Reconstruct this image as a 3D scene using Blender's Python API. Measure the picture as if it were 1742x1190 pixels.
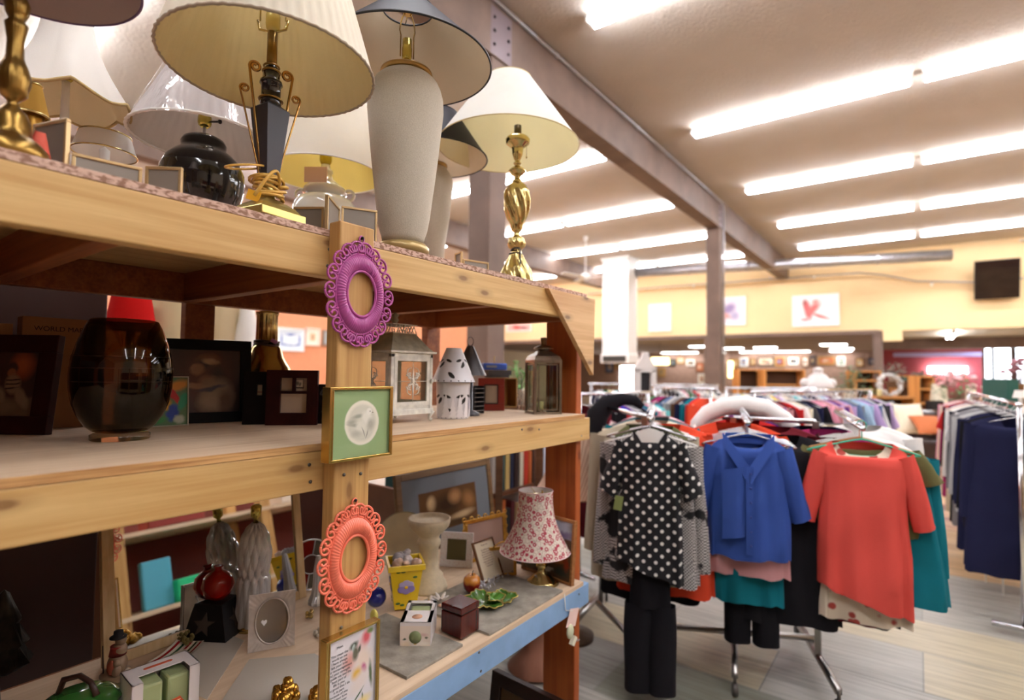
import bpy, math, random
from mathutils import Vector, Matrix
random.seed(7)
PI = math.pi
sc = bpy.context.scene
C = sc.collection
for o in list(bpy.data.objects):
    bpy.data.objects.remove(o)

# ------------------------------------------------------------------ camera
EYE = 1.45
FPX = 931.6                      # focal length in pixels of a 1742 x 1190 frame
def cam_axes(yaw=math.radians(36.55), pit=math.radians(2.33), rol=math.radians(0.70)):
    f0 = Vector((-math.sin(yaw), math.cos(yaw), 0)); r0 = Vector((math.cos(yaw), math.sin(yaw), 0)); u0 = Vector((0, 0, 1))
    f = math.cos(pit)*f0 + math.sin(pit)*u0
    u = math.cos(pit)*u0 - math.sin(pit)*f0
    return math.cos(rol)*r0 + math.sin(rol)*u, -math.sin(rol)*r0 + math.cos(rol)*u, f
RT, UP, FW = cam_axes()
cd = bpy.data.cameras.new('camera'); cam = bpy.data.objects.new('camera', cd); C.objects.link(cam)
cam.matrix_world = Matrix(((RT.x, UP.x, -FW.x, 0), (RT.y, UP.y, -FW.y, 0), (RT.z, UP.z, -FW.z, EYE), (0, 0, 0, 1)))
cd.sensor_width = 36; cd.sensor_fit = 'HORIZONTAL'; cd.lens = 36*FPX/1742
cd.clip_start = .05; cd.clip_end = 200
cd.dof.use_dof = True; cd.dof.focus_distance = 1.30; cd.dof.aperture_fstop = 1.9
sc.camera = cam

# ------------------------------------------------------------------ world, exposure
w = bpy.data.worlds.new('world'); sc.world = w; w.use_nodes = True
w.node_tree.nodes['Background'].inputs[0].default_value = (.95, .97, 1, 1)
w.node_tree.nodes['Background'].inputs[1].default_value = .15
sc.view_settings.view_transform = 'Standard'; sc.view_settings.look = 'None'
sc.view_settings.exposure = 2.12; sc.view_settings.gamma = 1
try:
    sc.cycles.use_denoising = True; sc.cycles.max_bounces = 8; sc.cycles.diffuse_bounces = 4
    sc.cycles.glossy_bounces = 4; sc.cycles.transmission_bounces = 8; sc.cycles.transparent_max_bounces = 10
    sc.cycles.caustics_reflective = False; sc.cycles.caustics_refractive = False
    sc.cycles.sample_clamp_indirect = 8
except Exception:
    pass
TUBE_POWER = 13.0                # emission of the fluorescent tubes

# ------------------------------------------------------------------ measuring helpers (sight lines to real planes)
def ray(px, py): return RT*((px-871)/FPX) - UP*((py-595)/FPX) + FW
CP = Vector((0, 0, EYE))
def onX(px, py, X): r = ray(px, py); return CP + r*(X/r.x)
def onY(px, py, Y): r = ray(px, py); return CP + r*(Y/r.y)
def onZ(px, py, Z): r = ray(px, py); return CP + r*((Z-EYE)/r.z)
def onD(px, py, D): return CP + ray(px, py)*D
def depth(p): return (Vector(p)-CP).dot(FW)
def sz(px, p):                   # how long is something that spans px pixels at point p
    q = Vector(p)-CP; d = q.dot(FW); x = q.dot(RT)
    return px*d/FPX*(d/math.hypot(d, x))

# ------------------------------------------------------------------ materials
MATS = {}
def lin(c):
    return tuple(((x/255)/12.92 if x/255 <= .04045 else ((x/255+.055)/1.055)**2.4) for x in c)
class NT:
    def __init__(s, name):
        s.m = bpy.data.materials.new(name); s.m.use_nodes = True
        s.t = s.m.node_tree; s.t.nodes.clear()
        s.out = s.n('ShaderNodeOutputMaterial')
    def n(s, typ, **k):
        x = s.t.nodes.new(typ)
        for a, b in k.items(): setattr(x, a, b)
        return x
    def l(s, a, b): s.t.links.new(a, b)
    def math(s, op, a, b=None, c=None):
        x = s.n('ShaderNodeMath', operation=op)
        for i, v in enumerate((a, b, c)):
            if v is None: continue
            if isinstance(v, (int, float)): x.inputs[i].default_value = v
            else: s.l(v, x.inputs[i])
        return x.outputs[0]
    def mix(s, f, a, b, typ='MIX'):
        x = s.n('ShaderNodeMix', data_type='RGBA', blend_type=typ)
        for i, v in ((0, f), (6, a), (7, b)):
            if isinstance(v, (int, float)): x.inputs[i].default_value = v
            elif isinstance(v, tuple): x.inputs[i].default_value = (*v[:3], 1)
            else: s.l(v, x.inputs[i])
        return x.outputs[2]
    def mr(s, v, a, b, c=0., d=1.):
        x = s.n('ShaderNodeMapRange'); s.l(v, x.inputs[0])
        for i, q in enumerate((a, b, c, d)): x.inputs[i+1].default_value = q
        return x.outputs[0]
    def coord(s, kind='Object', scale=(1, 1, 1), loc=(0, 0, 0)):
        tc = s.n('ShaderNodeTexCoord'); mp = s.n('ShaderNodeMapping')
        mp.inputs['Scale'].default_value = scale; mp.inputs['Location'].default_value = loc
        s.l(tc.outputs[kind], mp.inputs[0]); return mp.outputs[0]
    def noise(s, vec, scale, detail=3, dist=0.):
        x = s.n('ShaderNodeTexNoise'); x.inputs['Scale'].default_value = scale; x.inputs['Detail'].default_value = detail
        x.inputs['Distortion'].default_value = dist; s.l(vec, x.inputs['Vector']); return x.outputs['Fac']
    def bsdf(s, col, rough=.5, metal=0., **k):
        b = s.n('ShaderNodeBsdfPrincipled')
        if isinstance(col, tuple): b.inputs['Base Color'].default_value = (*col[:3], 1)
        else: s.l(col, b.inputs['Base Color'])
        if isinstance(rough, (int, float)): b.inputs['Roughness'].default_value = rough
        else: s.l(rough, b.inputs['Roughness'])
        b.inputs['Metallic'].default_value = metal
        for a, v in k.items():
            b.inputs[a.replace('_', ' ')].default_value = v
        s.l(b.outputs[0], s.out.inputs[0]); return b
    def schlick(s, f0):
        lw = s.n('ShaderNodeLayerWeight'); lw.inputs['Blend'].default_value = .5
        return s.math('ADD', f0, s.math('MULTIPLY', 1-f0, s.math('POWER', lw.outputs['Facing'], 5.)))
    def bump(s, b, h, strength=.3, dist=.01):
        x = s.n('ShaderNodeBump'); x.inputs['Strength'].default_value = strength; x.inputs['Distance'].default_value = dist
        s.l(h, x.inputs['Height']); s.l(x.outputs[0], b.inputs['Normal'])
def mat(name, rgb, rough=.5, metal=0., var=0., vs=8., bump=0., bs=60., **k):
    """plain material, rgb in 0-255 sRGB, with a little procedural unevenness"""
    if name in MATS: return MATS[name]
    n = NT(name); c = lin(rgb); co = n.coord()
    if var:
        f = n.mr(n.noise(co, vs, 4), .3, .7)
        col = n.mix(f, tuple(x*(1-var) for x in c), tuple(min(1, x*(1+var)) for x in c))
    else: col = c
    b = n.bsdf(col, rough, metal, **k)
    if bump: n.bump(b, n.noise(co, bs, 3), bump, .004)
    MATS[name] = n.m; return n.m
def wood(name, c1, c2, axis=1, rough=.55, knots=True, scale=1., kc=(110, 62, 25), gloss=None):
    if name in MATS: return MATS[name]
    n = NT(name); s = [26*scale]*3; s[axis] = 1.6*scale
    co = n.coord(scale=tuple(s)); g = n.noise(co, 1.0, 5, .6)
    s2 = [110*scale]*3; s2[axis] = 3*scale
    g2 = n.noise(n.coord(scale=tuple(s2)), 1.0, 2)
    f = n.mr(n.math('ADD', n.math('MULTIPLY', g, .6), n.math('MULTIPLY', g2, .4)), .38, .62)
    col = n.mix(f, lin(c1), lin(c2))
    big = n.mr(n.noise(n.coord(), 3.0, 2), .35, .7)
    col = n.mix(n.math('MULTIPLY', big, .25), col, lin(c1))
    if knots:
        sp = n.n('ShaderNodeSeparateXYZ'); n.l(n.coord(), sp.inputs[0]); cb = n.n('ShaderNodeCombineXYZ')
        n.l(n.math('MULTIPLY', sp.outputs[axis], 2.9), cb.inputs[0]); n.l(n.math('MULTIPLY_ADD', sp.outputs[2 if axis != 2 else 1], 7.5, 3.3), cb.inputs[1])
        v = n.n('ShaderNodeTexVoronoi'); v.voronoi_dimensions = '2D'; v.inputs['Scale'].default_value = 1.; n.l(cb.outputs[0], v.inputs['Vector'])
        k = n.mr(v.outputs['Distance'], .035, .065, .6, 0.)
        col = n.mix(k, col, lin(kc))
        ring = n.mr(v.outputs['Distance'], .05, .15, .3, 0.)
        col = n.mix(ring, col, lin(kc))
    b = n.bsdf(col, rough); n.bump(b, g2, .15, .002)
    MATS[name] = n.m; return n.m
def paint(name, base, blobs, rough=.6, warp=.03, tex=0., coat=0., kind='UV', metal=0.):
    """a flat artwork: soft ellipses 'e' and rectangles 'r' over a ground colour, in the picture's own 0-1 coordinates
       blob = (kind, u, v, half width, half height, degrees, rgb, softness)"""
    if name in MATS: return MATS[name]
    n = NT(name); tc = n.n('ShaderNodeTexCoord'); uv = tc.outputs[kind]
    if warp:
        nz = n.n('ShaderNodeTexNoise'); nz.inputs['Scale'].default_value = 7; n.l(uv, nz.inputs['Vector'])
        v1 = n.n('ShaderNodeVectorMath', operation='SUBTRACT'); n.l(nz.outputs['Color'], v1.inputs[0]); v1.inputs[1].default_value = (.5, .5, .5)
        v2 = n.n('ShaderNodeVectorMath', operation='SCALE'); n.l(v1.outputs[0], v2.inputs[0]); v2.inputs['Scale'].default_value = warp*2
        v3 = n.n('ShaderNodeVectorMath', operation='ADD'); n.l(uv, v3.inputs[0]); n.l(v2.outputs[0], v3.inputs[1]); vec = v3.outputs[0]
    else: vec = uv
    col = lin(base)
    for (kd, u, v, ru, rv, ang, rgb, soft) in blobs:
        mp = n.n('ShaderNodeMapping', vector_type='TEXTURE'); n.l(vec, mp.inputs[0])
        mp.inputs['Location'].default_value = (u, v, 0); mp.inputs['Rotation'].default_value = (0, 0, math.radians(ang)); mp.inputs['Scale'].default_value = (ru, rv, 1)
        sp = n.n('ShaderNodeSeparateXYZ'); n.l(mp.outputs[0], sp.inputs[0])
        if kd == 'e':
            d = n.math('SQRT', n.math('ADD', n.math('MULTIPLY', sp.outputs[0], sp.outputs[0]), n.math('MULTIPLY', sp.outputs[1], sp.outputs[1])))
        else:
            d = n.math('MAXIMUM', n.math('ABSOLUTE', sp.outputs[0]), n.math('ABSOLUTE', sp.outputs[1]))
        m = n.mr(d, 1-soft, 1+soft*.3+.001, 1., 0.)
        col = n.mix(m, col, lin(rgb))
    if tex:
        col = n.mix(n.mr(n.noise(uv, 40, 3), .35, .65, 0., tex), col, (.02, .02, .02))
    b = n.bsdf(col, rough, metal)
    if coat: b.inputs['Coat Weight'].default_value = coat; b.inputs['Coat Roughness'].default_value = .05
    MATS[name] = n.m; return n.m
def glass(name, rgb=(255, 255, 255), rough=.0, ior=1.45, tint=None):
    """thin clear glass: mostly lets light straight through, with a reflection on top"""
    if name in MATS: return MATS[name]
    n = NT(name); tr = n.n('ShaderNodeBsdfTransparent'); tr.inputs[0].default_value = (*lin(rgb), 1)
    gl = n.n('ShaderNodeBsdfGlossy'); gl.inputs['Roughness'].default_value = rough+.02
    mx = n.n('ShaderNodeMixShader'); n.l(n.schlick(((ior-1)/(ior+1))**2), mx.inputs[0]); n.l(tr.outputs[0], mx.inputs[1]); n.l(gl.outputs[0], mx.inputs[2])
    n.l(mx.outputs[0], n.out.inputs[0]); MATS[name] = n.m; return n.m
def cloth(name, rgb, trans=.0, rough=.9, pleat=0, weave=.15, var=.08):
    """fabric, optionally letting light through (lamp shades)"""
    if name in MATS: return MATS[name]
    n = NT(name); c = lin(rgb); co = n.coord()
    f = n.noise(co, 6, 3)
    col = n.mix(f, tuple(x*(1-var) for x in c), tuple(min(1, x*(1+var)) for x in c))
    b = n.bsdf(col, rough); b.inputs['Specular IOR Level'].default_value = .2
    n.bump(b, n.noise(co, 350, 2), weave, .002)
    if trans:
        t = n.n('ShaderNodeBsdfTranslucent'); n.l(col, t.inputs[0])
        mx = n.n('ShaderNodeMixShader'); mx.inputs[0].default_value = trans
        n.l(b.outputs[0], mx.inputs[1]); n.l(t.outputs[0], mx.inputs[2]); n.l(mx.outputs[0], n.out.inputs[0])
    MATS[name] = n.m; return n.m
def emit(name, rgb, power):
    if name in MATS: return MATS[name]
    n = NT(name); e = n.n('ShaderNodeEmission'); e.inputs[0].default_value = (*lin(rgb), 1); e.inputs[1].default_value = power
    n.l(e.outputs[0], n.out.inputs[0]); MATS[name] = n.m; return n.m

# ------------------------------------------------------------------ mesh helpers
class MB:
    def __init__(s): s.v = []; s.f = []; s.m = []; s.s = []; s.uv = {}
    def add(s, vs, fs, m=0, smooth=False, M=None, uvs=None):
        k = len(s.v)
        s.v += [tuple(M @ Vector(p)) if M else tuple(p) for p in vs]
        for i, f in enumerate(fs):
            if uvs and uvs[i]: s.uv[len(s.f)] = uvs[i]
            s.f.append(tuple(a+k for a in f)); s.m.append(m); s.s.append(smooth)
        return s
    def box(s, c, d, m=0, M=None):
        x, y, z = c; a, b, e = d[0]/2, d[1]/2, d[2]/2
        vs = [(x+i*a, y+j*b, z+k*e) for k in (-1, 1) for j in (-1, 1) for i in (-1, 1)]
        return s.add(vs, [(0, 2, 3, 1), (4, 5, 7, 6), (0, 1, 5, 4), (2, 6, 7, 3), (0, 4, 6, 2), (1, 3, 7, 5)], m, False, M)
    def quad(s, pts, m=0, M=None):       # textured 0-1, corners: lower left, lower right, upper right, upper left
        return s.add(pts, [(0, 1, 2, 3)], m, False, M, [[(0, 0), (1, 0), (1, 1), (0, 1)]])
    def grid(s, fn, nu, nv, cu=False, cv=False, m=0, smooth=True, M=None, flip=False, uv=False):
        NU = nu if cu else nu+1; NV = nv if cv else nv+1
        vs = [fn(i/nu, j/nv) for j in range(NV) for i in range(NU)]
        fs = []; us = []
        for j in range(nv):
            for i in range(nu):
                a = j*NU+i; b = j*NU+(i+1) % NU; c = ((j+1) % NV)*NU+(i+1) % NU; d = ((j+1) % NV)*NU+i
                fs.append((a, d, c, b) if flip else (a, b, c, d))
                if uv:
                    q = [(i/nu, j/nv), ((i+1)/nu, j/nv), ((i+1)/nu, (j+1)/nv), (i/nu, (j+1)/nv)]
                    us.append([q[0], q[3], q[2], q[1]] if flip else q)
        return s.add(vs, fs, m, smooth, M, us if uv else None)
    def lathe(s, prof, seg=32, c=(0, 0, 0), m=0, fn=None, M=None, cap=True, smooth=True):
        vs = []; n = len(prof)
        for (r, z) in prof:
            for i in range(seg):
                a = 2*PI*i/seg; rr = fn(a, z, r) if fn else r
                vs.append((c[0]+rr*math.cos(a), c[1]+rr*math.sin(a), c[2]+z))
        fs = [(j*seg+i, j*seg+(i+1) % seg, (j+1)*seg+(i+1) % seg, (j+1)*seg+i) for j in range(n-1) for i in range(seg)]
        up = prof[-1][1] >= prof[0][1]
        if not up: fs = [f[::-1] for f in fs]
        s.add(vs, fs, m, smooth, M)
        if cap:
            k = len(s.v)-len(vs)
            for j, rev in ((0, True), (n-1, False)):
                if prof[j][0] > 1e-5:
                    f = tuple(k+j*seg+i for i in range(seg))
                    if rev == up: f = f[::-1]
                    s.f.append(f); s.m.append(m); s.s.append(False)
        return s
    def tube(s, path, r, seg=8, m=0, M=None, cap=True, closed=False):
        P = [Vector(p) for p in path]; n = len(P); R = r if isinstance(r, (list, tuple)) else [r]*n
        T = []
        for i in range(n):
            a = P[(i-1) % n] if (closed or i > 0) else P[i]; b = P[(i+1) % n] if (closed or i < n-1) else P[i]
            t = (b-a); T.append(t.normalized() if t.length > 1e-9 else Vector((0, 0, 1)))
        u = T[0].orthogonal().normalized(); vs = []
        for i in range(n):
            if i: 
                u = u - T[i]*u.dot(T[i])
                u = u.normalized() if u.length > 1e-6 else T[i].orthogonal().normalized()
            w_ = T[i].cross(u)
            for k in range(seg):
                a = 2*PI*k/seg; vs.append(P[i]+(u*math.cos(a)+w_*math.sin(a))*R[i])
        L = n if closed else n-1
        fs = [(j*seg+k, j*seg+(k+1) % seg, ((j+1) % n)*seg+(k+1) % seg, ((j+1) % n)*seg+k) for j in range(L) for k in range(seg)]
        if cap and not closed:
            fs += [tuple(range(seg))[::-1], tuple((n-1)*seg+k for k in range(seg))]
        return s.add(vs, fs, m, True, M)
    def ell(s, c, r, seg=16, rings=10, m=0, fn=None, M=None):
        def f(u, v):
            a = 2*PI*u; b = PI*(v-.5); k = fn(a, b) if fn else 1
            return (c[0]+r[0]*k*math.cos(b)*math.cos(a), c[1]+r[1]*k*math.cos(b)*math.sin(a), c[2]+r[2]*k*math.sin(b))
        return s.grid(f, seg, rings, cu=True, m=m, M=M)
    def prism(s, poly, t, m=0, M=None):  # polygon in x,y (counterclockwise), thickness along +z
        n = len(poly); vs = [(x, y, 0) for x, y in poly]+[(x, y, t) for x, y in poly]
        fs = [tuple(range(n))[::-1], tuple(range(n, 2*n))]+[(i, (i+1) % n, n+(i+1) % n, n+i) for i in range(n)]
        return s.add(vs, fs, m, False, M)
    def build(s, name, mats, parent=None, loc=None, rz=0., bevel=0., mesh_only=False):
        me = bpy.data.meshes.new(name); me.from_pydata(s.v, [], s.f)
        for q in (mats if isinstance(mats, (list, tuple)) else [mats]): me.materials.append(q)
        me.polygons.foreach_set('material_index', s.m); me.polygons.foreach_set('use_smooth', s.s)
        if s.uv:
            ul = me.uv_layers.new(name='UVMap')
            for fi, q in s.uv.items():
                for k, li in enumerate(me.polygons[fi].loop_indices): ul.data[li].uv = q[k]
        me.update()
        if mesh_only: return me
        o = bpy.data.objects.new(name, me); C.objects.link(o)
        if parent: o.parent = parent
        if loc is not None: o.location = loc
        o.rotation_euler[2] = rz
        if bevel:
            b = o.modifiers.new('bevel', 'BEVEL'); b.width = bevel; b.segments = 2; b.limit_method = 'ANGLE'
        return o
def tag(o, label, cat, group=None):
    o['label'] = label; o['category'] = cat
    if group: o['group'] = group
    return o
def thing(name, label, cat, loc=(0, 0, 0), rz=0., group=None):
    o = bpy.data.objects.new(name, None); C.objects.link(o); o.empty_display_size = .05
    o.location = loc; o.rotation_euler = (0, 0, rz); return tag(o, label, cat, group)
def struct(o): o['kind'] = 'structure'; return o
def slabel(o, t): o['label'] = t; return o
def TR(loc=(0, 0, 0), rx=0, ry=0, rz=0, s=1.):
    return Matrix.Translation(loc) @ Matrix.Rotation(rz, 4, 'Z') @ Matrix.Rotation(ry, 4, 'Y') @ Matrix.Rotation(rx, 4, 'X') @ Matrix.Diagonal((s, s, s, 1) if isinstance(s, (int, float)) else (*s, 1))
def lettering(name, text, size, material, parent, M, align='CENTER', ext=.0006, spacing=1.):
    cu = bpy.data.curves.new(name, 'FONT'); cu.body = text; cu.size = size; cu.align_x = align; cu.extrude = ext
    cu.space_line = spacing
    o = bpy.data.objects.new(name, cu); C.objects.link(o)
    bpy.context.view_layer.update()
    me = bpy.data.meshes.new_from_object(o.evaluated_get(bpy.context.evaluated_depsgraph_get()))
    bpy.data.objects.remove(o); me.transform(M); me.name = name; me.materials.clear(); me.materials.append(material)
    q = bpy.data.objects.new(name, me); C.objects.link(q); q.parent = parent; return q
def copy_tree(o, parent=None, loc=None, rz=None):
    c = o.copy(); C.objects.link(c); c.parent = parent
    if loc is not None: c.location = loc
    if rz is not None: c.rotation_euler[2] = rz
    for ch in list(o.children): copy_tree(ch, c)
    return c
# ================================================================== THE ROOM
CEIL = 4.70; XL, XR, YB, YW, YF = -13.5, 9.0, -7.5, 17.0, 31.0
def floor_mat(name, cols, bw, bh, grain=1, mortar=.004, rough=.35, seed=0., offs=.5):
    n = NT(name); co = n.coord()
    br = n.n('ShaderNodeTexBrick'); n.l(co, br.inputs['Vector'])
    br.inputs['Scale'].default_value = 1; br.inputs['Mortar Size'].default_value = mortar; br.inputs['Brick Width'].default_value = bw
    br.inputs['Row Height'].default_value = bh; br.offset = offs
    br.inputs['Color1'].default_value = (0, 0, 0, 1); br.inputs['Color2'].default_value = (1, 1, 1, 1); br.inputs['Mortar'].default_value = (.5, .5, .5, 1)
    sv = n.n('ShaderNodeSeparateXYZ'); n.l(br.outputs['Color'], sv.inputs[0])
    cr = n.n('ShaderNodeValToRGB'); cr.color_ramp.interpolation = 'CONSTANT'; n.l(sv.outputs[0], cr.inputs[0])
    e = cr.color_ramp.elements; e[0].position = 0; e[0].color = (*lin(cols[0]), 1); e[1].position = 1/len(cols); e[1].color = (*lin(cols[1]), 1)
    for i in range(2, len(cols)):
        q = e.new(i/len(cols)); q.color = (*lin(cols[i]), 1)
    s = (2.5, 38, 2) if grain == 0 else (38, 2.5, 2)
    g = n.noise(n.coord(scale=s), 1., 4, .8)
    col = n.mix(n.mr(g, .35, .75, 0., .42), cr.outputs[0], (.09, .075, .06), 'MIX')
    col = n.mix(n.mr(n.noise(co, 2.2, 4), .5, .8, 0., .18), col, (.5, .48, .44))
    col = n.mix(n.math('MULTIPLY', br.outputs['Fac'], .35), col, (.08, .07, .06))
    b = n.bsdf(col, n.mr(g, .2, .8, rough-.06, rough+.15)); MATS[name] = n.m; return n.m
fl_grey = floor_mat('vinyl_plank', [(178, 175, 166), (166, 163, 155), (200, 188, 160), (174, 171, 162), (158, 155, 148), (182, 179, 170), (136, 137, 122)], 1.22, .46, 0)
fl_oak = floor_mat('oak_plank', [(212, 176, 128), (198, 160, 112), (224, 192, 146)], 1.2, .2, 0, .002)
fl_red = floor_mat('striped_plank', [(196, 140, 110), (150, 92, 78), (216, 172, 132), (132, 84, 76)], 2.4, .12, 0, .001)
fl_yel = floor_mat('parquet', [(206, 180, 136), (190, 158, 116), (216, 192, 150), (178, 148, 108)], .3, .15, 0, .002)
b = MB()
for (y0, y1, m) in ((YB, 5.22, 0), (5.22, 6.7, 1), (6.7, 8.3, 2), (8.3, YF, 3)):
    b.quad([(XL-5, y0, 0), (XR, y0, 0), (XR, y1, 0), (XL-5, y1, 0)], m)
floor = struct(b.build('floor', [fl_grey, fl_oak, fl_red, fl_yel]))
floor['label'] = 'vinyl floor of grey planks, turning to warm striped wood further back'
# ceiling: sprayed texture
n = NT('sprayed_ceiling'); co = n.coord()
col = n.mix(n.mr(n.noise(co, 1.2, 3), .3, .7), lin((192, 180, 168)), lin((201, 189, 178)))
bb = n.bsdf(col, .95); bb.inputs['Specular IOR Level'].default_value = .1
n.bump(bb, n.noise(co, 34, 4), .55, .02); MATS['sprayed_ceiling'] = n.m
b = MB(); b.box(((XL+XR)/2, (YB+YW)/2, CEIL+.05), (XR-XL, YW-YB, .1))
struct(b.build('ceiling', n.m))['label'] = 'high beige ceiling with a rough sprayed texture'
yel = mat('yellow_wall_paint', (244, 212, 162), .9, var=.04, vs=.8)
brown = mat('brown_beam_paint', (116, 94, 82), .65, var=.18, vs=3, bump=.2, bs=20)
salmon = mat('salmon_wall_paint', (228, 156, 118), .9, var=.04)
cream = mat('cream_wall_paint', (222, 206, 180), .9)
def wallbox(name, c, d, m, label=None, mb=None):
    o = struct(MB().box(c, d).build(name, m))
    if label: o['label'] = label
    return o
wallbox('wall_far', ((XL+XR)/2, YW+.1, (2.63+CEIL)/2), (XR-XL, .2, CEIL-2.63), yel, 'upper yellow wall at the far end of the shop')
wallbox('wall_left', (XL-.1, (YB+YW)/2, CEIL/2), (.2, YW-YB, CEIL), salmon, 'salmon orange side wall')
wallbox('wall_right', (XR+.1, (YB+YF)/2, CEIL/2), (.2, YF-YB, CEIL), cream)
wallbox('wall_behind', ((XL+XR)/2, YB-.1, CEIL/2), (XR-XL, .2, CEIL), mat('brown_wall_paint', (120, 92, 74), .9), 'brown wall behind the photographer')
wallbox('wall_backleft', (XL-5.1, (YW+YF)/2, 1.35), (.2, YF-YW, 2.7), cream)
wallbox('wall_back', ((XL-5.2)/2-.5, YF+.1, 1.35), (-(XL-5)-.8, .2, 2.7), mat('tan_wall_paint', (150, 122, 110), .9, var=.2), 'tan wall at the very back, hung with pictures')
ma = mat('maroon_wall_paint', (150, 66, 76), .9, var=.05)
wallbox('wall_room', (2.4, 24.1, 1.35), (7.1, .2, 2.7), ma, 'maroon wall of the side room at the back')
wallbox('trim_1', (-7.15, YW-.02, 2.60), (12.7, .28, .10), brown, 'brown trim under the yellow wall')
wallbox('ceiling_low', ((XL-5.8)/2, (YW+YF)/2+.1, 2.72), (-.8-XL+5, YF-YW, .1), mat('dim_ceiling_paint', (150, 132, 126), .9), 'lower ceiling of the back area')['kind'] = 'structure'
wallbox('ceiling_side', ((XR-.8)/2, (YW+24)/2+.1, 2.72), (XR+.8, 24-YW, .1), mat('pale_ceiling_paint', (214, 204, 184), .9), 'pale lower ceiling of the side room')
wallbox('trim_2', (3.0, 21.5, 2.5), (8.0, .25, .34), brown, 'brown beam crossing the side room')
wallbox('trim_3', (1.2, 23.9, 2.24), (3.8, .12, .14), mat('lavender_paint', (172, 168, 220), .7), 'lavender trim above the maroon wall')
wallbox('trim_4', (2.62, 23.9, 1.2), (.28, .12, 2.1), MATS['lavender_paint'], 'lavender door trim beside the maroon wall')
def beamlab(name, c, d, label): return wallbox(name, c, d, brown, label)
beamlab('trim_5', (-3.02, (YB+YW)/2, CEIL-.26), (.24, YW-YB, .52), 'long brown ceiling beam running to the far wall')
beamlab('trim_6', (-8.12, (YB+15.8)/2, CEIL-.26), (.24, 15.8-YB, .52), 'second brown ceiling beam, over the shelf of lamps')
# columns
pA = onX(869, 95, -2.9)
for i, (x, y, lab) in enumerate(((-3.03, 3.70, 'brown column behind the lamps, carrying the ceiling beam'), (-3.03, 10.42, 'slim brown column standing among the clothes racks'), (-3.03, -3.2, 'brown column behind the photographer'))):
    c = thing('column', lab, 'column', (x, y, 0)); c['kind'] = 'structure'
    MB().box((0, 0, (CEIL-.52)/2), (.235, .24, CEIL-.52)).build('post', brown, c, bevel=.008)
    if i < 2:
        pb = MB(); pb.box((.125, 0, CEIL-.30), (.012, .30, .42))
        pl = pb.build('connector_plate', mat('steel_plate_paint', (128, 112, 116), .5, .3), c)
        for dy in (-.10, .10):
            for dz in (-.42, -.30, -.18): MB().lathe([(.014, 0), (.014, .01), (0, .014)], 8, M=TR((.13, dy, CEIL+dz), ry=PI/2)).build('bolt_head', mat('dark_steel', (52, 46, 48), .4, .8), pl)
beamlab('column', (-.82, YW, 1.32), (.2, .22, 2.64), 'brown column under the end of the header beam')
beamlab('column', (-5.15, YW, 1.32), (.16, .2, 2.64), 'thin brown column at the back, left of the slim one')
wallbox('trim_7', (-.5, YW-.05, 2.5), (.40, .3, .28), yel, 'yellow stub beam beside the brown column')
# conduit along the beam
metal = mat('galvanised_steel', (186, 186, 192), .32, .9, var=.1)
white = mat('white_enamel', (238, 236, 232), .4)
cdt = MB(); cdt.tube([(-2.885, YB, CEIL-.05), (-2.885, 10.33, CEIL-.05), (-2.87, 10.45, CEIL-.10), (-2.87, 10.45, 1.0)], .016, 8)
for y in (1.5, 4.6, 6.6, 8.9): cdt.box((-2.885, y, CEIL-.05), (.03, .05, .045))
tag(cdt.build('electrical_conduit', metal), 'thin steel conduit running along the brown beam and down the slim column', 'conduit')
# fluorescent strips
tubeM = emit('fluorescent_tube', (244, 247, 255), TUBE_POWER)
def strip(loc, label, L=2.36, group=None, rz=0):
    t = thing('strip_light', label, 'ceiling light', loc, rz, group)
    h = MB(); h.box((0, 0, -.03), (L, .075, .06)); 
    for s in (-1, 1): h.box((s*(L/2-.012), 0, -.065), (.024, .15, .05))
    h.build('housing', white, t)
    for s in (-1, 1): MB().tube([(-L/2+.03, s*.055, -.085), (L/2-.03, s*.055, -.085)], .017, 8).build('tube', tubeM, t)
    return t
ORD = ['first', 'second', 'third', 'fourth', 'fifth', 'sixth', 'seventh', 'eighth', 'ninth']
proto = None
ROWS = [15.15, 12.65, 9.95, 7.15, 4.30, 1.60, -1.1]
for ri, y in enumerate(ROWS):
    for bay, xs in (('right of the long beam', [-1.18+2.44*k for k in range(4)]), ('between the beams', [-4.82-2.44*k for k in range(2)]), ('left of both beams', [-9.7-2.44*k for k in range(2)])):
        for k, x in enumerate(xs):
            if ri == 0 and k >= 3: continue
            lab = 'strip light %s, %s row from far wall, %s from beam' % (bay, ORD[ri], ORD[k])
            if proto is None: proto = strip((x, y, CEIL), lab, group='fluorescent strips on the high ceiling')
            else:
                c = copy_tree(proto, None, (x, y, CEIL)); c['label'] = lab
# thin conduit that feeds each row
rc = MB()
# lights of the low ceiling beyond
lp = MB(); lp.box((0, 0, -.01), (.85, .5, .03)); panel_me = lp.build('ceiling_panel_light', emit('panel_light', (255, 252, 246), 5), mesh_only=True)
spots = [(1045, 597), (1140, 601), (1172, 604), (1192, 590), (1218, 606), (1246, 593), (1275, 600), (1298, 603), (1302, 592), (1335, 599), (1360, 602), (1418, 587), (1432, 594), (1430, 599)]
for i, (px, py) in enumerate(spots):
    p = onZ(px, py, 2.64)
    if p.y > 30.4: p = onY(px, py, 30.4)
    o = bpy.data.objects.new('ceiling_panel_light', panel_me); C.objects.link(o); o.location = (p.x, p.y, 2.67)
    tag(o, 'bright panel light set in the low back ceiling, %s from the left' % (ORD+['tenth', 'eleventh', 'twelfth', 'thirteenth', 'fourteenth'])[i], 'ceiling light', 'panel lights of the low ceiling')
strip((.75, 19.2, 2.67), 'fluorescent strip on the pale low ceiling over the side room', 2.36, rz=PI/2)
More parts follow.
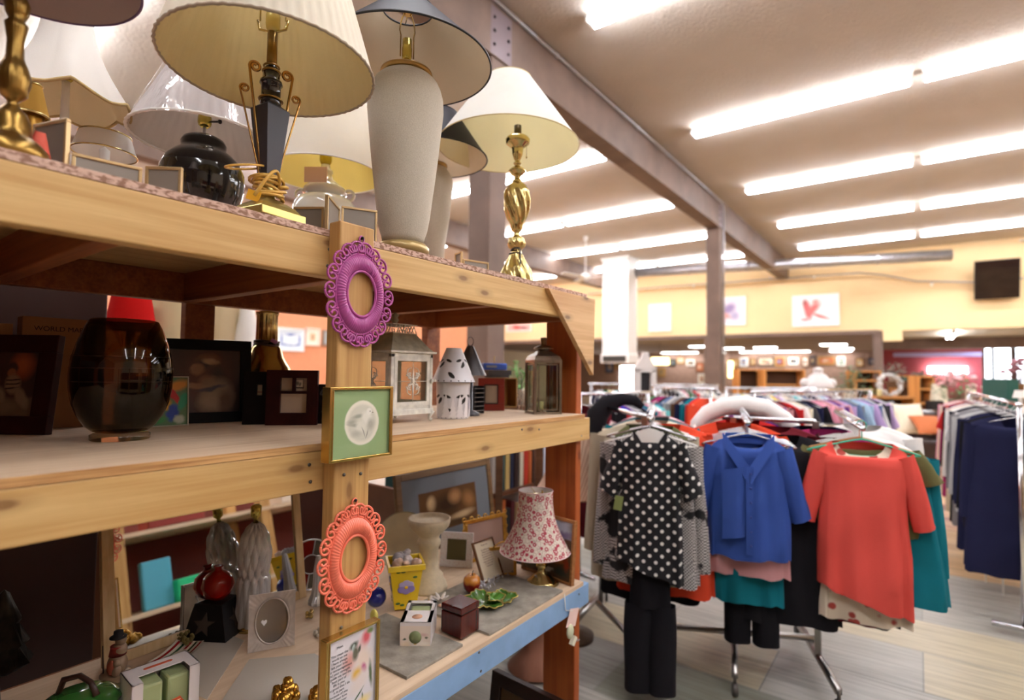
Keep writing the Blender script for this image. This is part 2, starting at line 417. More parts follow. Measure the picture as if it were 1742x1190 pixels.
p = onY(1612, 629, 23.7); o = MB().box((0, 0, 0), (1.05, .1, .22)).build('wall_light', emit('wall_light_glow', (255, 250, 240), 8), loc=(p.x, 23.85, p.z)); tag(o, 'glowing white box light on the maroon wall', 'wall light')
# duct box with vent
t = thing('air_duct', 'white square air duct dropping from the ceiling with a grey vent at its foot', 'air duct', (-6.75, 14.2, 0))
MB().box((0, 0, 3.35), (.78, .62, 2.7)).build('duct', mat('white_duct', (236, 234, 232), .55), t, bevel=.01)
b = MB(); b.grid(lambda u, v: ((.39+.03*v)*[-1, 1, 1, -1][int(round(u*4)) % 4], (.31+.03*v)*[-1, -1, 1, 1][int(round(u*4)) % 4], 2.02-.06*v), 4, 1, cu=True, smooth=False); b.box((0, 0, 1.86), (.84, .68, .22)); b.build('vent_hood', MATS['white_duct'], t)
b = MB()
for k in range(9): b.box((0, -.36, 1.79+.0165*k), (.70, .03, .008), M=None)
b.box((0, -.345, 1.86), (.70, .01, .17)); b.build('grille', mat('vent_grey', (84, 82, 78), .6), t)
MB().box((0, 0, 4.66), (.86, .70, .07)).build('collar', white, t)
# round duct
b = MB(); b.tube([(-6.4, 14.45, 4.32), (.66, 16.1, 4.28)], .13, 16)
o = tag(b.build('round_duct', metal), 'round galvanised duct running below the ceiling to the right', 'duct')
b = MB()
for k in range(1, 5):
    f = k/5; b.tube([(-6.4+7.06*f-.02, 14.45+1.65*f, 4.32-.04*f), (-6.4+7.06*f+.04, 14.45+1.65*f+.014, 4.32-.04*f)], .138, 16)
b.build('duct_seams', metal, o)
# sprinkler pipe on the far wall
pts = [onY(x, y, 16.75) for x, y in ((1000, 500), (1125, 488), (1310, 475), (1462, 464), (1500, 467), (1560, 478), (1660, 480), (1742, 473))]
sp = thing('sprinkler_pipe', 'thin grey sprinkler pipe bent along the yellow far wall', 'pipe', (0, 0, 0))
MB().tube(pts, .022, 8).build('pipe', mat('grey_pipe', (168, 156, 148), .5, .4), sp)
for x, y in ((1180, 484), (1311, 470), (1385, 468), (1585, 480), (1728, 474)):
    q = onY(x, y, 16.75); MB().lathe([(.02, 0), (.02, .05), (.045, .055), (.045, .07)], 10, (q.x, q.y, q.z-.09)).build('sprinkler_head', white, sp)
# ceiling fans
def fan(p, lab):
    t = thing('ceiling_fan', lab, 'ceiling fan', (p.x, p.y, CEIL))
    top = 0; hz = p.z-CEIL
    MB().tube([(0, 0, 0), (0, 0, hz)], .014, 8).build('downrod', white, t)
    MB().lathe([(0, hz-.10), (.07, hz-.08), (.11, hz-.02), (.10, hz+.05), (.03, hz+.08)], 16).build('motor', white, t)
    for k in range(3): MB().box((.45, 0, 0), (.66, .13, .01), M=TR((0, 0, hz-.02), rx=.15, rz=2.1*k+.3)).build('blade', white, t)
    MB().lathe([(.06, 0), (.055, -.09), (.02, -.12)], 14, M=TR((0, 0, -.0))).build('canopy', white, t)
fan(onX(996, 470, -6.3), 'white ceiling fan on a short rod near the square duct')
fan(onX(1600, 540, 3.4) if False else Vector((2.2, 13.6, 4.1)), 'white ceiling fan near the right end of the far wall')
# pictures on the far wall
def wall_art(px0, py0, px1, py1, Y, name, lab, cat, blobs, base, frame=(240, 236, 232), fw=.05, tilt=0., rough=.6, depth=.04, gid=None, off=.02):
    a = onY(px0, py1, Y); c = onY(px1, py0, Y); W = abs(c.x-a.x); H = abs(c.z-a.z)
    t = thing(name, lab, cat, ((a.x+c.x)/2, Y-off, (a.z+c.z)/2), 0, gid)
    fm = mat('frame_%d_%d_%d' % frame, frame, .5)
    b = MB()
    for sx in (-1, 1): b.box((sx*(W/2-fw/2), 0, 0), (fw, depth, H))
    for s_ in (-1, 1): b.box((0, 0, s_*(H/2-fw/2)), (W-2*fw, depth, fw))
    b.build('frame', fm, t)
    m = paint('art_'+name+str(px0), base, blobs, rough, .03)
    pb = MB(); pb.box((0, depth*.3, 0), (W-2*fw+.004, depth*.3, H-2*fw+.004)); pb.quad([(-(W/2-fw), 0, -(H/2-fw)), ((W/2-fw), 0, -(H/2-fw)), ((W/2-fw), 0, (H/2-fw)), (-(W/2-fw), 0, (H/2-fw))])
    pb.build('print', m, t)
    if tilt: t.rotation_euler[0] = tilt
    return t
wall_art(1202, 503, 1269, 555, YW-.02, 'poster', 'pale lilac figure poster beside the slim column', 'poster', [('e', .3, .5, .16, .5, 20, (190, 150, 170), .5), ('e', .6, .6, .2, .3, -30, (150, 130, 170), .6), ('e', .45, .35, .12, .3, 60, (210, 150, 140), .5), ('e', .75, .3, .15, .2, 0, (170, 160, 190), .6)], (232, 222, 226), (250, 248, 244))
wall_art(1348, 498, 1428, 556, YW-.02, 'poster', 'white poster with a crouching pink figure, high on the yellow wall', 'poster', [('e', .28, .72, .09, .22, 10, (150, 84, 80), .5), ('e', .33, .5, .1, .38, 8, (222, 110, 112), .45), ('e', .45, .55, .12, .3, -30, (226, 120, 116), .5), ('e', .62, .28, .26, .06, -28, (214, 110, 110), .5), ('e', .25, .18, .12, .05, 0, (210, 110, 112), .5), ('e', .5, .8, .1, .08, 40, (232, 150, 140), .6)], (250, 246, 246), (250, 248, 246))
wall_art(1104, 515, 1142, 564, YW-.02, 'poster', 'plain white narrow poster partly behind the square duct', 'poster', [('e', .5, .5, .2, .3, 0, (236, 226, 226), .8)], (250, 248, 246), (250, 248, 246))
wall_art(862, 548, 905, 565, YW-.02, 'poster', 'red and white poster seen past the glass lantern', 'poster', [('e', .4, .5, .2, .4, 10, (200, 70, 60), .6), ('e', .7, .4, .2, .3, 40, (120, 70, 80), .6)], (236, 190, 180), (250, 240, 230))
a = onY(1660, 509, 16.6); c = onY(1733, 440, 16.6)
t = thing('convex_mirror_panel', 'square dark mirror leaning out from the yellow wall at the right', 'mirror', ((a.x+c.x)/2, 16.6, (a.z+c.z)/2)); t.name = 'wall_mirror'
MB().box((0, 0, 0), (c.x-a.x, .02, c.z-a.z)).build('mirror_glass', mat('dark_mirror', (60, 50, 46), .06, .9), t)
MB().box((0, .03, 0), (c.x-a.x+.04, .03, c.z-a.z+.04)).build('backing', mat('dark_backing', (30, 26, 24), .7), t); t.rotation_euler[0] = .30
# pictures on the salmon wall, seen through the shelf
def side_art(px0, py0, px1, py1, lab, blobs, base, frame=(235, 232, 226)):
    X = XL+.03; a = onX(px0, (py0+py1)/2, X); c = onX(px1, (py0+py1)/2, X); zt = onX((px0+px1)/2, py0, X).z; zb = onX((px0+px1)/2, py1, X).z
    W = abs(c.y-a.y); H = zt-zb; fw = .05
    t = thing('framed_picture', lab, 'picture', (X, (a.y+c.y)/2, (zt+zb)/2), PI/2)
    b = MB()
    for s_ in (-1, 1): b.box((s_*(W/2-fw/2), 0, 0), (fw, .05, H)); b.box((0, 0, s_*(H/2-fw/2)), (W-2*fw, .05, fw))
    b.build('frame', mat('frame_%d_%d_%d' % frame, frame, .5), t)
    pb = MB(); pb.box((0, .012, 0), (W-2*fw+.004, .02, H-2*fw+.004)); pb.quad([(-(W/2-fw), 0, -(H/2-fw)), ((W/2-fw), 0, -(H/2-fw)), ((W/2-fw), 0, (H/2-fw)), (-(W/2-fw), 0, (H/2-fw))])
    pb.build('print', paint('art_side'+str(px0), base, blobs, .7, .04), t)
bl = [('e', .2+.3*i, .25+.5*(i % 2), .16, .06, 10*i, (70, 110, 190), .8) for i in range(3)]+[('e', .5, .8, .3, .05, 0, (60, 90, 170), .8), ('e', .5, .2, .3, .05, 0, (90, 130, 190), .8), ('e', .12, .5, .05, .3, 0, (80, 120, 200), .8), ('e', .88, .5, .05, .3, 0, (80, 120, 200), .8)]
side_art(471, 558, 517, 597, 'blue and white framed print on the salmon wall', bl, (222, 236, 246), (236, 244, 250))
side_art(520, 558, 544, 588, 'small square print with cream mat on the salmon wall', [('r', .5, .5, .28, .3, 0, (226, 196, 160), .1), ('e', .5, .5, .15, .2, 0, (190, 150, 120), .6)], (246, 236, 222), (240, 228, 214))
side_art(549, 562, 572, 588, 'small grey print beside the post on the salmon wall', [('e', .5, .5, .2, .3, 0, (120, 130, 140), .6)], (170, 176, 180), (140, 130, 120))
side_art(430, 540, 452, 576, 'orange print behind the brass lamp on the salmon wall', [('e', .5, .5, .3, .3, 0, (220, 110, 60), .6)], (240, 210, 180), (246, 240, 230))
# windows at the right of the back area
for i, (x0, x1) in enumerate(((1676, 1687), (1692, 1720), (1729, 1760))):
    a = onY(x0, 640, 22.9); c = onY(x1, 600, 22.9)
    w_ = thing('window_%d' % (i+1), 'bright window with white blinds at the back right', 'window', ((a.x+c.x)/2, 22.95, 1.75)); w_['kind'] = 'structure'
    W = c.x-a.x
    MB().box((0, .03, 0), (W, .02, 1.3)).build('pane', emit('daylight_pane', (236, 244, 255), 2.5), w_)
    b = MB()
    for k in range(16): b.box((0, -.01, -.62+.08*k), (W, .03, .035), M=None)
    b.build('blinds', mat('blind_white', (236, 232, 226), .6), w_)
    b = MB(); [b.box((s_*(W/2+.03), 0, 0), (.07, .08, 1.4)) for s_ in (-1, 1)]; b.box((0, 0, .68), (W+.12, .08, .07)); b.build('window_frame', brown, w_)
wallbox('wall_window', (4.6, 23.1, 1.35), (3.4, .12, 2.6), mat('dark_brown_wall', (92, 70, 62), .8), 'dark brown wall around the back windows')
# ================================================================== THE BIG SHELVING UNIT
ZT, ZM, ZL = 1.757, 1.293, .662          # top faces of its three boards
XF, XB = -1.03, -1.84                    # front of the rails, back of the unit
Y0, Y1 = -.46, 1.905
pine = wood('pine_front', (218, 180, 118), (196, 150, 86), 1)
pinez = wood('pine_upright', (210, 166, 102), (176, 126, 66), 2)
pinex = wood('pine_crosswise', (160, 92, 46), (120, 60, 28), 0)
redpine = wood('red_pine', (186, 98, 42), (158, 74, 28), 2, kc=(70, 26, 12))
ply = wood('plywood_top', (226, 200, 170), (206, 176, 144), 1, .7, knots=False, scale=.6)
plyd = wood('plywood_under', (196, 160, 112), (176, 138, 92), 1, .8, knots=False, scale=.6)
n = NT('particle_board'); co = n.coord(scale=(1, 1, 2.2)); f = n.mr(n.noise(co, 75, 4, .4), .42, .54)
n.bsdf(n.mix(f, lin((150, 112, 92)), lin((212, 178, 160))), .9); pboard = MATS['particle_board'] = n.m
bluep = mat('blue_paint', (134, 168, 206), .6, var=.12, vs=9)
SU = thing('shelving_unit', 'big home-made pine shelving unit with three boards full of lamps and knick-knacks', 'shelf', (-1.43, .72, 0))
def sp_(name, lo, hi, m, bevel=.003, parent=SU):
    b = MB(); b.box([(lo[i]+hi[i])/2-(SU.location[i]) for i in range(3)], [hi[i]-lo[i] for i in range(3)])
    return b.build(name, m, parent, bevel=bevel)
PY0, PY1 = .712, .805
# boards
topb = sp_('top_board', (XB, Y0, 1.7415), (XF, Y1-.03, ZT), [pboard, MATS['plywood_under']], .001)
topb.data.polygons[0].material_index = 1
sp_('middle_board', (XB+.045, Y0+.04, 1.2785), (XF, Y1-.042, ZM), [ply], .001)
sp_('lower_board', (XB+.045, Y0+.04, .647), (XF, Y1-.042, ZL), [ply], .001)
sp_('edge_strip', (XF, Y0+.04, 1.2785), (XF+.001, Y1-.042, ZM), [wood('ply_edge', (220, 172, 112), (166, 112, 62), 1, .8, False, 2.6)], 0)
# front rails: left and right of the middle post they run behind it
for nm, z0, z1, m in (('top_rail', 1.653, 1.7413, pine), ('middle_rail', 1.1935, 1.278, pine), ('lower_rail', .569, .6465, bluep)):
    sp_(nm, (XF-.038, Y0, z0), (XF, Y1-(.06 if nm == 'top_rail' else 0), z1), [m])
    sp_('back_rail', (XB-.0, Y0, z0), (XB+.038, Y1-.04, z1), [pinex])
for y in (Y0+.0, .74, Y1-.078):
    for z0, z1 in ((1.653, 1.7413), (1.1935, 1.278), (.569, .6465)):
        sp_('cross_rail', (XB+.04, y, z0), (XF-.04, y+.038, z1), [pinex])
for y in (.30, 1.30): sp_('joist', (XB+.04, y, 1.653), (XF-.04, y+.038, 1.7413), [pinex])
mp = sp_('middle_post', (XF, PY0, 0), (XF+.04, PY1, 1.772), [pinez], .004)
sp_('end_post', (XF-.18, Y1-.04, 0), (XF-.0385, Y1-.001, 1.7413), [redpine])
sp_('end_post', (XF-.18, Y0, 0), (XF-.0385, Y0+.04, 1.7413), [redpine])
for y in (Y0, .765, Y1-.09): sp_('back_post', (XB-.038, y, 0), (XB-.001, y+.089, 1.7413), [pinex])
# gusset at the top right corner
g = [onX(933.6, 490, XF+.018), onX(1009.5, 638, XF+.018), onX(1012.3, 509, XF+.018)]
gb = MB(); gb.prism([(p.y-SU.location.y, p.z) for p in g], .018, M=Matrix(((0, 0, 1, XF-SU.location.x), (1, 0, 0, 0), (0, 1, 0, 0), (0, 0, 0, 1))))
gb.build('gusset', wood('gusset_ply', (226, 186, 134), (204, 156, 104), 1, kc=(96, 66, 50)), SU)
# screws
for px, py, e in ((585, 807, .04), (613.5, 805, .04), (580.5, 1067, .04), (526, 790, 0), (528, 819, 0), (560, 424, 0), (557, 452, 0), (888, 730, 0), (917, 730, 0), (989, 741, 0), (815, 1109, 0), (818, 1141, 0), (985, 1010, 0)):
    p = onX(px, py, XF+e+.0005); MB().lathe([(.0038, 0), (.0038, .0012), (0, .0016)], 10, M=TR((p.x-SU.location.x, p.y-SU.location.y, p.z), ry=PI/2)).build('screw_head', mat('screw_steel', (110, 104, 96), .35, .8), SU)

# ------------------------------------------------------------------ px helpers for things that stand upright
def zat(P, py):                   # height on the vertical line through P that is sighted at row py
    q0 = Vector((P[0], P[1], 0)); k = (595-py)/FPX
    return EYE + (k*q0.dot(FW)-q0.dot(UP))/(UP.z-k*FW.z)
def prof(P, pts, zb):             # [(row, half width in px)] -> [(radius, height above zb)], bottom to top
    r = []
    for py, rp in pts:
        z = zat(P, py); r.append((max(0, sz(rp, (P[0], P[1], z))) if rp > 0 else 0, z-zb))
    r.sort(key=lambda q: q[1]); return r
brass = mat('polished_brass', (204, 184, 124), .16, 1., var=.1, vs=20)
brassd = mat('antique_brass', (150, 118, 62), .3, 1., var=.25, vs=30)
gold = mat('gold_leaf', (208, 160, 76), .32, 1., var=.2, vs=40)
black = mat('black_lacquer', (22, 20, 22), .12, 0, Coat_Weight=.6)
blackm = mat('black_matt', (30, 28, 32), .5)
clearm = mat('brass_socket', (206, 188, 92), .2, .85)
dk = mat('dark_key', (30, 24, 20), .4)
SH = {}
def shade(t, z0, r0, z1, r1, mo, mi, trim, pleat=0, bell=0., scal=0, seg=96, lean=(0, 0), dx=0, dy=0, ring=True, trimr=.0022, name='lamp_shade'):
    """open lamp shade: outer cloth, inner lining, rim wires"""
    def R(v, a):
        r = r0+(r1-r0)*v
        if bell: r -= bell*math.sin(PI*v)
        if pleat: r *= 1+.0065*math.cos(pleat*a)
        if scal: r *= 1+.05*(1-v)*abs(math.cos(scal*a/2))-.03*(1-v)
        return r
    def Z(v, a):
        z = z0+(z1-z0)*v
        if scal: z += -.022*(1-v)**3*abs(math.sin(scal*a/2+.5))
        return z
    M = TR((dx, dy, 0)) @ TR((0, 0, z0), rx=lean[0], ry=lean[1]) @ TR((0, 0, -z0))
    nv = 10
    sg = max(seg, pleat*4)
    o = MB(); o.grid(lambda u, v: (R(v, 2*PI*u)*math.cos(2*PI*u), R(v, 2*PI*u)*math.sin(2*PI*u), Z(v, 2*PI*u)), sg, nv, cu=True, m=0, M=M)
    o.grid(lambda u, v: ((R(v, 2*PI*u)-.0025)*math.cos(2*PI*u), (R(v, 2*PI*u)-.0025)*math.sin(2*PI*u), Z(v, 2*PI*u)), sg, nv, cu=True, m=1, flip=True, M=M)
    s = o.build(name, [mo, mi], t)
    for v in (0, 1):
        b = MB()
        b.tube([(R(v, 2*PI*k/144)*math.cos(2*PI*k/144), R(v, 2*PI*k/144)*math.sin(2*PI*k/144), Z(v, 2*PI*k/144)) for k in range(144)], trimr, 6, closed=True, M=M)
        b.build('shade_trim', trim, s)
    if ring:
        b = MB(); zz = z1-.012
        for k in range(3): a = 2*PI*k/3+.4; b.tube([(0, 0, zz), ((R(1, a)-.003)*math.cos(a), (R(1, a)-.003)*math.sin(a), z1)], .0016, 6, M=M)
        b.lathe([(.012, zz-.002), (.012, zz+.002)], 12, M=M)
        b.build('spider', brass, s)
    return s
def harp(t, z0, z1, w=.05, rz=0, m=None):
    b = MB(); pts = []
    for k in range(25):
        v = k/24; a = PI*v; pts.append((w*(math.cos(a))*(1.0 if .1 < v < .9 else .8), 0, z0+(z1-z0)*(math.sin(a)**.55 if 0 < v < 1 else 0)))
    b.tube(pts, .0018, 6, M=TR(rz=rz)); b.build('harp', m or brass, t)
def socket(t, z0, z1, r, m=None, key=True, rz=0):
    b = MB(); h = z1-z0; b.lathe([(r*.55, z0), (r*.9, z0+h*.12), (r, z0+h*.25), (r, z0+h*.6), (r*.92, z0+h*.64), (r*.92, z0+h), (r*.8, z0+h)], 20)
    s = b.build('socket', m or clearm, t)
    if key:
        k = MB(); k.tube([(0, 0, z0+h*.35), (r*2.2, 0, z0+h*.35)], r*.16, 6, M=TR(rz=rz)); k.ell((r*2.5, 0, z0+h*.35), (r*.32, r*.32, r*.4), 8, 6, M=TR(rz=rz)); k.build('switch_key', dk, s)
    return s
# rim placing: the axis of a lamp at board height
def axis(px, py, X): p = onX(px, py, X); return (p.x, p.y)
# ---- A ornate brass lamp, far left
P = axis(20, 200, -1.105); zb = ZT
A = thing('table_lamp', 'ornate fluted brass table lamp at the left end of the top board', 'lamp', (*P, zb))
pr = prof(P, [(262, 72), (255, 70), (246, 62), (238, 52), (232, 40), (222, 37), (205, 34), (192, 27), (182, 15), (174, 9), (166, 20), (160, 26), (152, 27), (140, 31), (126, 30), (112, 24), (104, 19), (96, 16), (70, 15), (50, 19), (42, 21), (35, 14), (25, 20), (8, 24), (-10, 14), (-20, 8)], zb)
pr[0] = (pr[0][0], 0)
MB().lathe(pr, 64, fn=lambda a, z, r: r*(1+(.07*math.sin(18*a+z*60) if .035 < r and z > .12 else .03*math.sin(24*a) if z > .12 else 0))).build('body', brassd, A)
zs = zat(P, -66)-zb; rr = sz(233, (P[0], P[1], zs+zb))
cwhite = cloth('white_shade_cloth', (246, 242, 236), .28); cwin = cloth('white_shade_lining', (226, 216, 204), .25)
shade(A, zs, rr, zs+.24, rr*.5, cloth('mauve_shade_cloth', (214, 200, 194), .15), cloth('mauve_lining', (176, 158, 150), .1), cloth('purple_trim', (120, 100, 130)), bell=.03)
socket(A, pr[-1][1], pr[-1][1]+.05, .016)
# small amber shade tucked behind it
P = axis(54, 190, -1.36); t = thing('small_lamp', 'small lamp with a honey-coloured shade behind the ornate brass lamp', 'lamp', (*P, ZT))
z0 = zat(P, 197)-ZT; shade(t, z0, sz(32, (*P, ZT+z0)), z0+.06, sz(16, (*P, ZT+z0)), cloth('honey_cloth', (222, 176, 84), .3), cloth('honey_lining', (196, 150, 70), .3), brass, seg=48)
MB().lathe([(.035, 0), (.035, .01), (.012, .02), (.010, z0-.03), (.02, z0), (0, z0+.02)], 20).build('base', gold, t)
# ---- B scalloped white shade
P = axis(112, 150, -1.66); B_ = thing('table_lamp', 'table lamp with a white scalloped bell shade, behind the brass one at the left', 'lamp', (*P, ZT))
z0 = zat(P, 166)-ZT; r0 = sz(117, (*P, ZT+z0))
shade(B_, z0, r0, z0+.30, r0*.42, cwhite, cloth('cream_lining', (224, 206, 168), .3), cloth('beige_braid', (196, 170, 120)), bell=.035, scal=6, seg=120, trimr=.004)
MB().lathe([(.05, 0), (.055, .02), (.03, .04), (.04, .07), (.035, .09), (.012, .11), (.008, z0+.02), (.008, z0+.04)], 24).build('body', white, B_)
socket(B_, z0+.04, z0+.1, .016)
# ---- C black urn lamp, shade in plastic
P = axis(345, 300, -1.55); Cc = thing('table_lamp', 'glossy black urn lamp with a plastic-wrapped white shade', 'lamp', (*P, ZT))
pr = prof(P, [(372, 50), (352, 62), (335, 70), (312, 75), (292, 73), (276, 65), (264, 52), (257, 40), (252, 39), (246, 40), (239, 36), (234, 26), (231, 10), (229, 0)], ZT)
pr = [q for q in pr if q[1] > .005]; pr = [(pr[0][0]*.9, 0)]+pr
MB().lathe(pr, 56).build('body', black, Cc)
zt = pr[-1][1]; MB().tube([(0, 0, zt-.01), (0, 0, zt+.03)], .004, 8).build('stem', metal, Cc)
socket(Cc, zt+.02, zt+.065, .017, rz=.6)
z0 = zat(P, 238)-ZT; r0 = sz(126, (*P, ZT+z0))
sC = shade(Cc, z0, r0, z0+.215, r0*.42, cloth('pinkish_white_cloth', (240, 232, 232), .3), cloth('grey_lining', (216, 208, 196), .3), cloth('white_piping', (244, 240, 234)), pleat=40, trimr=.004)
n = NT('clear_plastic'); tr = n.n('ShaderNodeBsdfTransparent'); gl = n.n('ShaderNodeBsdfGlossy'); gl.inputs['Roughness'].default_value = .08
nz = n.noise(n.coord(scale=(14, 14, 3)), 1.5, 3); bp = n.n('ShaderNodeBump'); bp.inputs['Strength'].default_value = .45; bp.inputs['Distance'].default_value = .02; n.l(nz, bp.inputs['Height']); n.l(bp.outputs[0], gl.inputs['Normal'])
mx = n.n('ShaderNodeMixShader'); mx.inputs[0].default_value = .16; n.l(tr.outputs[0], mx.inputs[1]); n.l(gl.outputs[0], mx.inputs[2]); n.l(mx.outputs[0], n.out.inputs[0]); plastic = n.m
MB().grid(lambda u, v: ((r0*(1-.58*v)+.004)*math.cos(2*PI*u), (r0*(1-.58*v)+.004)*math.sin(2*PI*u), z0-.004+.235*v), 48, 6, cu=True).build('plastic_wrap', plastic, sC)
# ---- D big pleated shade on black obelisk
P = axis(458, 250, -1.088); D_ = thing('table_lamp', 'table lamp with a wide pleated cream shade on a black obelisk with brass scrolls', 'lamp', (*P, ZT), .15)
def dz(py): return zat(P, py)-ZT
slab = MB()
hw = sz(46, (*P, ZT))
slab.box((0, 0, .009), (hw*2.1, hw*2.1, .018)); slab.grid(lambda u, v: (hw*(.95-.68*v)*[-1, 1, 1, -1][int(round(u*4)) % 4], hw*(.95-.68*v)*[-1, -1, 1, 1][int(round(u*4)) % 4], .018+.03*v**.7), 4, 4, cu=True, smooth=False); slab.lathe([(hw*.3, .045), (hw*.22, dz(318)), (hw*.2, dz(300))], 20)
slab.build('base', mat('pale_brass', (206, 186, 112), .28, .9), D_, bevel=.002)
ob = MB(); sq = [(-1, -1), (1, -1), (1, 1), (-1, 1)]
wb, wt = sz(13, (*P, ZT+dz(302))), sz(24, (*P, ZT+dz(186)))
ob.grid(lambda u, v: ((wb+(wt-wb)*v)*sq[int(round(u*4)) % 4][0], (wb+(wt-wb)*v)*sq[int(round(u*4)) % 4][1], dz(304)+(dz(188)-dz(304))*v), 4, 1, cu=True, smooth=False)
ob.grid(lambda u, v: (wt*(1-.5*v)*sq[int(round(u*4)) % 4][0], wt*(1-.5*v)*sq[int(round(u*4)) % 4][1], dz(188)+.012*v), 4, 1, cu=True, smooth=False)
ob.box((0, 0, dz(304)), (wb*2, wb*2, .002)); ob.build('obelisk', mat('slate_black', (52, 50, 58), .45), D_)
nk = prof(P, [(186, 12), (180, 18), (172, 19), (168, 17), (165, 17), (146, 17), (144, 20), (139, 19), (136, 15), (127, 15), (124, 14), (118, 12), (112, 9)], ZT)
MB().lathe(nk, 32, fn=lambda a, z, r: r*(1-.06*(math.sin(8*a) > .2) if dz(166) < z < dz(146) else 1)).build('neck', black, D_)
for py, rp in ((171, 20), (123, 15), (114, 13)):
    rg = MB(); z = dz(py); r = sz(rp, (*P, ZT+z)); rg.tube([(r*math.cos(2*PI*k/32), r*math.sin(2*PI*k/32), z) for k in range(32)], .0022, 6, closed=True); rg.build('brass_ring', brassd, D_)
MB().tube([(0, 0, dz(113)), (0, 0, dz(56))], sz(9, (*P, ZT+dz(80))), 16).build('tube', brassd, D_)
socket(D_, dz(55), dz(9), sz(12.5, (*P, ZT+dz(30))), mat('ivory_brass', (226, 208, 130), .25, .5), False)
hb = MB(); hb.tube([(-.032, 0, dz(35)), (-.028, 0, dz(50)), (0, 0, dz(56)), (.028, 0, dz(50)), (.032, 0, dz(35))], .0028, 8, M=TR(rz=.5)); hb.build('harp_saddle', brass, D_)
harp(D_, dz(36), dz(36)+.20, .034, .5)
def scroll(rb, zb_, rt, zt_, cr, rad=.0028):
    pts = [(rb, 0, zb_)]+[(rb+(rt-rb)*k/10, 0, zb_+(zt_-zb_)*k/10) for k in range(1, 11)]
    for k in range(1, 22):
        a = k/21*2*PI*1.35; q = cr*(1-.6*k/21); pts.append((rt-cr+q*math.cos(a), 0, zt_+q*math.sin(a)))
    return pts, [rad*(1.0 if i < 14 else 1.15) for i in range(len(pts))]
for k in range(2):
    a = 1.15+k*PI
    pts, rd = scroll(sz(10, (*P, ZT)), dz(312), sz(38, (*P, ZT+dz(120))), dz(122), sz(10, (*P, ZT+dz(120))))
    b = MB(); b.tube(pts, rd, 8, M=TR(rz=a))
    pts, rd = scroll(sz(11, (*P, ZT)), dz(314), sz(52, (*P, ZT+dz(160))), dz(160), sz(8, (*P, ZT+dz(150))), .002)
    b.tube(pts, rd, 8, M=TR(rz=a-.12)); b.build('scroll_arm', mat('copper_brass', (190, 146, 84), .22, 1.), D_)
cb = MB(); pts = []
for k in range(181):
    a = k/180*2*PI*8; r = .030+.005*math.sin(a*.37+1)+.003*math.sin(a*1.9); pts.append((r*math.cos(a), r*math.sin(a), dz(338)+(dz(306)-dz(338))*(.5+.5*math.sin(a*.31))+.003*math.sin(a*1.3)))
for k in range(1, 20): v = k/19; pts.append((pts[180][0]+.02*math.sin(v*3), pts[180][1]-.06*v, pts[180][2]+(.035*math.sin(v*PI)-.04*v)))
cb.tube(pts, .0033, 6)
cb.tube([(.026*math.cos(a)-.012, .04*math.sin(a)-.045, dz(312)+.022+.012*math.sin(a)) for a in [k/30*2*PI for k in range(30)]], .0024, 6, closed=True)
cord = cb.build('wound_cord', mat('amber_cord', (226, 178, 84), .25, .1), D_)
MB().box((0, 0, 0), (.026, .004, .02), M=TR((.012, -.042, .042), rz=.5, ry=.3)).build('price_tag', mat('orange_tag', (250, 186, 40), .6), cord)
z0 = dz(119); r0 = sz(184, (*P, ZT+z0)); pc = cloth('pleated_cream_cloth', (244, 238, 222), .3); pi_ = cloth('cream_pleat_lining', (222, 202, 150), .22)
shade(D_, z0, r0, z0+.27, r0*.62, pc, pi_, cloth('taupe_trim', (176, 160, 140)), pleat=60, trimr=.003)
# ---- E yellow-lined shade on white ceramic, behind
P = axis(553, 320, -1.62); E_ = thing('table_lamp', 'white ceramic lamp with a yellow-lined drum shade, behind the obelisk lamp', 'lamp', (*P, ZT))
pr = prof(P, [(395, 40), (372, 54), (350, 53), (341, 46), (335, 30), (330, 38), (322, 36), (314, 26), (306, 14), (302, 13), (298, 11), (294, 13), (290, 12), (286, 8), (281, 8)], ZT)
pr = [(pr[0][0]*.8, 0)]+[q for q in pr if q[1] > .01]
cer = mat('white_ceramic', (226, 222, 208), .12, Coat_Weight=.5)
bo = MB().lathe(pr, 40).build('body', cer, E_)
for s in (-1, 1):
    z = zat(P, 332)-ZT; rr_ = sz(38, (*P, ZT+z)); hb_ = MB(); hb_.tube([(rr_+.008+.018*math.cos(a), 0, z+.018*math.sin(a)) for a in [k/16*2*PI for k in range(16)]], .005, 8, closed=True, M=TR(rz=.7 if s > 0 else .7+PI)); hb_.build('handle', cer, bo)
socket(E_, zat(P, 281)-ZT, zat(P, 248)-ZT, .02, mat('lime_brass', (196, 178, 60), .2, .6), rz=2.6)
b = MB(); b.box((0, 0, 0), (.075, .003, .05)); b.build('price_tag', mat('pink_tag', (232, 196, 176), .8), bo, loc=(.05, -.07, zat(P, 312)-ZT), rz=.6)
z0 = zat(P, 298)-ZT; r0 = sz(100, (*P, ZT+z0))
shade(E_, z0, r0, z0+.25, r0*.72, cloth('plain_white_cloth', (246, 242, 234), .35), cloth('yellow_lining', (240, 222, 140), .45), cloth('white_piping', (240, 236, 228)), trimr=.003)
# square white candle holder
P = axis(483, 330, -1.25); t = thing('candle_holder', 'small square white ceramic candle holder beside the wound cord', 'candle holder', (*P, ZT), .6)
b = MB(); b.grid(lambda u, v: ((.03-.005*v)*sq[int(round(u*4)) % 4][0], (.03-.005*v)*sq[int(round(u*4)) % 4][1], .075*v), 4, 3, cu=True, smooth=False); b.box((0, 0, .06), (.045, .045, .002)); b.build('body', cer, t, bevel=.003)
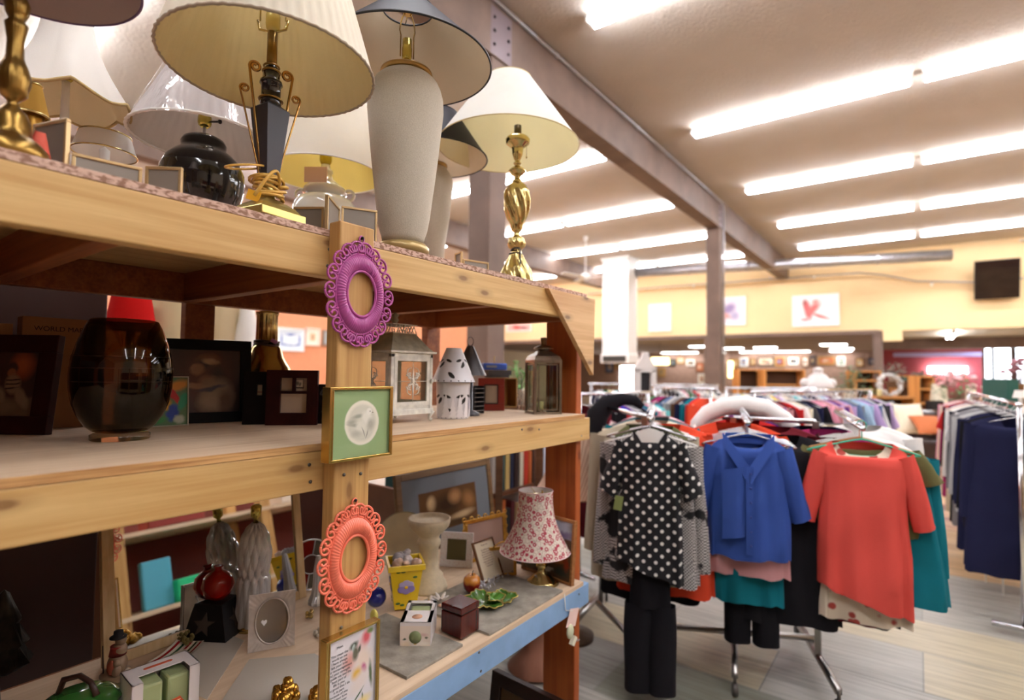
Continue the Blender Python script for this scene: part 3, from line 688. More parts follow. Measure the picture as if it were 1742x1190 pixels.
# ---- F tall speckled vase lamp with black shade; G its twin
stone = None
n = NT('speckled_stoneware'); co = n.coord(); f = n.mr(n.noise(co, 520, 3), .36, .66); bb = n.bsdf(n.mix(f, lin((186, 176, 158)), lin((202, 193, 176))), .75); n.bump(bb, n.noise(co, 300, 2), .25, .002); stone = n.m
goldr = mat('brushed_gold_ring', (176, 142, 84), .35, .9)
clining = cloth('ecru_lining', (240, 228, 204), .08); cblack = cloth('black_shade_cloth', (44, 42, 50), 0, .55)
def vase_lamp(pxa, X, pts, disc, gold_row, sock, shade_row, shade_r, top_row, top_r, label):
    P = axis(pxa, 300, X); t = thing('table_lamp', label, 'lamp', (*P, ZT))
    pr = prof(P, pts, ZT); z0 = .026
    pr = [(pr[0][0]*.95, z0)]+[q for q in pr if q[1] > z0+.005]
    MB().lathe(pr, 56).build('vase_body', stone, t)
    rd = sz(disc, (*P, ZT)); MB().lathe([(rd*.92, 0), (rd*1.02, .006), (rd*1.02, .018), (rd*.9, .027)], 48).build('foot_disc', mat('gold_glaze', (184, 158, 104), .3, .35), t)
    zg = pr[-1][1]; rg_ = pr[-1][0]; MB().lathe([(rg_*1.0, zg-.002), (rg_*1.10, zg+.006), (rg_*1.08, zg+.012), (rg_*.8, zg+.018), (rg_*.3, zg+.020), (.008, zg+.021)], 40).build('neck_cap', goldr, t)
    MB().tube([(0, 0, zg+.015), (0, 0, zat(P, sock[0])-ZT)], .009, 12).build('stem', mat('bone_stem', (214, 196, 150), .4), t)
    za, zc = zat(P, sock[0])-ZT, zat(P, sock[1])-ZT; socket(t, za, zc, .0135, rz=2.5)
    z0 = zat(P, shade_row)-ZT; r0 = sz(shade_r, (*P, ZT+z0)); z1 = zat(P, top_row)-ZT; r1 = sz(top_r, (*P, ZT+z1))
    harp(t, za+.01, z1-.01, .022, 1.0, brassd)
    shade(t, z0, r0, z1, r1, cblack, clining, mat('black_piping', (26, 24, 26), .5), trimr=.0028)
    return t, P
Ft, FP_ = vase_lamp(688, -1.092, [(404, 37), (392, 41), (370, 45), (320, 51), (270, 57), (220, 62), (190, 65), (170, 64), (155, 60), (143, 54), (136, 47), (132, 41)], 44, 0, (104, 68), 112, 146, 16, 44, 'tall grey speckled vase lamp with a wide black shade, standing at the board edge')
vase_lamp(737, -1.42, [(420, 22), (380, 28), (340, 32), (315, 34), (303, 33), (294, 28), (286, 22)], 26, 0, (276, 258), 270, 92, 195, 40, 'second grey speckled vase lamp, half hidden behind the first')
# ---- H brass twist lamp
P = axis(879, 380, -1.135); H_ = thing('table_lamp', 'twisted brass candlestick lamp with a plain white shade at the right end', 'lamp', (*P, ZT))
pr = prof(P, [(472, 29), (466, 27), (458, 24), (448, 18), (438, 13), (431, 10), (426, 8), (421, 13), (414, 15), (406, 13), (401, 6), (396, 5), (392, 9), (388, 10), (383, 11), (372, 16), (356, 20), (340, 22), (326, 21), (316, 16), (311, 9), (307, 8), (304, 5), (300, 6), (297, 10), (291, 15), (286, 10), (282, 4), (278, 7), (274, 4), (270, 6), (262, 9), (252, 10), (249, 14), (244, 20), (238, 21), (234, 18), (231, 10)], ZT)
pr[0] = (pr[0][0], 0); zq = lambda py: zat(P, py)-ZT
fine = []
for i in range(len(pr)-1):
    for k in range(3): f = k/3; fine.append((pr[i][0]*(1-f)+pr[i+1][0]*f, pr[i][1]*(1-f)+pr[i+1][1]*f))
fine.append(pr[-1])
tw = lambda a, z, r: r*(1+.12*math.sin(8*a+z*60)*math.sin(PI*min(1, max(0, (z-zq(386))/(zq(314)-zq(386)))))) if zq(386) < z < zq(314) else (r*(1+.06*math.sin(10*a+z*60)) if z < zq(432) or zq(423) < z < zq(404) else r)
MB().lathe(fine, 80, fn=tw).build('body', brass, H_)
MB().tube([(0, 0, zq(233)), (0, 0, zq(214))], .013, 14).build('socket', mat('dark_bronze', (96, 80, 50), .35, .8), H_)
pc_ = MB(); pc_.tube([(.03, 0, zq(236)), (.032, 0, zq(240)), (.032, 0, zq(264))], .0009, 5, M=TR(rz=.65)); pc_.ell((.032, 0, zq(267)), (.003, .003, .005), 8, 6, M=TR(rz=.65)); pc_.build('pull_chain', brass, H_)
b = MB(); b.tube([(.022*math.cos(a)+(.004*math.sin(a*.5)), .022*math.sin(a), zq(444)+.0035*a*.6+.004*math.sin(a*.8)) for a in [k/60*2*PI*3 for k in range(60)]]+[(.04, -.03, .03), (.03, -.06, .006)], .0024, 6); b.build('wound_cord', mat('black_cord', (44, 40, 46), .45), H_)
z0 = zq(250); r0 = sz(120, (*P, ZT+z0)); _k = sz(16, (*P, ZT+z0)); z1 = zq(135); r1 = sz(38, (*P, ZT+z1))
shade(H_, z0, r0, z1, r1, cloth('bright_white_cloth', (250, 248, 244), .35), cloth('ivory_lining', (250, 240, 200), .5), cloth('ivory_trim', (214, 196, 150)), trimr=.0018, dx=-RT.x*_k, dy=-RT.y*_k)
# ---- folding gold photo frames
greyg = mat('frame_backing_grey', (150, 142, 132), .35); goldf = mat('thin_gold_frame', (206, 176, 128), .35, .55)
def panel(t, p0, p1, h, fw=.006, face=None, name='frame', lean=0., mats=None, dep=.008):
    """one upright framed panel between two ground points p0 -> p1 (world), seen from the camera side"""
    p0 = Vector(p0); p1 = Vector(p1); u = (p1-p0); W = u.length; u.normalize()
    nrm = Vector((u.y, -u.x, 0))           # to the viewer
    o = p0-t.location
    up = (Vector((0, 0, 1))*math.cos(lean)-nrm*math.sin(lean)); nn = u.cross(up)
    M = Matrix(((u.x, nn.x, up.x, o.x), (u.y, nn.y, up.y, o.y), (u.z, nn.z, up.z, o.z), (0, 0, 0, 1)))
    mats = mats or (goldf, greyg); b = MB()
    b.box((W/2, 0, fw/2), (W, dep, fw), M=M); b.box((W/2, 0, h-fw/2), (W, dep, fw), M=M)
    b.box((fw/2, 0, h/2), (fw, dep, h-2*fw), M=M); b.box((W-fw/2, 0, h/2), (fw, dep, h-2*fw), M=M)
    fr = b.build(name, mats[0], t, bevel=min(.0015, fw*.2))
    pb = MB(); g_ = fw*.9
    pb.quad([(g_, dep*.15, g_), (W-g_, dep*.15, g_), (W-g_, dep*.15, h-g_), (g_, dep*.15, h-g_)], M=M)
    pb.box((W/2, -dep*.32, h/2), (W-g_*2, dep*.3, h-g_*2), M=M)
    return fr, pb.build('picture' if face is None else face, mats[1], t), M, W
def folding(label, panels, group=None):
    """panels: (px left, px right, row of top at left edge, X left, X right)"""
    px0, px1, py, xa, xb = panels[0]; a0 = onX(px0, 300, xa)
    t = thing('folding_photo_frame', label, 'photo frame', (a0.x, a0.y, ZT), 0, group)
    for (px0, px1, py, xa, xb) in panels:
        a = onX(px0, py, xa); c = onX(px1, py, xb); h = a.z-ZT
        panel(t, (a.x, a.y, ZT), (c.x, c.y, ZT), h, .0055, 'glass', 'frame')
folding('gold hinged photo frame with grey backing, beside the ornate brass lamp', [(60, 117, 213, -1.20, -1.12), (122, 243, 259, -1.12, -1.105)])
folding('small gold hinged frame standing against the black urn lamp', [(249, 311, 283, -1.11, -1.062)])
folding('gold folding frame with three leaves, just left of the middle post', [(500, 552, 352, -1.16, -1.10), (556, 577, 330, -1.05, -1.12), (581, 642, 350, -1.13, -1.09)])
folding('tiny gold folding frame between the vase lamps and the twisted lamp', [(775, 786, 431, -1.2, -1.16), (787, 831, 440, -1.16, -1.13)])
P = axis(178, 262, -1.75); t = thing('small_lamp', 'low lamp with a rounded white shade behind the folding frame', 'lamp', (*P, ZT))
z0 = zat(P, 262)-ZT; r0 = sz(58, (*P, ZT)); shade(t, z0, r0, z0+.05, r0*.8, cwhite, cwin, brass, seg=48, ring=False)
MB().lathe([(.05, 0), (.05, .012), (.012, .02), (.012, z0+.01), (0, z0+.02)], 20).build('base', white, t)
b = MB(); b.box((0, 0, .055), (.016, .075, .11)); tag(b.build('white_box', mat('white_card', (232, 226, 220), .7), loc=(*axis(108, 262, -1.34), ZT), rz=.2), 'narrow white card box standing behind the folding frame', 'box')
b = MB(); b.grid(lambda u, v: (.022*(1-v)*math.cos(2*PI*u)*.8+.01*v, .022*(1-v*.7)*math.sin(2*PI*u), .062*v), 8, 3, cu=True); p = onX(64, 262, -1.115)
tag(b.build('price_tag', paint('red_tag', (214, 84, 60), [('e', .3, .4, .1, .3, 20, (236, 170, 150), .5)]), loc=(p.x, p.y, ZT)), 'crumpled red price tag by the foot of the ornate brass lamp', 'tag')

# ================================================================== THINGS HUNG ON THE MIDDLE POST
HX = XF+.04          # front face of the post
def oval_frame(label, rgb, pxc, pyc, hw_px, top, bot, ow, otop, obot):
    c = onX(pxc, pyc, HX+.012); z1 = onX(pxc+4, top, HX+.012).z; z0 = onX(pxc, bot, HX+.012).z
    ya, yb = onX(pxc-hw_px, pyc, HX+.012).y, onX(pxc+hw_px, pyc, HX+.012).y
    a_, b_ = (yb-ya)/2, (z1-z0)/2; zc = (z0+z1)/2; yc = (ya+yb)/2
    t = thing('oval_picture_frame', label, 'picture frame', (HX+.001, yc, zc))
    m = mat('painted_%d_%d' % rgb[:2], rgb, .42, var=.06, vs=30, Coat_Weight=.25)
    # plane coordinates: s -> +Y (to the right as seen), v -> up, n -> +X
    M = Matrix(((0, 0, 1, 0), (1, 0, 0, 0), (0, 1, 0, 0), (0, 0, 0, 1)))
    ia, ib = a_*ow, b_*ow*1.02; ma, mb_ = a_*.70, b_*.76
    b = MB()
    def f(u, v):
        a = 2*PI*u; rr = v; q = math.sin(PI*min(1, rr)); x = (ia+(ma-ia)*rr); y = (ib+(mb_-ib)*rr)
        rib = .0016*(abs(math.sin(a*38))**.6)*(1 if .12 < rr < .95 else 0)
        return (x*math.cos(a), y*math.sin(a), .004+.011*q**.7+rib-.002*rr)
    b.grid(f, 304, 10, cu=True, M=M)
    b.tube([(ia*1.0*math.cos(k/96*2*PI), ib*math.sin(k/96*2*PI), .0085) for k in range(96)], .0032, 8, closed=True, M=M)
    b.tube([(ma*math.cos(k/96*2*PI), mb_*math.sin(k/96*2*PI), .003) for k in range(96)], .0028, 8, closed=True, M=M)
    b.build('ribbed_ring', m, t)
    # pierced border of paired scrolls
    N = 18; s_ = MB(); oa, ob_ = (a_+ma)/2, (b_+mb_)/2; ra = (a_-ma)/2
    ang = []; tot = 0; per = [0]
    for k in range(720): q = k/720*2*PI; tot += math.hypot(oa*math.sin(q), ob_*math.cos(q)); per.append(tot)
    for k in range(N):
        want = tot*(k+.5)/N; ang.append(next(i for i in range(721) if per[i] >= want)/720*2*PI+PI/2)
    L = tot/720*2*PI/N/2
    for a in ang:
        cx, cy = oa*math.cos(a), ob_*math.sin(a); n_ = Vector((math.cos(a)/oa, math.sin(a)/ob_)).normalized(); tn = Vector((-n_.y, n_.x))
        for sg in (-1, 1):
            q = [(L*1.02*math.sin(j/8*PI/2), ra*.95*math.cos(j/8*PI/2)) for j in range(9)]+[(L*.47+L*.55*(1-.62*j/14)*math.cos(j/14*4.3), -ra*.85*(1-.62*j/14)*math.sin(j/14*4.3)) for j in range(1, 15)]
            pts = [(cx+tn.x*sg*x_+n_.x*y_, cy+tn.y*sg*x_+n_.y*y_, .0050) for x_, y_ in q]
            s_.tube(pts, .0027, 6, M=M); s_.ell(pts[-1], (.0036, .0036, .0036), 8, 6, M=M)
        s_.tube([(cx-n_.x*ra*.3, cy-n_.y*ra*.3, .0045), (cx-n_.x*ra*1.15, cy-n_.y*ra*1.15, .0045)], .0021, 6, M=M)
    s_.build('scroll_border', m, t)
    lp_ = MB(); lp_.tube([(.0+.006*math.cos(k/12*2*PI), b_+.004+.008*math.sin(k/12*2*PI), .004) for k in range(12)], .0022, 6, closed=True, M=M)
    lp_.build('hanging_loop', m, t)
    nl = MB(); nl.lathe([(.0035, 0), (.0035, .008), (0, .009)], 8, M=TR((.0, .001, b_+.008), ry=PI/2)); nl.build('nail', MATS['dark_steel'], t)
oval_frame('magenta oval frame with a pierced scroll border, hung on the middle post', (176, 74, 144), 613, 500, 58, 410, 590, .42, 0, 0)
oval_frame('coral oval frame with a pierced scroll border, lower on the middle post', (250, 126, 96), 601, 948, 58, 858, 1042, .41, 0, 0)
def post_picture(label, cat, corners, art, dep, fm, mat_m, name='framed_picture'):
    """corners in the photo of the front face: lower left, lower right, upper right, upper left"""
    X = HX+dep; L = [onX(x, y, X) for x, y in corners]
    ya, yb = (L[0].y+L[3].y)/2, (L[1].y+L[2].y)/2; za, zb_ = (L[0].z+L[1].z)/2, (L[2].z+L[3].z)/2
    t = thing(name, label, cat, (HX+.0005, (ya+yb)/2, za)); W, H = yb-ya, zb_-za; t.rotation_euler[0] = 0
    b = MB(); f = .006
    for s in (-1, 1): b.box((dep/2, s*(W/2-f/2), H/2), (dep, f, H)); b.box((dep/2, 0, H/2+s*(H/2-f/2)), (dep, W-2*f, f))
    for s in (-1, 1): b.box((dep-.001, s*(W/2-f*1.35), H/2), (.003, f*.5, H-2*f))
    b.build('frame', fm, t, bevel=.0012)
    pb = MB(); x = dep-.006; g_ = f*.8
    pb.quad([(x, -(W/2-g_), g_), (x, W/2-g_, g_), (x, W/2-g_, H-g_), (x, -(W/2-g_), H-g_)]); pb.box((x*.5-.001, 0, H/2), (x-.003, W-2*g_, H-2*g_))
    q = pb.build('picture', art, t)
    gl = MB(); gl.quad([(x+.003, -(W/2-g_), g_), (x+.003, W/2-g_, g_), (x+.003, W/2-g_, H-g_), (x+.003, -(W/2-g_), H-g_)]); gl.build('glass_pane', glass('picture_glass'), t)
    return t, W, H, x
gf = mat('satin_gold_metal', (206, 172, 98), .26, .95)
doves = [('e', .515, .50, .29, .335, 0, (238, 232, 214), .05), ('e', .515, .50, .245, .285, 0, (216, 212, 194), .12),
         ('e', .46, .60, .14, .035, 8, (168, 168, 150), .6), ('e', .60, .56, .09, .13, 30, (236, 232, 218), .4), ('e', .63, .66, .05, .06, 0, (240, 236, 224), .3), ('e', .40, .47, .13, .03, -6, (172, 170, 152), .6),
         ('e', .50, .44, .10, .10, 20, (230, 226, 210), .4), ('e', .66, .47, .07, .1, 0, (186, 182, 164), .6), ('e', .34, .52, .09, .05, 15, (176, 174, 156), .7), ('e', .42, .34, .10, .06, 0, (196, 192, 174), .7), ('e', .54, .36, .01, .09, 20, (160, 156, 142), .5), ('e', .60, .33, .01, .08, -15, (160, 156, 142), .5), ('e', .645, .665, .008, .01, 0, (80, 76, 70), .3), ('e', .69, .645, .02, .008, -20, (150, 140, 120), .3)]
post_picture('gold framed print of two doves in a round cream mount on green', 'picture', [(555, 789), (664, 774), (672, 659), (566, 656)], paint('dove_print', (150, 176, 122), doves, .7, .012), .028, gf, None)
fl = [('e', .70, .80, .16, .12, 30, (236, 196, 196), .6), ('e', .78, .87, .10, .10, 0, (226, 96, 104), .6), ('e', .45, .66, .16, .14, 30, (236, 170, 156), .7), ('e', .72, .62, .22, .16, -20, (244, 222, 206), .6), ('e', .60, .47, .12, .09, 0, (240, 190, 80), .6),
      ('e', .74, .50, .05, .08, 30, (206, 110, 146), .6), ('e', .66, .36, .24, .12, 20, (242, 226, 218), .6), ('e', .88, .40, .04, .18, 8, (96, 116, 80), .6), ('e', .62, .20, .16, .015, 35, (84, 108, 76), .5), ('e', .72, .16, .02, .07, 10, (90, 112, 80), .5), ('e', .72, .10, .2, .07, 10, (246, 224, 150), .7), ('e', .86, .93, .08, .04, 0, (120, 140, 80), .6),
      ('e', .52, .83, .10, .045, 10, (92, 98, 84), .5), ('e', .52, .80, .04, .05, 0, (200, 214, 206), .4), ('e', .56, .73, .07, .10, -10, (112, 108, 88), .5), ('e', .64, .76, .03, .06, -30, (90, 90, 72), .5)]
t, W, H, x = post_picture('gold framed verse with lilies and a small angel, lowest on the middle post', 'picture', [(541, 1262), (634, 1200), (657, 1048), (566, 1088)], paint('lily_verse', (238, 230, 232), fl, .7, .02), .022, gf, None)
ink = mat('ink', (52, 48, 50), .8)
Mx = Matrix(((0, 0, 1, x+.0008), (1, 0, 0, -W*.24), (0, 1, 0, H*.86), (0, 0, 0, 1)))
tb = lettering('verse_lettering', 'Mom\n\nYou mean the\nworld to me\nI have always\nfelt your love\nyour encouragement\nand your strength\nto guide me and the\nbest part of\nlife is you\nthe good that I do\nis in part\nbecause of you\nand your love\nMom forever', H*.040, ink, t, Mx, ext=.0001)

# ================================================================== MIDDLE BOARD
gk = mat('near_black_wood', (20, 10, 9), .5, var=.2, vs=12, Specular_IOR_Level=.15); dkred = mat('dark_red_wood', (50, 15, 13), .45, var=.25, vs=14, Specular_IOR_Level=.15)
# boxes behind, with lettering
kraft = mat('kraft_card', (150, 104, 66), .85, var=.08)
p0 = onX(36, 600, -1.775); p1 = onX(166, 600, -1.775)
t = thing('cardboard_box', 'upright brown cardboard box lettered WORLD MARKET behind the children photo', 'box', (-1.80, (p0.y+p1.y)/2, ZM))
hb = onX(90, 540, -1.775).z-ZM; MB().box((0, 0, hb/2), (.05, p1.y-p0.y, hb)).build('box_body', kraft, t, bevel=.002)
zt_ = onX(90, 563, -1.775).z-ZM
lettering('box_lettering', 'WORLD MARKET', .017, mat('box_ink', (50, 24, 20), .8), t, Matrix(((0, 0, 1, .0252), (1, 0, 0, .01), (0, 1, 0, zt_), (0, 0, 0, 1))))
p0 = onX(-60, 600, -1.775); p1 = onX(20, 600, -1.775)
o = MB().box((0, 0, .115), (.05, p1.y-p0.y, .26)).build('cardboard_box', kraft, loc=(-1.80, (p0.y+p1.y)/2, ZM+.015))
tag(o, 'plain brown cardboard box at the far left of the middle board', 'box')
o.location.z = ZM+.015
# children photo
t = thing('framed_photo', 'dark framed photo of two children sitting, left end of the middle board', 'photo', (-1.66, .36, ZM))
kids = [('r', .5, .16, .5, .16, 0, (112, 92, 70), .3), ('e', .72, .78, .2, .22, 0, (176, 92, 50), .7), ('e', .56, .74, .10, .10, 0, (58, 34, 24), .3), ('e', .56, .67, .07, .07, 0, (150, 96, 66), .3), ('e', .60, .50, .13, .16, 0, (150, 124, 100), .3), ('r', .60, .56, .12, .012, 5, (60, 40, 32), .2), ('r', .60, .50, .12, .012, 5, (60, 40, 32), .2), ('r', .60, .44, .12, .012, 5, (60, 40, 32), .2),
        ('e', .22, .72, .10, .12, 0, (44, 26, 18), .4), ('e', .24, .50, .17, .16, 20, (96, 66, 46), .4), ('e', .42, .30, .10, .18, 10, (152, 130, 104), .4), ('e', .76, .30, .09, .2, 35, (150, 128, 104), .4), ('e', .14, .32, .1, .18, -10, (140, 118, 96), .4), ('e', .5, .16, .22, .1, 0, (130, 112, 88), .6)]
a = onZ(-70, 735, ZM); c = onZ(98, 740, ZM)
panel(t, (-1.79, .25, ZM), (-1.612, .385, ZM), .232, .042, mats=(dkred, paint('children_photo', (60, 34, 24), kids, .4, .02)), dep=.02, lean=.12)
# smoked glass vase
P = (-1.40, .458); t = thing('glass_vase', 'big smoky glass bowl vase on a thick clear foot', 'vase', (*P, ZM))
n = NT('smoked_glass'); tr = n.n('ShaderNodeBsdfTransparent'); tr.inputs[0].default_value = (.40, .32, .20, 1); gl = n.n('ShaderNodeBsdfGlossy'); gl.inputs['Roughness'].default_value = .03
mx = n.n('ShaderNodeMixShader'); n.l(n.schlick(.035), mx.inputs[0]); n.l(tr.outputs[0], mx.inputs[1]); n.l(gl.outputs[0], mx.inputs[2]); n.l(mx.outputs[0], n.out.inputs[0]); smoke = n.m
pr = prof(P, [(735, 30), (731, 50), (722, 62), (705, 75), (685, 84), (660, 89), (635, 90), (610, 87), (585, 79), (563, 70), (546, 60)], ZM)
pr2 = [(max(.001, r-.004), z+.002) for r, z in pr[::-1]]
MB().lathe([(0, pr[0][1]-.001)]+pr+pr2+[(0, pr[0][1]+.012)], 64).build('bowl', smoke, t)
zb_ = pr[0][1]; r_ = sz(53, (*P, ZM)); MB().lathe([(r_*.97, .001), (r_, .003), (r_, zb_-.003), (r_*.9, zb_), (0, zb_)], 48).build('foot', glass('clear_foot', (226, 214, 196), 0, 1.6), t)
b = MB()
for py in (607, 626, 648):
    z = zat(P, py)-ZM; r = sz({607: 87.5, 626: 90, 648: 90}[py], (*P, ZM+z))-.0005; b.tube([(r*math.cos(k/72*2*PI), r*math.sin(k/72*2*PI), z) for k in range(72)], .0007, 5, closed=True)
b.build('etched_rings', glass('etched', (170, 160, 150), .2, 1.9), t)
# painted tile
t = thing('painted_tile', 'small bright painted tile in blue, green, yellow and red behind the glass vase', 'tile', (-1.62, .62, ZM))
tile = [('e', .80, .82, .3, .12, 20, (224, 150, 60), .5), ('e', .75, .6, .08, .22, 30, (198, 40, 44), .3), ('e', .55, .45, .16, .14, 40, (232, 170, 60), .3), ('e', .30, .30, .2, .14, 30, (232, 196, 80), .3), ('e', .72, .25, .13, .2, -15, (30, 70, 170), .3), ('e', .92, .5, .1, .2, -20, (40, 150, 110), .3), ('e', .4, .12, .25, .08, 0, (60, 150, 80), .4), ('e', .85, .12, .12, .1, 0, (190, 200, 180), .4), ('e', .2, .6, .1, .2, 0, (70, 140, 90), .4)]
panel(t, (-1.640, .560, ZM), (-1.622, .690, ZM), .135, .003, mats=(mat('tile_edge', (190, 180, 160), .5), paint('painted_tile', (90, 130, 90), tile, .3, .05)), dep=.012, lean=.1)
# portrait print in black frame
girl = [('e', .5, .5, .45, .5, 0, (92, 44, 22), .8), ('e', .55, .80, .18, .12, 10, (110, 66, 38), .4), ('e', .50, .76, .13, .09, 0, (60, 34, 20), .5), ('e', .60, .80, .13, .05, -10, (176, 138, 104), .5), ('e', .43, .68, .10, .10, 0, (156, 106, 72), .4), ('e', .38, .71, .03, .05, 0, (160, 110, 76), .4), ('e', .70, .56, .13, .22, 15, (56, 32, 18), .6),
        ('e', .56, .48, .14, .12, 20, (140, 96, 66), .5), ('e', .42, .42, .20, .06, -8, (160, 110, 76), .4), ('e', .70, .30, .22, .26, 10, (150, 120, 92), .5), ('e', .62, .18, .2, .18, 0, (166, 136, 106), .6), ('e', .80, .20, .12, .2, 0, (110, 76, 50), .6), ('e', .25, .38, .08, .08, 0, (70, 40, 24), .4), ('e', .60, .38, .2, .04, 15, (70, 60, 66), .5), ('e', .12, .2, .2, .3, 0, (44, 22, 14), .7)]
t = thing('framed_print', 'black framed sepia print of a girl in a white dress behind the glass vase', 'picture', (-1.66, .76, ZM))
panel(t, (-1.700, .622, ZM), (-1.628, .868, ZM), .242, .030, mats=(mat('black_frame', (8, 7, 8), .5, Specular_IOR_Level=.15), paint('girl_print', (48, 22, 14), girl, .35, .04)), dep=.022, lean=.10)
# dark wooden window frames
def wnd(t, p0, p1, h, dep, panes, m, art, lean=0.):
    p0 = Vector(p0); p1 = Vector(p1); u = (p1-p0); W = u.length; u.normalize(); nrm = Vector((u.y, -u.x, 0)); o = p0-t.location
    up = Vector((0, 0, 1))*math.cos(lean)-nrm*math.sin(lean); nn = u.cross(up); M = Matrix(((u.x, nn.x, up.x, o.x), (u.y, nn.y, up.y, o.y), (u.z, nn.z, up.z, o.z), (0, 0, 0, 1)))
    b = MB(); xs = sorted({0, 1, *[q[0] for q in panes], *[q[2] for q in panes]}); zs = sorted({0, 1, *[q[1] for q in panes], *[q[3] for q in panes]})
    for i in range(len(xs)-1):
        for j in range(len(zs)-1):
            cx, cz = (xs[i]+xs[i+1])/2, (zs[j]+zs[j+1])/2
            if any(q[0] < cx < q[2] and q[1] < cz < q[3] for q in panes): continue
            b.box((cx*W, 0, cz*h), ((xs[i+1]-xs[i])*W+.0002, dep, (zs[j+1]-zs[j])*h+.0002), M=M)
    b.build('frame', m, t)
    pb = MB(); pb.quad([(.01, -dep*.1, .01), (W-.01, -dep*.1, .01), (W-.01, -dep*.1, h-.01), (.01, -dep*.1, h-.01)], M=M); pb.box((W/2, -dep*.3, h/2), (W-.02, dep*.3, h-.02), M=M); pb.build('picture', art, t)
pap = paint('window_print', (204, 184, 162), [('r', .62, .79, .13, .1, 0, (60, 50, 46), .02), ('r', .62, .79, .115, .088, 0, (212, 196, 178), .02), ('e', .60, .80, .05, .05, 30, (110, 100, 92), .5), ('e', .66, .78, .03, .05, -20, (120, 108, 98), .5), ('r', .62, .71, .12, .012, 0, (40, 34, 32), .2), ('r', .5, .63, .34, .01, 0, (150, 70, 50), .3)], .5, 0)
t = thing('multi_picture_frame', 'dark red wooden frame with three openings, left of the middle post', 'picture frame', (-1.45, .87, ZM))
wnd(t, (-1.480, .835, ZM), (-1.385, .935, ZM), .155, .022, [(.27, .62, .50, .86), (.56, .62, .79, .86), (.27, .22, .79, .57)], dkred, pap, .03)
t = thing('picture_frame', 'dark wooden frame leaning behind the three-window frame', 'picture frame', (-1.52, .87, ZM))
wnd(t, (-1.540, .800, ZM), (-1.475, .875, ZM), .150, .02, [(.35, .55, .5, .75)], gk, pap, .05)
t = thing('picture_frame', 'narrow black frame standing right against the three-window frame', 'picture frame', (-1.40, .96, ZM))
wnd(t, (-1.425, .955, ZM), (-1.385, .992, ZM), .115, .02, [(.3, .3, .7, .7)], gk, MATS['near_black_wood'])
# brass column lamp base behind
P = axis(453, 600, -1.72); t = thing('table_lamp', 'fluted brass column lamp base behind the wooden frames, its top hidden', 'lamp', (*P, ZM))
pr = prof(P, [(640, 50), (625, 42), (607, 30), (592, 26), (586, 20), (580, 18), (560, 17.5), (537, 17.5), (534, 20), (531, 20), (529, 8)], ZM); pr = [(pr[0][0]*1.25, 0), (pr[0][0]*1.25, .012)]+[q for q in pr if q[1] > .02]
MB().lathe(pr, 48, fn=lambda a, z, r: r*(1+.07*math.cos(14*a)) if r < sz(19, (*P, ZM+.2)) and z > .1 else r).build('body', brass, t)
b = MB(); zc = zat(P, 584)-ZM; rc_ = sz(21, (*P, ZM+zc)); b.tube([(rc_*math.cos(a)*(1.05+.1*math.sin(a*2.3)), rc_*math.sin(a), zc+.008*math.sin(a*.7)) for a in [k/60*2*PI*3 for k in range(60)]], .003, 6); b.build('wound_cord', mat('brown_cord', (84, 60, 52), .5), t)
MB().box((0, 0, 0), (.02, .003, .012), M=TR((.045, .0, zc+.006), rz=.9, ry=.5)).build('cord_tag', mat('mauve_tag', (190, 130, 190), .6), t)
# wrought iron scroll easel by the post
t = thing('iron_easel', 'small curled black iron easel in the shadow of the middle post', 'easel', (-1.262, .905, ZM))
b = MB()
for s in (-1, 1):
    pts = [(-.01, s*.02, 0)]+[(-.012-.01*math.sin(v*3), s*(.02-.010*v), .1*v) for v in [k/8 for k in range(1, 9)]]+[(-.012+.012*math.sin(k*.5), s*(.01+.012*(1-math.cos(k*.5))), .1+.010*math.sin(k*.5)) for k in range(1, 11)]
    b.tube(pts, .0022, 6)
b.tube([(.03, 0, 0), (-.01, 0, .02), (-.012, 0, .09)], .002, 6); b.tube([(0, -.02, .02), (0, .02, .02)], .002, 6); b.build('scrolls', blackm, t)
# ---- white lantern
Xl = -1.238; ya = onX(664, 700, Xl).y; yb = onX(735, 700, Xl).y; S = yb-ya; Pc = (Xl-S/2, (ya+yb)/2)
def zl(py): return zat((Xl, (ya+yb)/2), py)-ZM
t = thing('lantern', 'white distressed metal lantern with scrollwork glass doors and curled feet', 'lantern', (*Pc, ZM))
aged = mat('aged_white_metal', (226, 224, 214), .55, .1, var=.22, vs=35, bump=.2); ageg = mat('aged_grey_roof', (172, 168, 148), .5, .15, var=.3, vs=30, bump=.2)
zb0, zb1 = zl(697), zl(602); h2 = S/2; b = MB()
b.box((0, 0, zb0-.006), (S*1.03, S*1.03, .016)); b.box((0, 0, zb0+.008), (S*.97, S*.97, .014)); b.box((0, 0, zb1-.004), (S*1.0, S*1.0, .014)); b.box((0, 0, zb1+.006), (S*1.10, S*1.10, .006))
for i in (-1, 1):
    for j in (-1, 1): b.box((i*(h2-.006), j*(h2-.006), (zb0+zb1)/2), (.012, .012, zb1-zb0))
b.build('body', aged, t, bevel=.001)
b = MB(); zr = [zb1+.009, zl(588), zl(578), zl(570), zl(566)]; wr = [1.02, .86, .72, .60, .56]
b.grid(lambda u, v: (h2*wr[int(round(v*4))]*sq[int(round(u*4)) % 4][0], h2*wr[int(round(v*4))]*sq[int(round(u*4)) % 4][1], zr[int(round(v*4))]), 4, 4, cu=True, smooth=False)
b.tube([(-.0+h2*.72, -.03, zl(580)), (h2*.76, -.015, zl(586)), (h2*.76, 0, zl(582)), (h2*.76, .015, zl(586)), (h2*.72, .03, zl(580))], .002, 6)
rf = b.build('domed_roof', ageg, t)
b = MB(); zg0, zg1 = zl(566), zl(551)
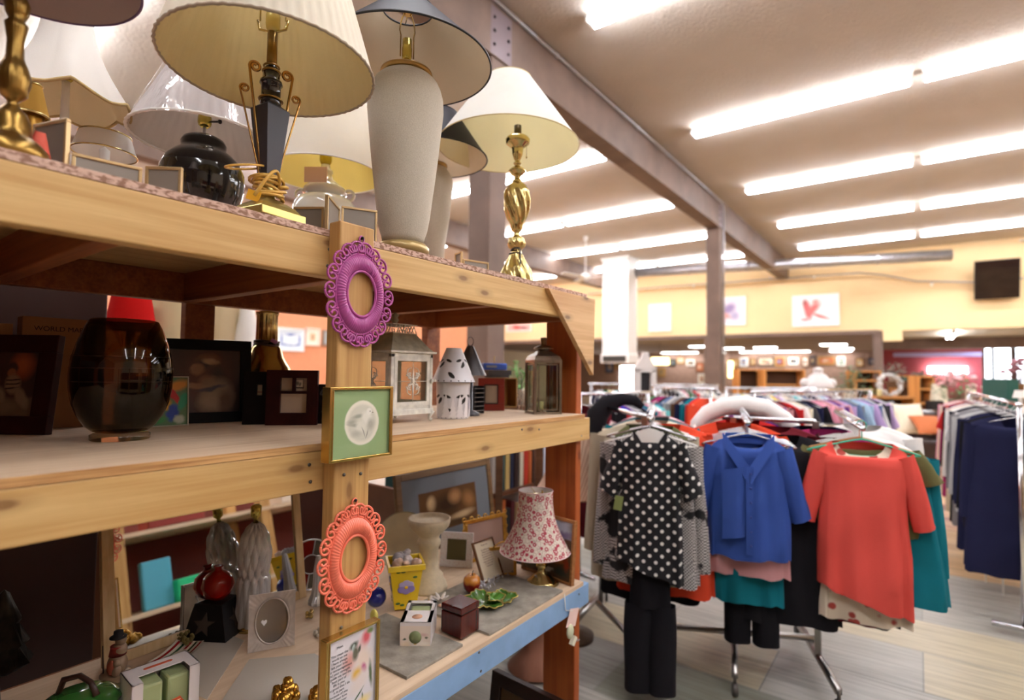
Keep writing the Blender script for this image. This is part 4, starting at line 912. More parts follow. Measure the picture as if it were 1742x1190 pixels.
for sd in range(4):
    for k in range(9):
        for q in (-1, 1):
            x0 = h2*.56*(-1+2*k/8); x1 = x0+q*h2*.16
            if abs(x1) > h2*.57: continue
            b.tube([(h2*.56, x0, zg0), (h2*.56, x1, zg1)], .0012, 5, M=TR(rz=sd*PI/2))
for z in (zg0, zg1): b.box((0, 0, z), (h2*1.16, h2*1.16, .003))
b.build('pierced_gallery', aged, t)
MB().lathe([(.010, zg1), (.006, zg1+.006), (.012, zg1+.016), (.008, zg1+.024), (.013, zg1+.032), (0, zg1+.040)], 16).build('finial', ageg, t)
b = MB()
for i in (-1, 1):
    for j in (-1, 1):
        dx, dy = i*(h2-.006), j*(h2-.006)
        b.tube([(dx, dy, zb0-.008), (dx+i*.006, dy+j*.006, zb0*.75), (dx+i*.001, dy+j*.001, zb0*.45), (dx-i*.0, dy-j*.0, zb0*.2), (dx+i*.006, dy+j*.006, .005)], [.009, .009, .006, .005, .006], 8)
b.build('curled_feet', aged, t)
for sd in range(4):
    b = MB(); M = TR(rz=sd*PI/2); W_ = S-.026; H_l = zb1-zb0-.022; zc = (zb0+zb1)/2+.002
    for s in (-1, 1): b.box((h2-.003, s*(W_/2-.006), zc), (.006, .012, H_l), M=M); b.box((h2-.003, 0, zc+s*(H_l/2-.006)), (.006, W_-.024, .012), M=M)
    dr = b.build('door', aged, t)
    MB().box((h2-.005, 0, zc), (.0015, W_-.024, H_l-.024), M=M).build('pane', glass('lantern_glass', (236, 238, 232)), dr)
    if sd in (0, 3):
        b = MB(); X_ = h2+.001
        b.tube([(X_, 0, zc-H_l/2+.01), (X_, 0, zc+H_l/2-.01)], .0009, 5, M=M); b.tube([(X_, -W_/2+.01, zc), (X_, W_/2-.01, zc)], .0009, 5, M=M)
        for q in (-1, 1):
            for r_ in (-1, 1):
                b.tube([(X_+.001, q*(.004+.018*math.sin(v*PI)+.004*v), zc+r_*(.004+.040*v+.003*math.cos(v*9))) for v in [k/12 for k in range(13)]], [.0022-.0012*k/12 for k in range(13)], 6, M=M)
                b.tube([(X_+.001, q*(.008+.014*v+.006*math.sin(v*8)), zc+r_*(.002+.024*math.sin(v*PI*.8))) for v in [k/12 for k in range(13)]], .0016, 6, M=M)
                b.tube([(X_+.001, q*(.016+.006*math.cos(v*5.5)), zc+r_*(.014+.006*math.sin(v*5.5))) for v in [k/10 for k in range(11)]], .0014, 5, M=M)
        b.prism([(.0, -.052), (.005, 0), (0, .048), (-.005, 0)], .002, M=M @ Matrix(((0, 0, 1, X_), (1, 0, 0, 0), (0, 1, 0, zc), (0, 0, 0, 1))))
        b.ell((X_+.002, 0, zc), (.002, .006, .008), 10, 8, M=M)
        b.build('scrollwork', aged, dr)
b = MB(); b.ell((h2+.004, h2-.008, zc), (.005, .006, .008), 8, 6); b.ell((h2+.006, h2+.004, zc+.002), (.003, .006, .004), 8, 6); b.build('latch', aged, t)
# ---- cut-out metal candle lamp with forest pattern
P = (-1.262, 1.372); t = thing('cutout_candle_lamp', 'grey metal candle lamp with tree and moose cut-outs in its cone shade', 'candle lamp', (*P, ZM))
zq2 = lambda py: zat(P, py)-ZM
fo = [('e', .10+.125*k, .20+.3*(k % 2), .022, .10, 12*(-1)**k, (26, 22, 18), .12) for k in range(8)]+[('e', .06+.125*k, .62, .03, .06, 30*(-1)**k, (36, 28, 22), .15) for k in range(8)]+[('e', .02+.052*k, .035, .006, .018, 0, (30, 26, 22), .1) for k in range(19)]
tin = paint('cutout_tin', (222, 220, 224), fo, .35, .012, metal=.1)
pr = prof(P, [(713, 27), (648, 30)], ZM)
b = MB(); b.grid(lambda u, v: (pr[0][0]*(1+.08*v)*math.cos(2*PI*u), pr[0][0]*(1+.08*v)*math.sin(2*PI*u), .001+(zq2(650)-.001)*v), 48, 4, cu=True, uv=True)
for k in range(24):
    pass
b.build('cylinder', tin, t)
b = MB(); r0, r1 = sz(37, (*P, ZM+.1)), sz(13, (*P, ZM+.15)); b.grid(lambda u, v: ((r0+(r1-r0)*v)*math.cos(2*PI*u), (r0+(r1-r0)*v)*math.sin(2*PI*u), zq2(649)+(zq2(592)-zq2(649))*v), 48, 4, cu=True, uv=True); b.build('cone_shade', tin, t)
b = MB(); tinp = mat('tin_plain', (236, 234, 238), .35, .1)
for k, (h_, w_) in enumerate(((.075, .016), (.062, .014), (.070, .016), (.055, .013), (.07, .015), (.06, .014))):    # raised fir trees around the cylinder
    a = -1.25+k*.42
    for j in range(4):
        z0_ = .006+h_*j/4*.9; ww = w_*(1-j/5)
        b.add([( (pr[0][0]*1.06+.0015)*math.cos(a+q/pr[0][0]), (pr[0][0]*1.06+.0015)*math.sin(a+q/pr[0][0]), z) for q, z in ((-ww, z0_), (ww, z0_), (0, z0_+h_*.42))], [(0, 1, 2)])
b.build('fir_trees', tinp, t)
P = (-1.30, 1.50); t = thing('cone_shade', 'dark hanging metal cone shade behind the cut-out candle lamp', 'lamp shade', (*P, ZM))
z0 = zat(P, 638)-ZM; b = MB(); b.grid(lambda u, v: ((.060-.048*v)*math.cos(2*PI*u), (.060-.048*v)*math.sin(2*PI*u), z0+(zat(P, 588)-ZM-z0)*v), 32, 3, cu=True, M=TR((0, 0, 0))); b.build('cone', mat('dark_pewter', (92, 92, 96), .35, .5), t)
MB().lathe([(.038, 0), (.038, .01), (.012, .02), (.012, z0+.03)], 20).build('stand', mat('dark_pewter', (92, 92, 96)), t)
b = MB(); zz = zat(P, 588)-ZM; b.tube([(.011*math.cos(k/20*2*PI), 0, zz+.016+.016*math.sin(k/20*2*PI)) for k in range(20)], .0012, 5, closed=True, M=TR(rz=.7)); b.build('wire_hanger', blackm, t)
# small slatted rack
t = thing('slatted_rack', 'little black rack with silver slats beside the red frame', 'rack', (-1.345, 1.585, ZM))
b = MB(); [b.box((0, s*.028, .052), (.04, .004, .104)) for s in (-1, 1)]; b.box((-.018, 0, .052), (.003, .056, .104)); b.build('frame', blackm, t)
b = MB(); [b.box((.018, 0, .012+.0165*k), (.006, .056, .0025)) for k in range(6)]; b.build('slats', metal, t)
# red frame, gold shadow box, blue cassette, bead strand
t = thing('picture_frame', 'small red frame with a blank cream card, on the right of the middle board', 'picture frame', (-1.42, 1.74, ZM))
fr_, pc2, M, W = panel(t, (*axis(813, 690, -1.44), ZM), (*axis(858, 690, -1.36), ZM), .132, .030, mats=(mat('red_lacquer_wood', (160, 46, 28), .35, var=.1), paint('blank_card', (196, 178, 156), [], .6, 0)), dep=.014, lean=.1)
b = MB(); f = .028; [b.box((W/2+s*(W/2-f), .006, .066), (.004, .004, .078), M=M) for s in (-1, 1)]; [b.box((W/2, .006, .066+s*(.066-f)), (W-2*f, .004, .004), M=M) for s in (-1, 1)]; b.build('inner_rim', mat('dark_rim', (44, 20, 18), .4), t)
t = thing('shadow_box', 'open gold-edged wooden box frame standing behind the red frame', 'box', (*axis(850, 690, -1.50), ZM), -.35)
b = MB(); [b.box((0, s*.070, .066), (.06, .005, .132)) for s in (-1, 1)]; b.box((0, 0, .130), (.06, .14, .005)); b.box((0, 0, .003), (.06, .14, .005)); b.box((-.028, 0, .066), (.003, .14, .13)); b.build('case', mat('gilt_wood', (150, 112, 60), .4, .3, var=.2), t)
MB().tube([(.031, 0, .13), (.031, .001, .098)], .0025, 6).build('clip', mat('clip_gold', (206, 180, 120), .3, .8), t)
b = MB(); b.box((0, 0, .155), (.05, .12, .02)); b.box((0, 0, .139), (.045, .10, .012)); 
tag(b.build('dark_case', mat('dark_plastic', (50, 44, 44), .5), loc=(*axis(845, 690, -1.50), ZM), rz=-.35), 'dark flat case lying on top of the gold box frame', 'case')
t = thing('cassette_box', 'bright blue plastic box with a clear strip on top of the dark case', 'box', (*axis(841, 600, -1.50), ZM+.165), -.45)
blu = mat('blue_plastic', (66, 104, 200), .3); MB().box((0, 0, .016), (.03, .115, .030)).build('box_body', blu, t, bevel=.004); MB().box((.0155, -.02, .016), (.002, .05, .010)).build('label_strip', mat('label_grey', (150, 160, 170), .4), t)
MB().tube([(0, .0, .03), (.0, .0, .062)], .002, 6).build('pin', mat('clip_gold', (206, 180, 120)), t)
t = thing('bead_strand', 'strand of tiny silver beads hanging from the back rail beside the gold box', 'beads', (*axis(884, 690, -1.34), ZM))
b = MB()
for s, (dy, n_) in enumerate(((-.012, 16), (.012, 18))):
    for k in range(n_): b.ell((.003*math.sin(k*1.7), dy+.006*math.sin(k*.9+s), .004+.135*k/n_), (.0028, .0028, .0036), 6, 4)
b.build('beads', mat('silver_bead', (190, 186, 180), .2, .9), t)
MB().tube([(0, -.012, .0), (0, -.012, .14), (0, 0, .158), (0, .012, .14), (0, .012, 0)], .0008, 5).build('wire', MATS['dark_steel'], t)
# ---- glass lantern
Xg = -1.150; ya = onX(911, 700, Xg).y; yb = onX(959, 700, Xg).y; S = yb-ya; Pc = (Xg-S*.5, (ya+yb)/2); zl = lambda py: zat((Xg, (ya+yb)/2), py)-ZM
S = .110; Pc = (-1.172, 1.787); zl = lambda py: zat(Pc, py)-ZM
t = thing('lantern', 'square clear glass candle lantern with pewter edges and a domed cap', 'lantern', (*Pc, ZM), -.64)
pew = mat('pewter', (140, 130, 116), .28, .85, var=.2, vs=30); zt_ = zl(613); h2 = S/2; b = MB(); D2 = h2*1.0
for z in (.004, zt_-.004): b.box((0, 0, z), (S*1.02, S*1.02, .009))
for i in (-1, 1):
    for j in (-1, 1): b.box((i*(h2-.004), j*(h2-.004), zt_/2), (.010, .010, zt_))
for sd in range(4):
    M = TR(rz=sd*PI/2)
    for s in (-1, 1): b.box((h2-.002, s*(h2-.018), zt_/2), (.003, .004, zt_-.03), M=M); b.box((h2-.002, 0, zt_/2+s*(zt_/2-.016)), (.003, S-.036, .004), M=M)
b.build('edges', pew, t)
b = MB()
for sd in range(4): b.box((h2-.005, 0, zt_/2), (.0015, S-.014, zt_-.012), M=TR(rz=sd*PI/2))
b.build('panes', glass('lantern_glass', (236, 238, 232)), t)
zr = [zt_, zl(606), zl(600), zl(597)]; wr = [1.02, .9, .55, .42]
b = MB(); b.grid(lambda u, v: (h2*wr[int(round(v*3))]*sq[int(round(u*4)) % 4][0], h2*wr[int(round(v*3))]*sq[int(round(u*4)) % 4][1], zr[int(round(v*3))]), 4, 3, cu=True, smooth=False)
r = h2*.70; z = zl(597); b.lathe([(r*.55, z-.004), (r*.55, z+.004), (r, z+.008), (r*.98, z+.012), (r*.6, z+.020), (.012, z+.022), (.011, z+.030), (.013, zl(575)), (.011, zl(574)), (0, zl(574))], 28); b.build('cap', mat('pewter', (140, 130, 116)), t)
b = MB(); b.tube([(-.0, h2*.9, zt_), (.02, h2*.8, zl(603)), (.02, 0, zl(595)), (.02, -h2*.8, zl(612)), (0, -h2*.9, zt_)], .0014, 6); b.build('handle', mat('pewter', (140, 130, 116)), t)
MB().lathe([(.014, .009), (.014, .045), (0, .046)], 20, (0.0, -.012, 0)).build('candle', mat('cream_wax', (226, 216, 160), .6), t)
# ================================================================== LOWER BOARD
def low(px, py): return onZ(px, py, ZL)
def LP(P, pts): return prof(P, pts, ZL)
# ---- leaning mirror in a pale wooden frame, left bay
pale = wood('pale_mirror_wood', (214, 184, 138), (190, 156, 108), 2, .5, False)
t = thing('leaning_mirror', 'large mirror in a pale wooden frame leaning at the back of the lower board', 'mirror', (-1.74, .78, ZL))
def lean_panel(t, y0, y1, xb, ang, h, fw, dep, mf, mi, x_off=0.):
    """frame facing +X, bottom edge at x = xb, leaning back by ang"""
    M = Matrix.Translation((xb-t.location.x, 0, 0)) @ Matrix.Rotation(-ang, 4, 'Y')
    ya, yb = y0-t.location.y, y1-t.location.y; b = MB()
    for y in (ya+fw/2, yb-fw/2): b.box((0, y, h/2), (dep, fw, h), M=M)
    for z in (fw/2, h-fw/2): b.box((0, (ya+yb)/2, z), (dep, yb-ya-2*fw, fw), M=M)
    fr = b.build('frame', mf, t, bevel=.002)
    p = MB(); p.quad([(dep*.2, ya+fw*.9, fw*.9), (dep*.2, yb-fw*.9, fw*.9), (dep*.2, yb-fw*.9, h-fw*.9), (dep*.2, ya+fw*.9, h-fw*.9)], M=M); p.box((-dep*.2, (ya+yb)/2, h/2), (dep*.4, yb-ya-fw*1.8, h-fw*1.8), M=M)
    return fr, p.build('mirror_glass' if mi is None else 'picture', mi or mat('silvered_glass', (225, 228, 226), .015, 1.), t), M
lean_panel(t, .545, 1.135, -1.725, .17, .475, .028, .022, pale, None)
# ---- stuff standing in the left bay
paper = mat('white_paper', (188, 178, 164), .8)
def sheet(cs, lab, name='paper_sheet', m=paper, th=.002, z=ZL):
    p = [low(*c) for c in cs]; c = sum(p, Vector())/len(p)
    b = MB(); b.prism([(q.x-c.x, q.y-c.y) for q in p], th); return tag(b.build(name, m, loc=(c.x, c.y, z)), lab, 'paper' if 'paper' in name else 'tile')
sheet([(352, 1230), (424, 1122), (535, 1112), (640, 1175), (560, 1260)], 'large white sheet of paper lying in front of the scalloped silver frame')
sheet([(262, 1150), (350, 1062), (415, 1090), (352, 1190)], 'white paper sheet under the candy stripe dish')
# scalloped silver frame with heart glint
t = thing('oval_photo_frame', 'square pearly photo frame with an oval opening standing in the left bay', 'photo frame', (-1.49, .87, ZL))
p0, p1 = low(421, 1110), low(501, 1096); P0, P1 = Vector((p0.x, p0.y, ZL)), Vector((p1.x, p1.y, ZL)); u = (P1-P0); W = u.length; u.normalize(); nrm = Vector((u.y, -u.x, 0)); h = .150
ln = .16; up = Vector((0, 0, 1))*math.cos(ln)-nrm*math.sin(ln); nn = u.cross(up); o = P0-t.location; M = Matrix(((u.x, nn.x, up.x, o.x), (u.y, nn.y, up.y, o.y), (u.z, nn.z, up.z, o.z), (0, 0, 0, 1)))
pearl = mat('pearl_metal', (206, 196, 188), .32, .35, var=.1, vs=60)
b = MB(); N = 64
def sqp(a): c, s = math.cos(a), math.sin(a); k = 1/max(abs(c), abs(s)); return c*k, s*k
def ff(u_, v):
    a = 2*PI*u_; ex, ez = W*.36*math.cos(a), h*.40*math.sin(a); sx, sz_ = sqp(a); ox, oz = W*.5*sx, h*.5*sz_
    ray_ = .0012*abs(math.sin(a*22)) if abs(abs(a % (PI/2)-PI/4)) < .28 else 0
    return (W/2+ex+(ox-ex)*v, (.004 if v > .02 else .0)+ray_*v*2, h/2+ez+(oz-ez)*v)
b.grid(ff, 176, 6, cu=True, M=M); b.tube([(W/2+W*.36*math.cos(k/48*2*PI), .005, h/2+h*.40*math.sin(k/48*2*PI)) for k in range(48)], .0022, 8, closed=True, M=M)
for z_, x_, sx_, sz2 in ((h*.008, W/2, W, .002), (h*.992, W/2, W, .002)): b.box((x_, .001, z_), (sx_, .007, sz2), M=M)
for x_ in (W*.008, W*.992): b.box((x_, .001, h/2), (.002, .007, h), M=M)
b.build('frame', pearl, t); b = MB(); b.box((W/2, -.002, h/2), (W*.9, .002, h*.9), M=M); bk = b.build('backing', mat('grey_mirror', (160, 150, 140), .12, .6), t)
b = MB(); hp = [(0, -.009), (.008, .0), (.0085, .0045), (.005, .0075), (0, .0045), (-.005, .0075), (-.0085, .0045), (-.008, 0)]
b.prism([(W*.33+x*.9, h*.48+z) for x, z in hp], .0005, M=M @ Matrix(((1, 0, 0, 0), (0, 0, 1, .0), (0, 1, 0, 0), (0, 0, 0, 1)))); b.build('heart_glint', mat('glint_white', (250, 250, 250), .5), t)  # glint modelled as a flat white heart
b = MB(); b.tube([(W/2, -.003, h*.7), (W/2, -.06, 0)], .002, 5, M=M); b.build('stand', pearl, t)
# red glass balls on black star holders
def star_holder(px, py, s, zrot, lab1, lab2):
    p = low(px, py); t = thing('candle_stand', lab1, 'candle holder', (p.x, p.y, ZL), zrot)
    b = MB(); q = [(-1, -1), (1, -1), (1, 1), (-1, 1)]
    b.grid(lambda u, v: (s*(1-.50*v)*q[int(round(u*4)) % 4][0], s*(1-.50*v)*q[int(round(u*4)) % 4][1], s*1.12*v), 4, 2, cu=True, smooth=False); b.box((0, 0, s*1.11), (s*1.0, s*1.0, .002)); b.box((0, 0, .001), (2*s, 2*s, .002)); b.build('body', mat('black_iron', (18, 14, 14), .45, .3), t)
    for sd in (0, -1):
        b = MB(); M = TR(rz=sd*PI/2) @ TR((s*.775, 0, s*.5), ry=-.42) @ Matrix(((0, 0, 1, -.004), (1, 0, 0, 0), (0, 1, 0, 0), (0, 0, 0, 1)))
        b.prism([((s*.42 if k % 2 == 0 else s*.18)*math.sin(k*PI/5), (s*.42 if k % 2 == 0 else s*.18)*math.cos(k*PI/5)) for k in range(10)][::-1], .006, M=M)
        b.build('star_cutout', mat('star_dark', (70, 58, 50), .9), t)
    g_ = thing('glass_ball', lab2, 'ornament', (p.x, p.y, ZL+s*1.12), zrot)
    r = .046; MB().lathe([(r*.35, 0), (r*.8, r*.35), (r, r*.95), (r*.85, r*1.5), (r*.5, r*1.8), (r*.25, r*1.9), (r*.2, r*2.05), (r*.32, r*2.15), (r*.3, r*2.18)], 40).build('ball', redglass, g_)
redglass = mat('red_glass', (190, 20, 8), .04, 0, Transmission_Weight=.55, IOR=1.35, Coat_Weight=.5)
star_holder(368, 1070, .080, .55, 'black pyramid candle stand with a star cut-out', 'round red glass ball on the black pyramid stand nearest the silver frame')
# crystal lamp standing before the mirror
P = axis(432, 990, -1.655); t = thing('crystal_lamp', 'cut crystal lamp base with a brass top, in front of the mirror', 'lamp', (*P, ZL))
cry = mat('cut_crystal', (240, 238, 240), .04, .15, Transmission_Weight=.45, IOR=1.5)
pr = LP(P, [(992, 30), (985, 27), (975, 24), (960, 27), (935, 28), (910, 23), (895, 14), (888, 6)]); pr = [(pr[0][0], .012)]+pr[1:]
b = MB(); b.grid(lambda u, v: (lambda r, z, a: ((r+.004*(abs(math.sin(6*a+v*9))+abs(math.sin(6*a-v*9))-1))*math.cos(a), (r+.004*(abs(math.sin(6*a+v*9))+abs(math.sin(6*a-v*9))-1))*math.sin(a), z))(*(lambda f: (pr[int(f)][0]+(pr[min(len(pr)-1, int(f)+1)][0]-pr[int(f)][0])*(f-int(f)), pr[int(f)][1]+(pr[min(len(pr)-1, int(f)+1)][1]-pr[int(f)][1])*(f-int(f))))(v*(len(pr)-1)), 2*PI*u), 72, 40, cu=True, smooth=False); b.build('crystal_body', cry, t)
rb = pr[0][0]; MB().lathe([(rb*1.1, 0), (rb*1.12, .008), (rb, .014), (0, .014)], 32).build('foot', brass, t)
zt = pr[-1][1]; MB().lathe([(.008, zt-.004), (.006, zt+.012), (.015, zt+.02), (.016, zt+.05), (.009, zt+.055)], 20).build('brass_top', clearm, t)
# divided crystal plate and crystal bottle by the post
p = low(528, 1000); t = thing('divided_plate', 'round glass relish plate with red sections standing behind the crystal bottle', 'plate', (p.x, p.y, ZL), -.3)
R_ = .085; M = TR((0, 0, R_), ry=-.2) ; b = MB()
b.tube([(0, R_*math.cos(k/48*2*PI), R_*math.sin(k/48*2*PI)) for k in range(48)], .003, 8, closed=True, M=M); b.tube([(0, R_*.38*math.cos(k/32*2*PI), R_*.38*math.sin(k/32*2*PI)) for k in range(32)], .002, 6, closed=True, M=M)
for k in range(6): a = k*PI/3+.3; b.tube([(0, R_*.38*math.cos(a), R_*.38*math.sin(a)), (0, R_*math.cos(a), R_*math.sin(a))], .002, 6, M=M)
b.build('rim', mat('bright_glass', (220, 220, 226), .08, .2, Transmission_Weight=.3), t)
for k in range(6):
    a0 = k*PI/3+.34; b = MB(); b.add([(-.002, R_*r*math.cos(a0+q), R_*r*math.sin(a0+q)) for r in (.41,) for q in (0, .25, .5, .75, .97)]+[(-.002, R_*.96*math.cos(a0+q), R_*.96*math.sin(a0+q)) for q in (.97, .75, .5, .25, 0)], [tuple(range(10))], M=M)
    b.build('section', mat('ruby_section', (120, 26, 22), .1, 0, Coat_Weight=.5) if k % 2 else mat('smoke_section', (96, 92, 84), .1, .2), t)
p = low(540, 1026); P = (p.x, p.y); t = thing('crystal_bottle', 'slim cut crystal bottle half hidden by the coral oval frame', 'bottle', (*P, ZL))
MB().lathe([(.028, 0), (.030, .01), (.022, .03), (.017, .06), (.015, .11), (.010, .15), (.006, .16)], 20, fn=lambda a, z, r: r*(1+.05*math.cos(10*a)), smooth=False).build('body', cry, t)
# gold baubles, gold flower clusters
def cluster(px, py, r, lab, m, n_=14, name='gold_cluster', seed=1):
    rd = random.Random(seed); p = low(px, py); b = MB()
    for k in range(n_):
        a = rd.uniform(0, 2*PI); q = r*rd.uniform(0, .75); rr = r*rd.uniform(.28, .42)
        b.ell((q*math.cos(a), q*math.sin(a), rr+rd.uniform(0, r*.8)*(1-q/r)), (rr, rr, rr), 9, 6, fn=lambda aa, bb: 1+.14*math.sin(7*aa+3*bb))
    return tag(b.build(name, m, loc=(p.x, p.y, ZL)), lab, 'ornament')
rgold = mat('rough_gold', (196, 148, 66), .25, 1., var=.3, vs=60)
cluster(488, 1192, .036, 'larger gold flower cluster at the front of the left bay', rgold, 22, 'gold_flower_cluster', 3)
cluster(536, 1190, .026, 'gold flower cluster touching the middle post', rgold, 20, 'gold_flower_cluster', 4)
cluster(448, 1216, .020, 'smallest gold flower cluster, cut by the bottom edge', rgold, 14, 'gold_flower_cluster', 6)
cluster(528, 1050, .018, 'shiny gold bauble cluster under the crystal bottle', brass, 8, 'gold_baubles', 5)
o = cluster(543, 1082, .02, 'white fluffy tassel behind the middle post', mat('white_fluff', (226, 220, 208), .95), 14, 'white_tassel', 8)
# candle gift boxes
def gift_box(pxf, pyf, d, rz, lab, big):
    p = low(pxf, pyf); t = thing('candle_gift_box', lab, 'box', (p.x, p.y, ZL), rz); w, l, h = d
    fl_ = [('e', .5, .28, .26, .2, 0, (246, 238, 226), .5), ('e', .2, .2, .2, .14, 20, (240, 220, 190), .6), ('e', .8, .2, .18, .16, -20, (246, 236, 220), .6), ('e', .5, .2, .05, .05, 0, (230, 190, 90), .5), ('e', .15, .42, .08, .05, 30, (90, 100, 70), .5), ('e', .86, .48, .07, .05, -30, (110, 110, 80), .5), ('e', .78, .6, .16, .1, 0, (224, 190, 180), .7)]
    card = mat('white_gift_card', (232, 224, 222), .55); b = MB()
    # box: local x depth (towards the back), y width; open window wrapping front and top
    for y in (-w/2+.001, w/2-.001): b.box((l/2, y, h/2), (l, .002, h))
    b.box((l/2, 0, .001), (l, w, .002)); b.box((l-.001, 0, h/2), (.002, w, h))
    if big:
        for y in (-w/2+w*.08, w/2-w*.08): b.box((.001, y, h/2), (.002, w*.16, h))
        b.box((l*.72, 0, h-.001), (l*.56, w, .002)); [b.box((l*.22, s*(w/2-w*.08), h-.001), (l*.44, w*.16, .002)) for s in (-1, 1)]; b.box((.001, 0, .006), (.002, w, .012))
    else:
        b.box((.001, 0, h/2), (.002, w, h)); b.box((l*.26, 0, h-.001), (l*.52, w, .002)); b.box((l*.94, 0, h-.001), (l*.12, w, .002)); b.box((l*.5, w*.44, h-.001), (l, w*.12, .002)); b.box((l*.5, -w*.44, h-.001), (l, w*.12, .002))
    bx = b.build('box_body', card, t)
    art = paint('gift_flowers', (238, 222, 206), fl_, .6, .05)
    q = MB()
    if not big:
        q.quad([(-.0006, w/2-.001, .001), (-.0006, -w/2+.001, .001), (-.0006, -w/2+.001, h*.86), (-.0006, w/2-.001, h*.86)]); q.build('flower_print', art, bx)
        MB().lathe([(w*.20, 0), (w*.20, .001), (0, .001)], 24, M=TR((-.001, 0, h*.44), ry=-PI/2)).build('seal', mat('sage_seal', (144, 156, 108), .5), bx)
        MB().lathe([(w*.17, 0), (w*.17, .0008), (0, .0008)], 20, M=TR((l*.24, .0, h))).build('peach_sticker', mat('peach_sticker', (222, 168, 132), .6), bx)
    else:
        q.quad([(.2*l, -w/2-.0006, .001), (l*.98, -w/2-.0006, .001), (l*.98, -w/2-.0006, h*.8), (.2*l, -w/2-.0006, h*.8)]); q.build('flower_print', art, bx)
        MB().prism([(-w*.26, 0), (w*.26, 0), (w*.28, .012), (w*.2, .030), (.0, .026), (-w*.18, .034), (-w*.3, .012)], .0012, M=Matrix(((0, 0, -1, -.0006), (-1, 0, 0, 0), (0, 1, 0, .010), (0, 0, 0, 1)))).build('brand_patch', mat('orange_patch', (206, 88, 44), .6), bx)
        lettering('brand_lettering', 'FRAGRANT\nESSENSE', .011, mat('cream_ink', (246, 226, 190), .7), bx, Matrix(((0, 0, -1, -.0024), (-1, 0, 0, 0), (0, 1, 0, .026), (0, 0, 0, 1))), spacing=.9)
        MB().prism([(-w*.2, -.004), (w*.2, -.004), (w*.22, 0), (w*.2, .004), (-w*.2, .004), (-w*.22, 0)], .001, M=Matrix(((0, -1, 0, l*.72), (-1, 0, 0, 0), (0, 0, 1, h), (0, 0, 0, 1)))).build('top_patch', mat('orange_patch', (206, 88, 44), .6), bx)
    jar = mat('sage_candle', (176, 190, 138), .35, 0, Coat_Weight=.5)
    if big:
        for s in (-1, 1): MB().box((l*.45, s*w*.20, h*.44), (l*.66, w*.34, h*.84)).build('candle', jar, t, bevel=.006)
    else: MB().box((l*.55, 0, h*.46), (l*.7, w*.7, h*.86)).build('candle', jar, t, bevel=.006)
    return t
p0, p1 = low(680, 1103), low(733, 1103); pm = low(706, 1103)
gift_box(706, 1103, ((p1-p0).length, .150, .074), math.atan2(p1.y-p0.y, p1.x-p0.x)+PI/2, 'white candle gift box with flowers and a green seal, right of the post', False)
p0, p1 = low(222, 1255), low(340, 1205)
gift_box(282, 1222, ((p1-p0).length*1.0, .085, .098), math.atan2(p1.y-p0.y, p1.x-p0.x)+PI/2, 'big white gift box with two green candles behind its window', True)
# green lidded dish with branch handle
p = low(140, 1250); t = thing('covered_dish', 'green glazed covered dish with a dark twig handle, bottom left', 'dish', (p.x-.03, p.y, ZL))
grn = mat('green_glaze', (60, 124, 52), .15, 0, var=.15, Coat_Weight=.6)
MB().lathe([(.045, 0), (.065, .02), (.075, .05), (.076, .055)], 40).build('bowl', grn, t); ld = MB().lathe([(.078, .055), (.079, .06), (.06, .072), (.03, .078), (0, .08)], 40).build('lid', grn, t)
MB().tube([(-.035, -.03, .07), (-.03, -.02, .105), (0, 0, .115), (.02, .015, .10), (.04, .02, .078)], [.006, .007, .006, .006, .007], 8).build('twig_handle', mat('dark_twig', (60, 34, 26), .4), ld)
# snowman figurine
p = onX(200, 1118, -1.655); t = thing('snowman_figurine', 'small painted snowman family figurine on a snowy base in the shadows', 'figurine', (p.x, p.y, ZL))
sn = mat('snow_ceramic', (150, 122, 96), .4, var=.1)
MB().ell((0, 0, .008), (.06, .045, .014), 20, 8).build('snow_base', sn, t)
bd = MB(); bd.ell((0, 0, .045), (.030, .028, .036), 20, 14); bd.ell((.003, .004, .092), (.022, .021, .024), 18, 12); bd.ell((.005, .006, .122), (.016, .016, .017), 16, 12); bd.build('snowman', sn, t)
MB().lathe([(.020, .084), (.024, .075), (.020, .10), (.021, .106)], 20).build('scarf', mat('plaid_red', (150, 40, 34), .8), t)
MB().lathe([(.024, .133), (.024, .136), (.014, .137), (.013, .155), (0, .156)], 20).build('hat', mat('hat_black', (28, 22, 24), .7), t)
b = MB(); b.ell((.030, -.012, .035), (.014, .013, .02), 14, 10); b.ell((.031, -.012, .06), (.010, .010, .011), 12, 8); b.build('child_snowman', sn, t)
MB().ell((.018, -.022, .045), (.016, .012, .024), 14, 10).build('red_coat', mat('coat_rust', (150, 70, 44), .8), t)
MB().tube([(-.02, -.03, .0), (-.024, -.034, .11)], .002, 6).build('broom', mat('dark_twig', (60, 34, 26)), t); t.scale = (.8, .8, .74)
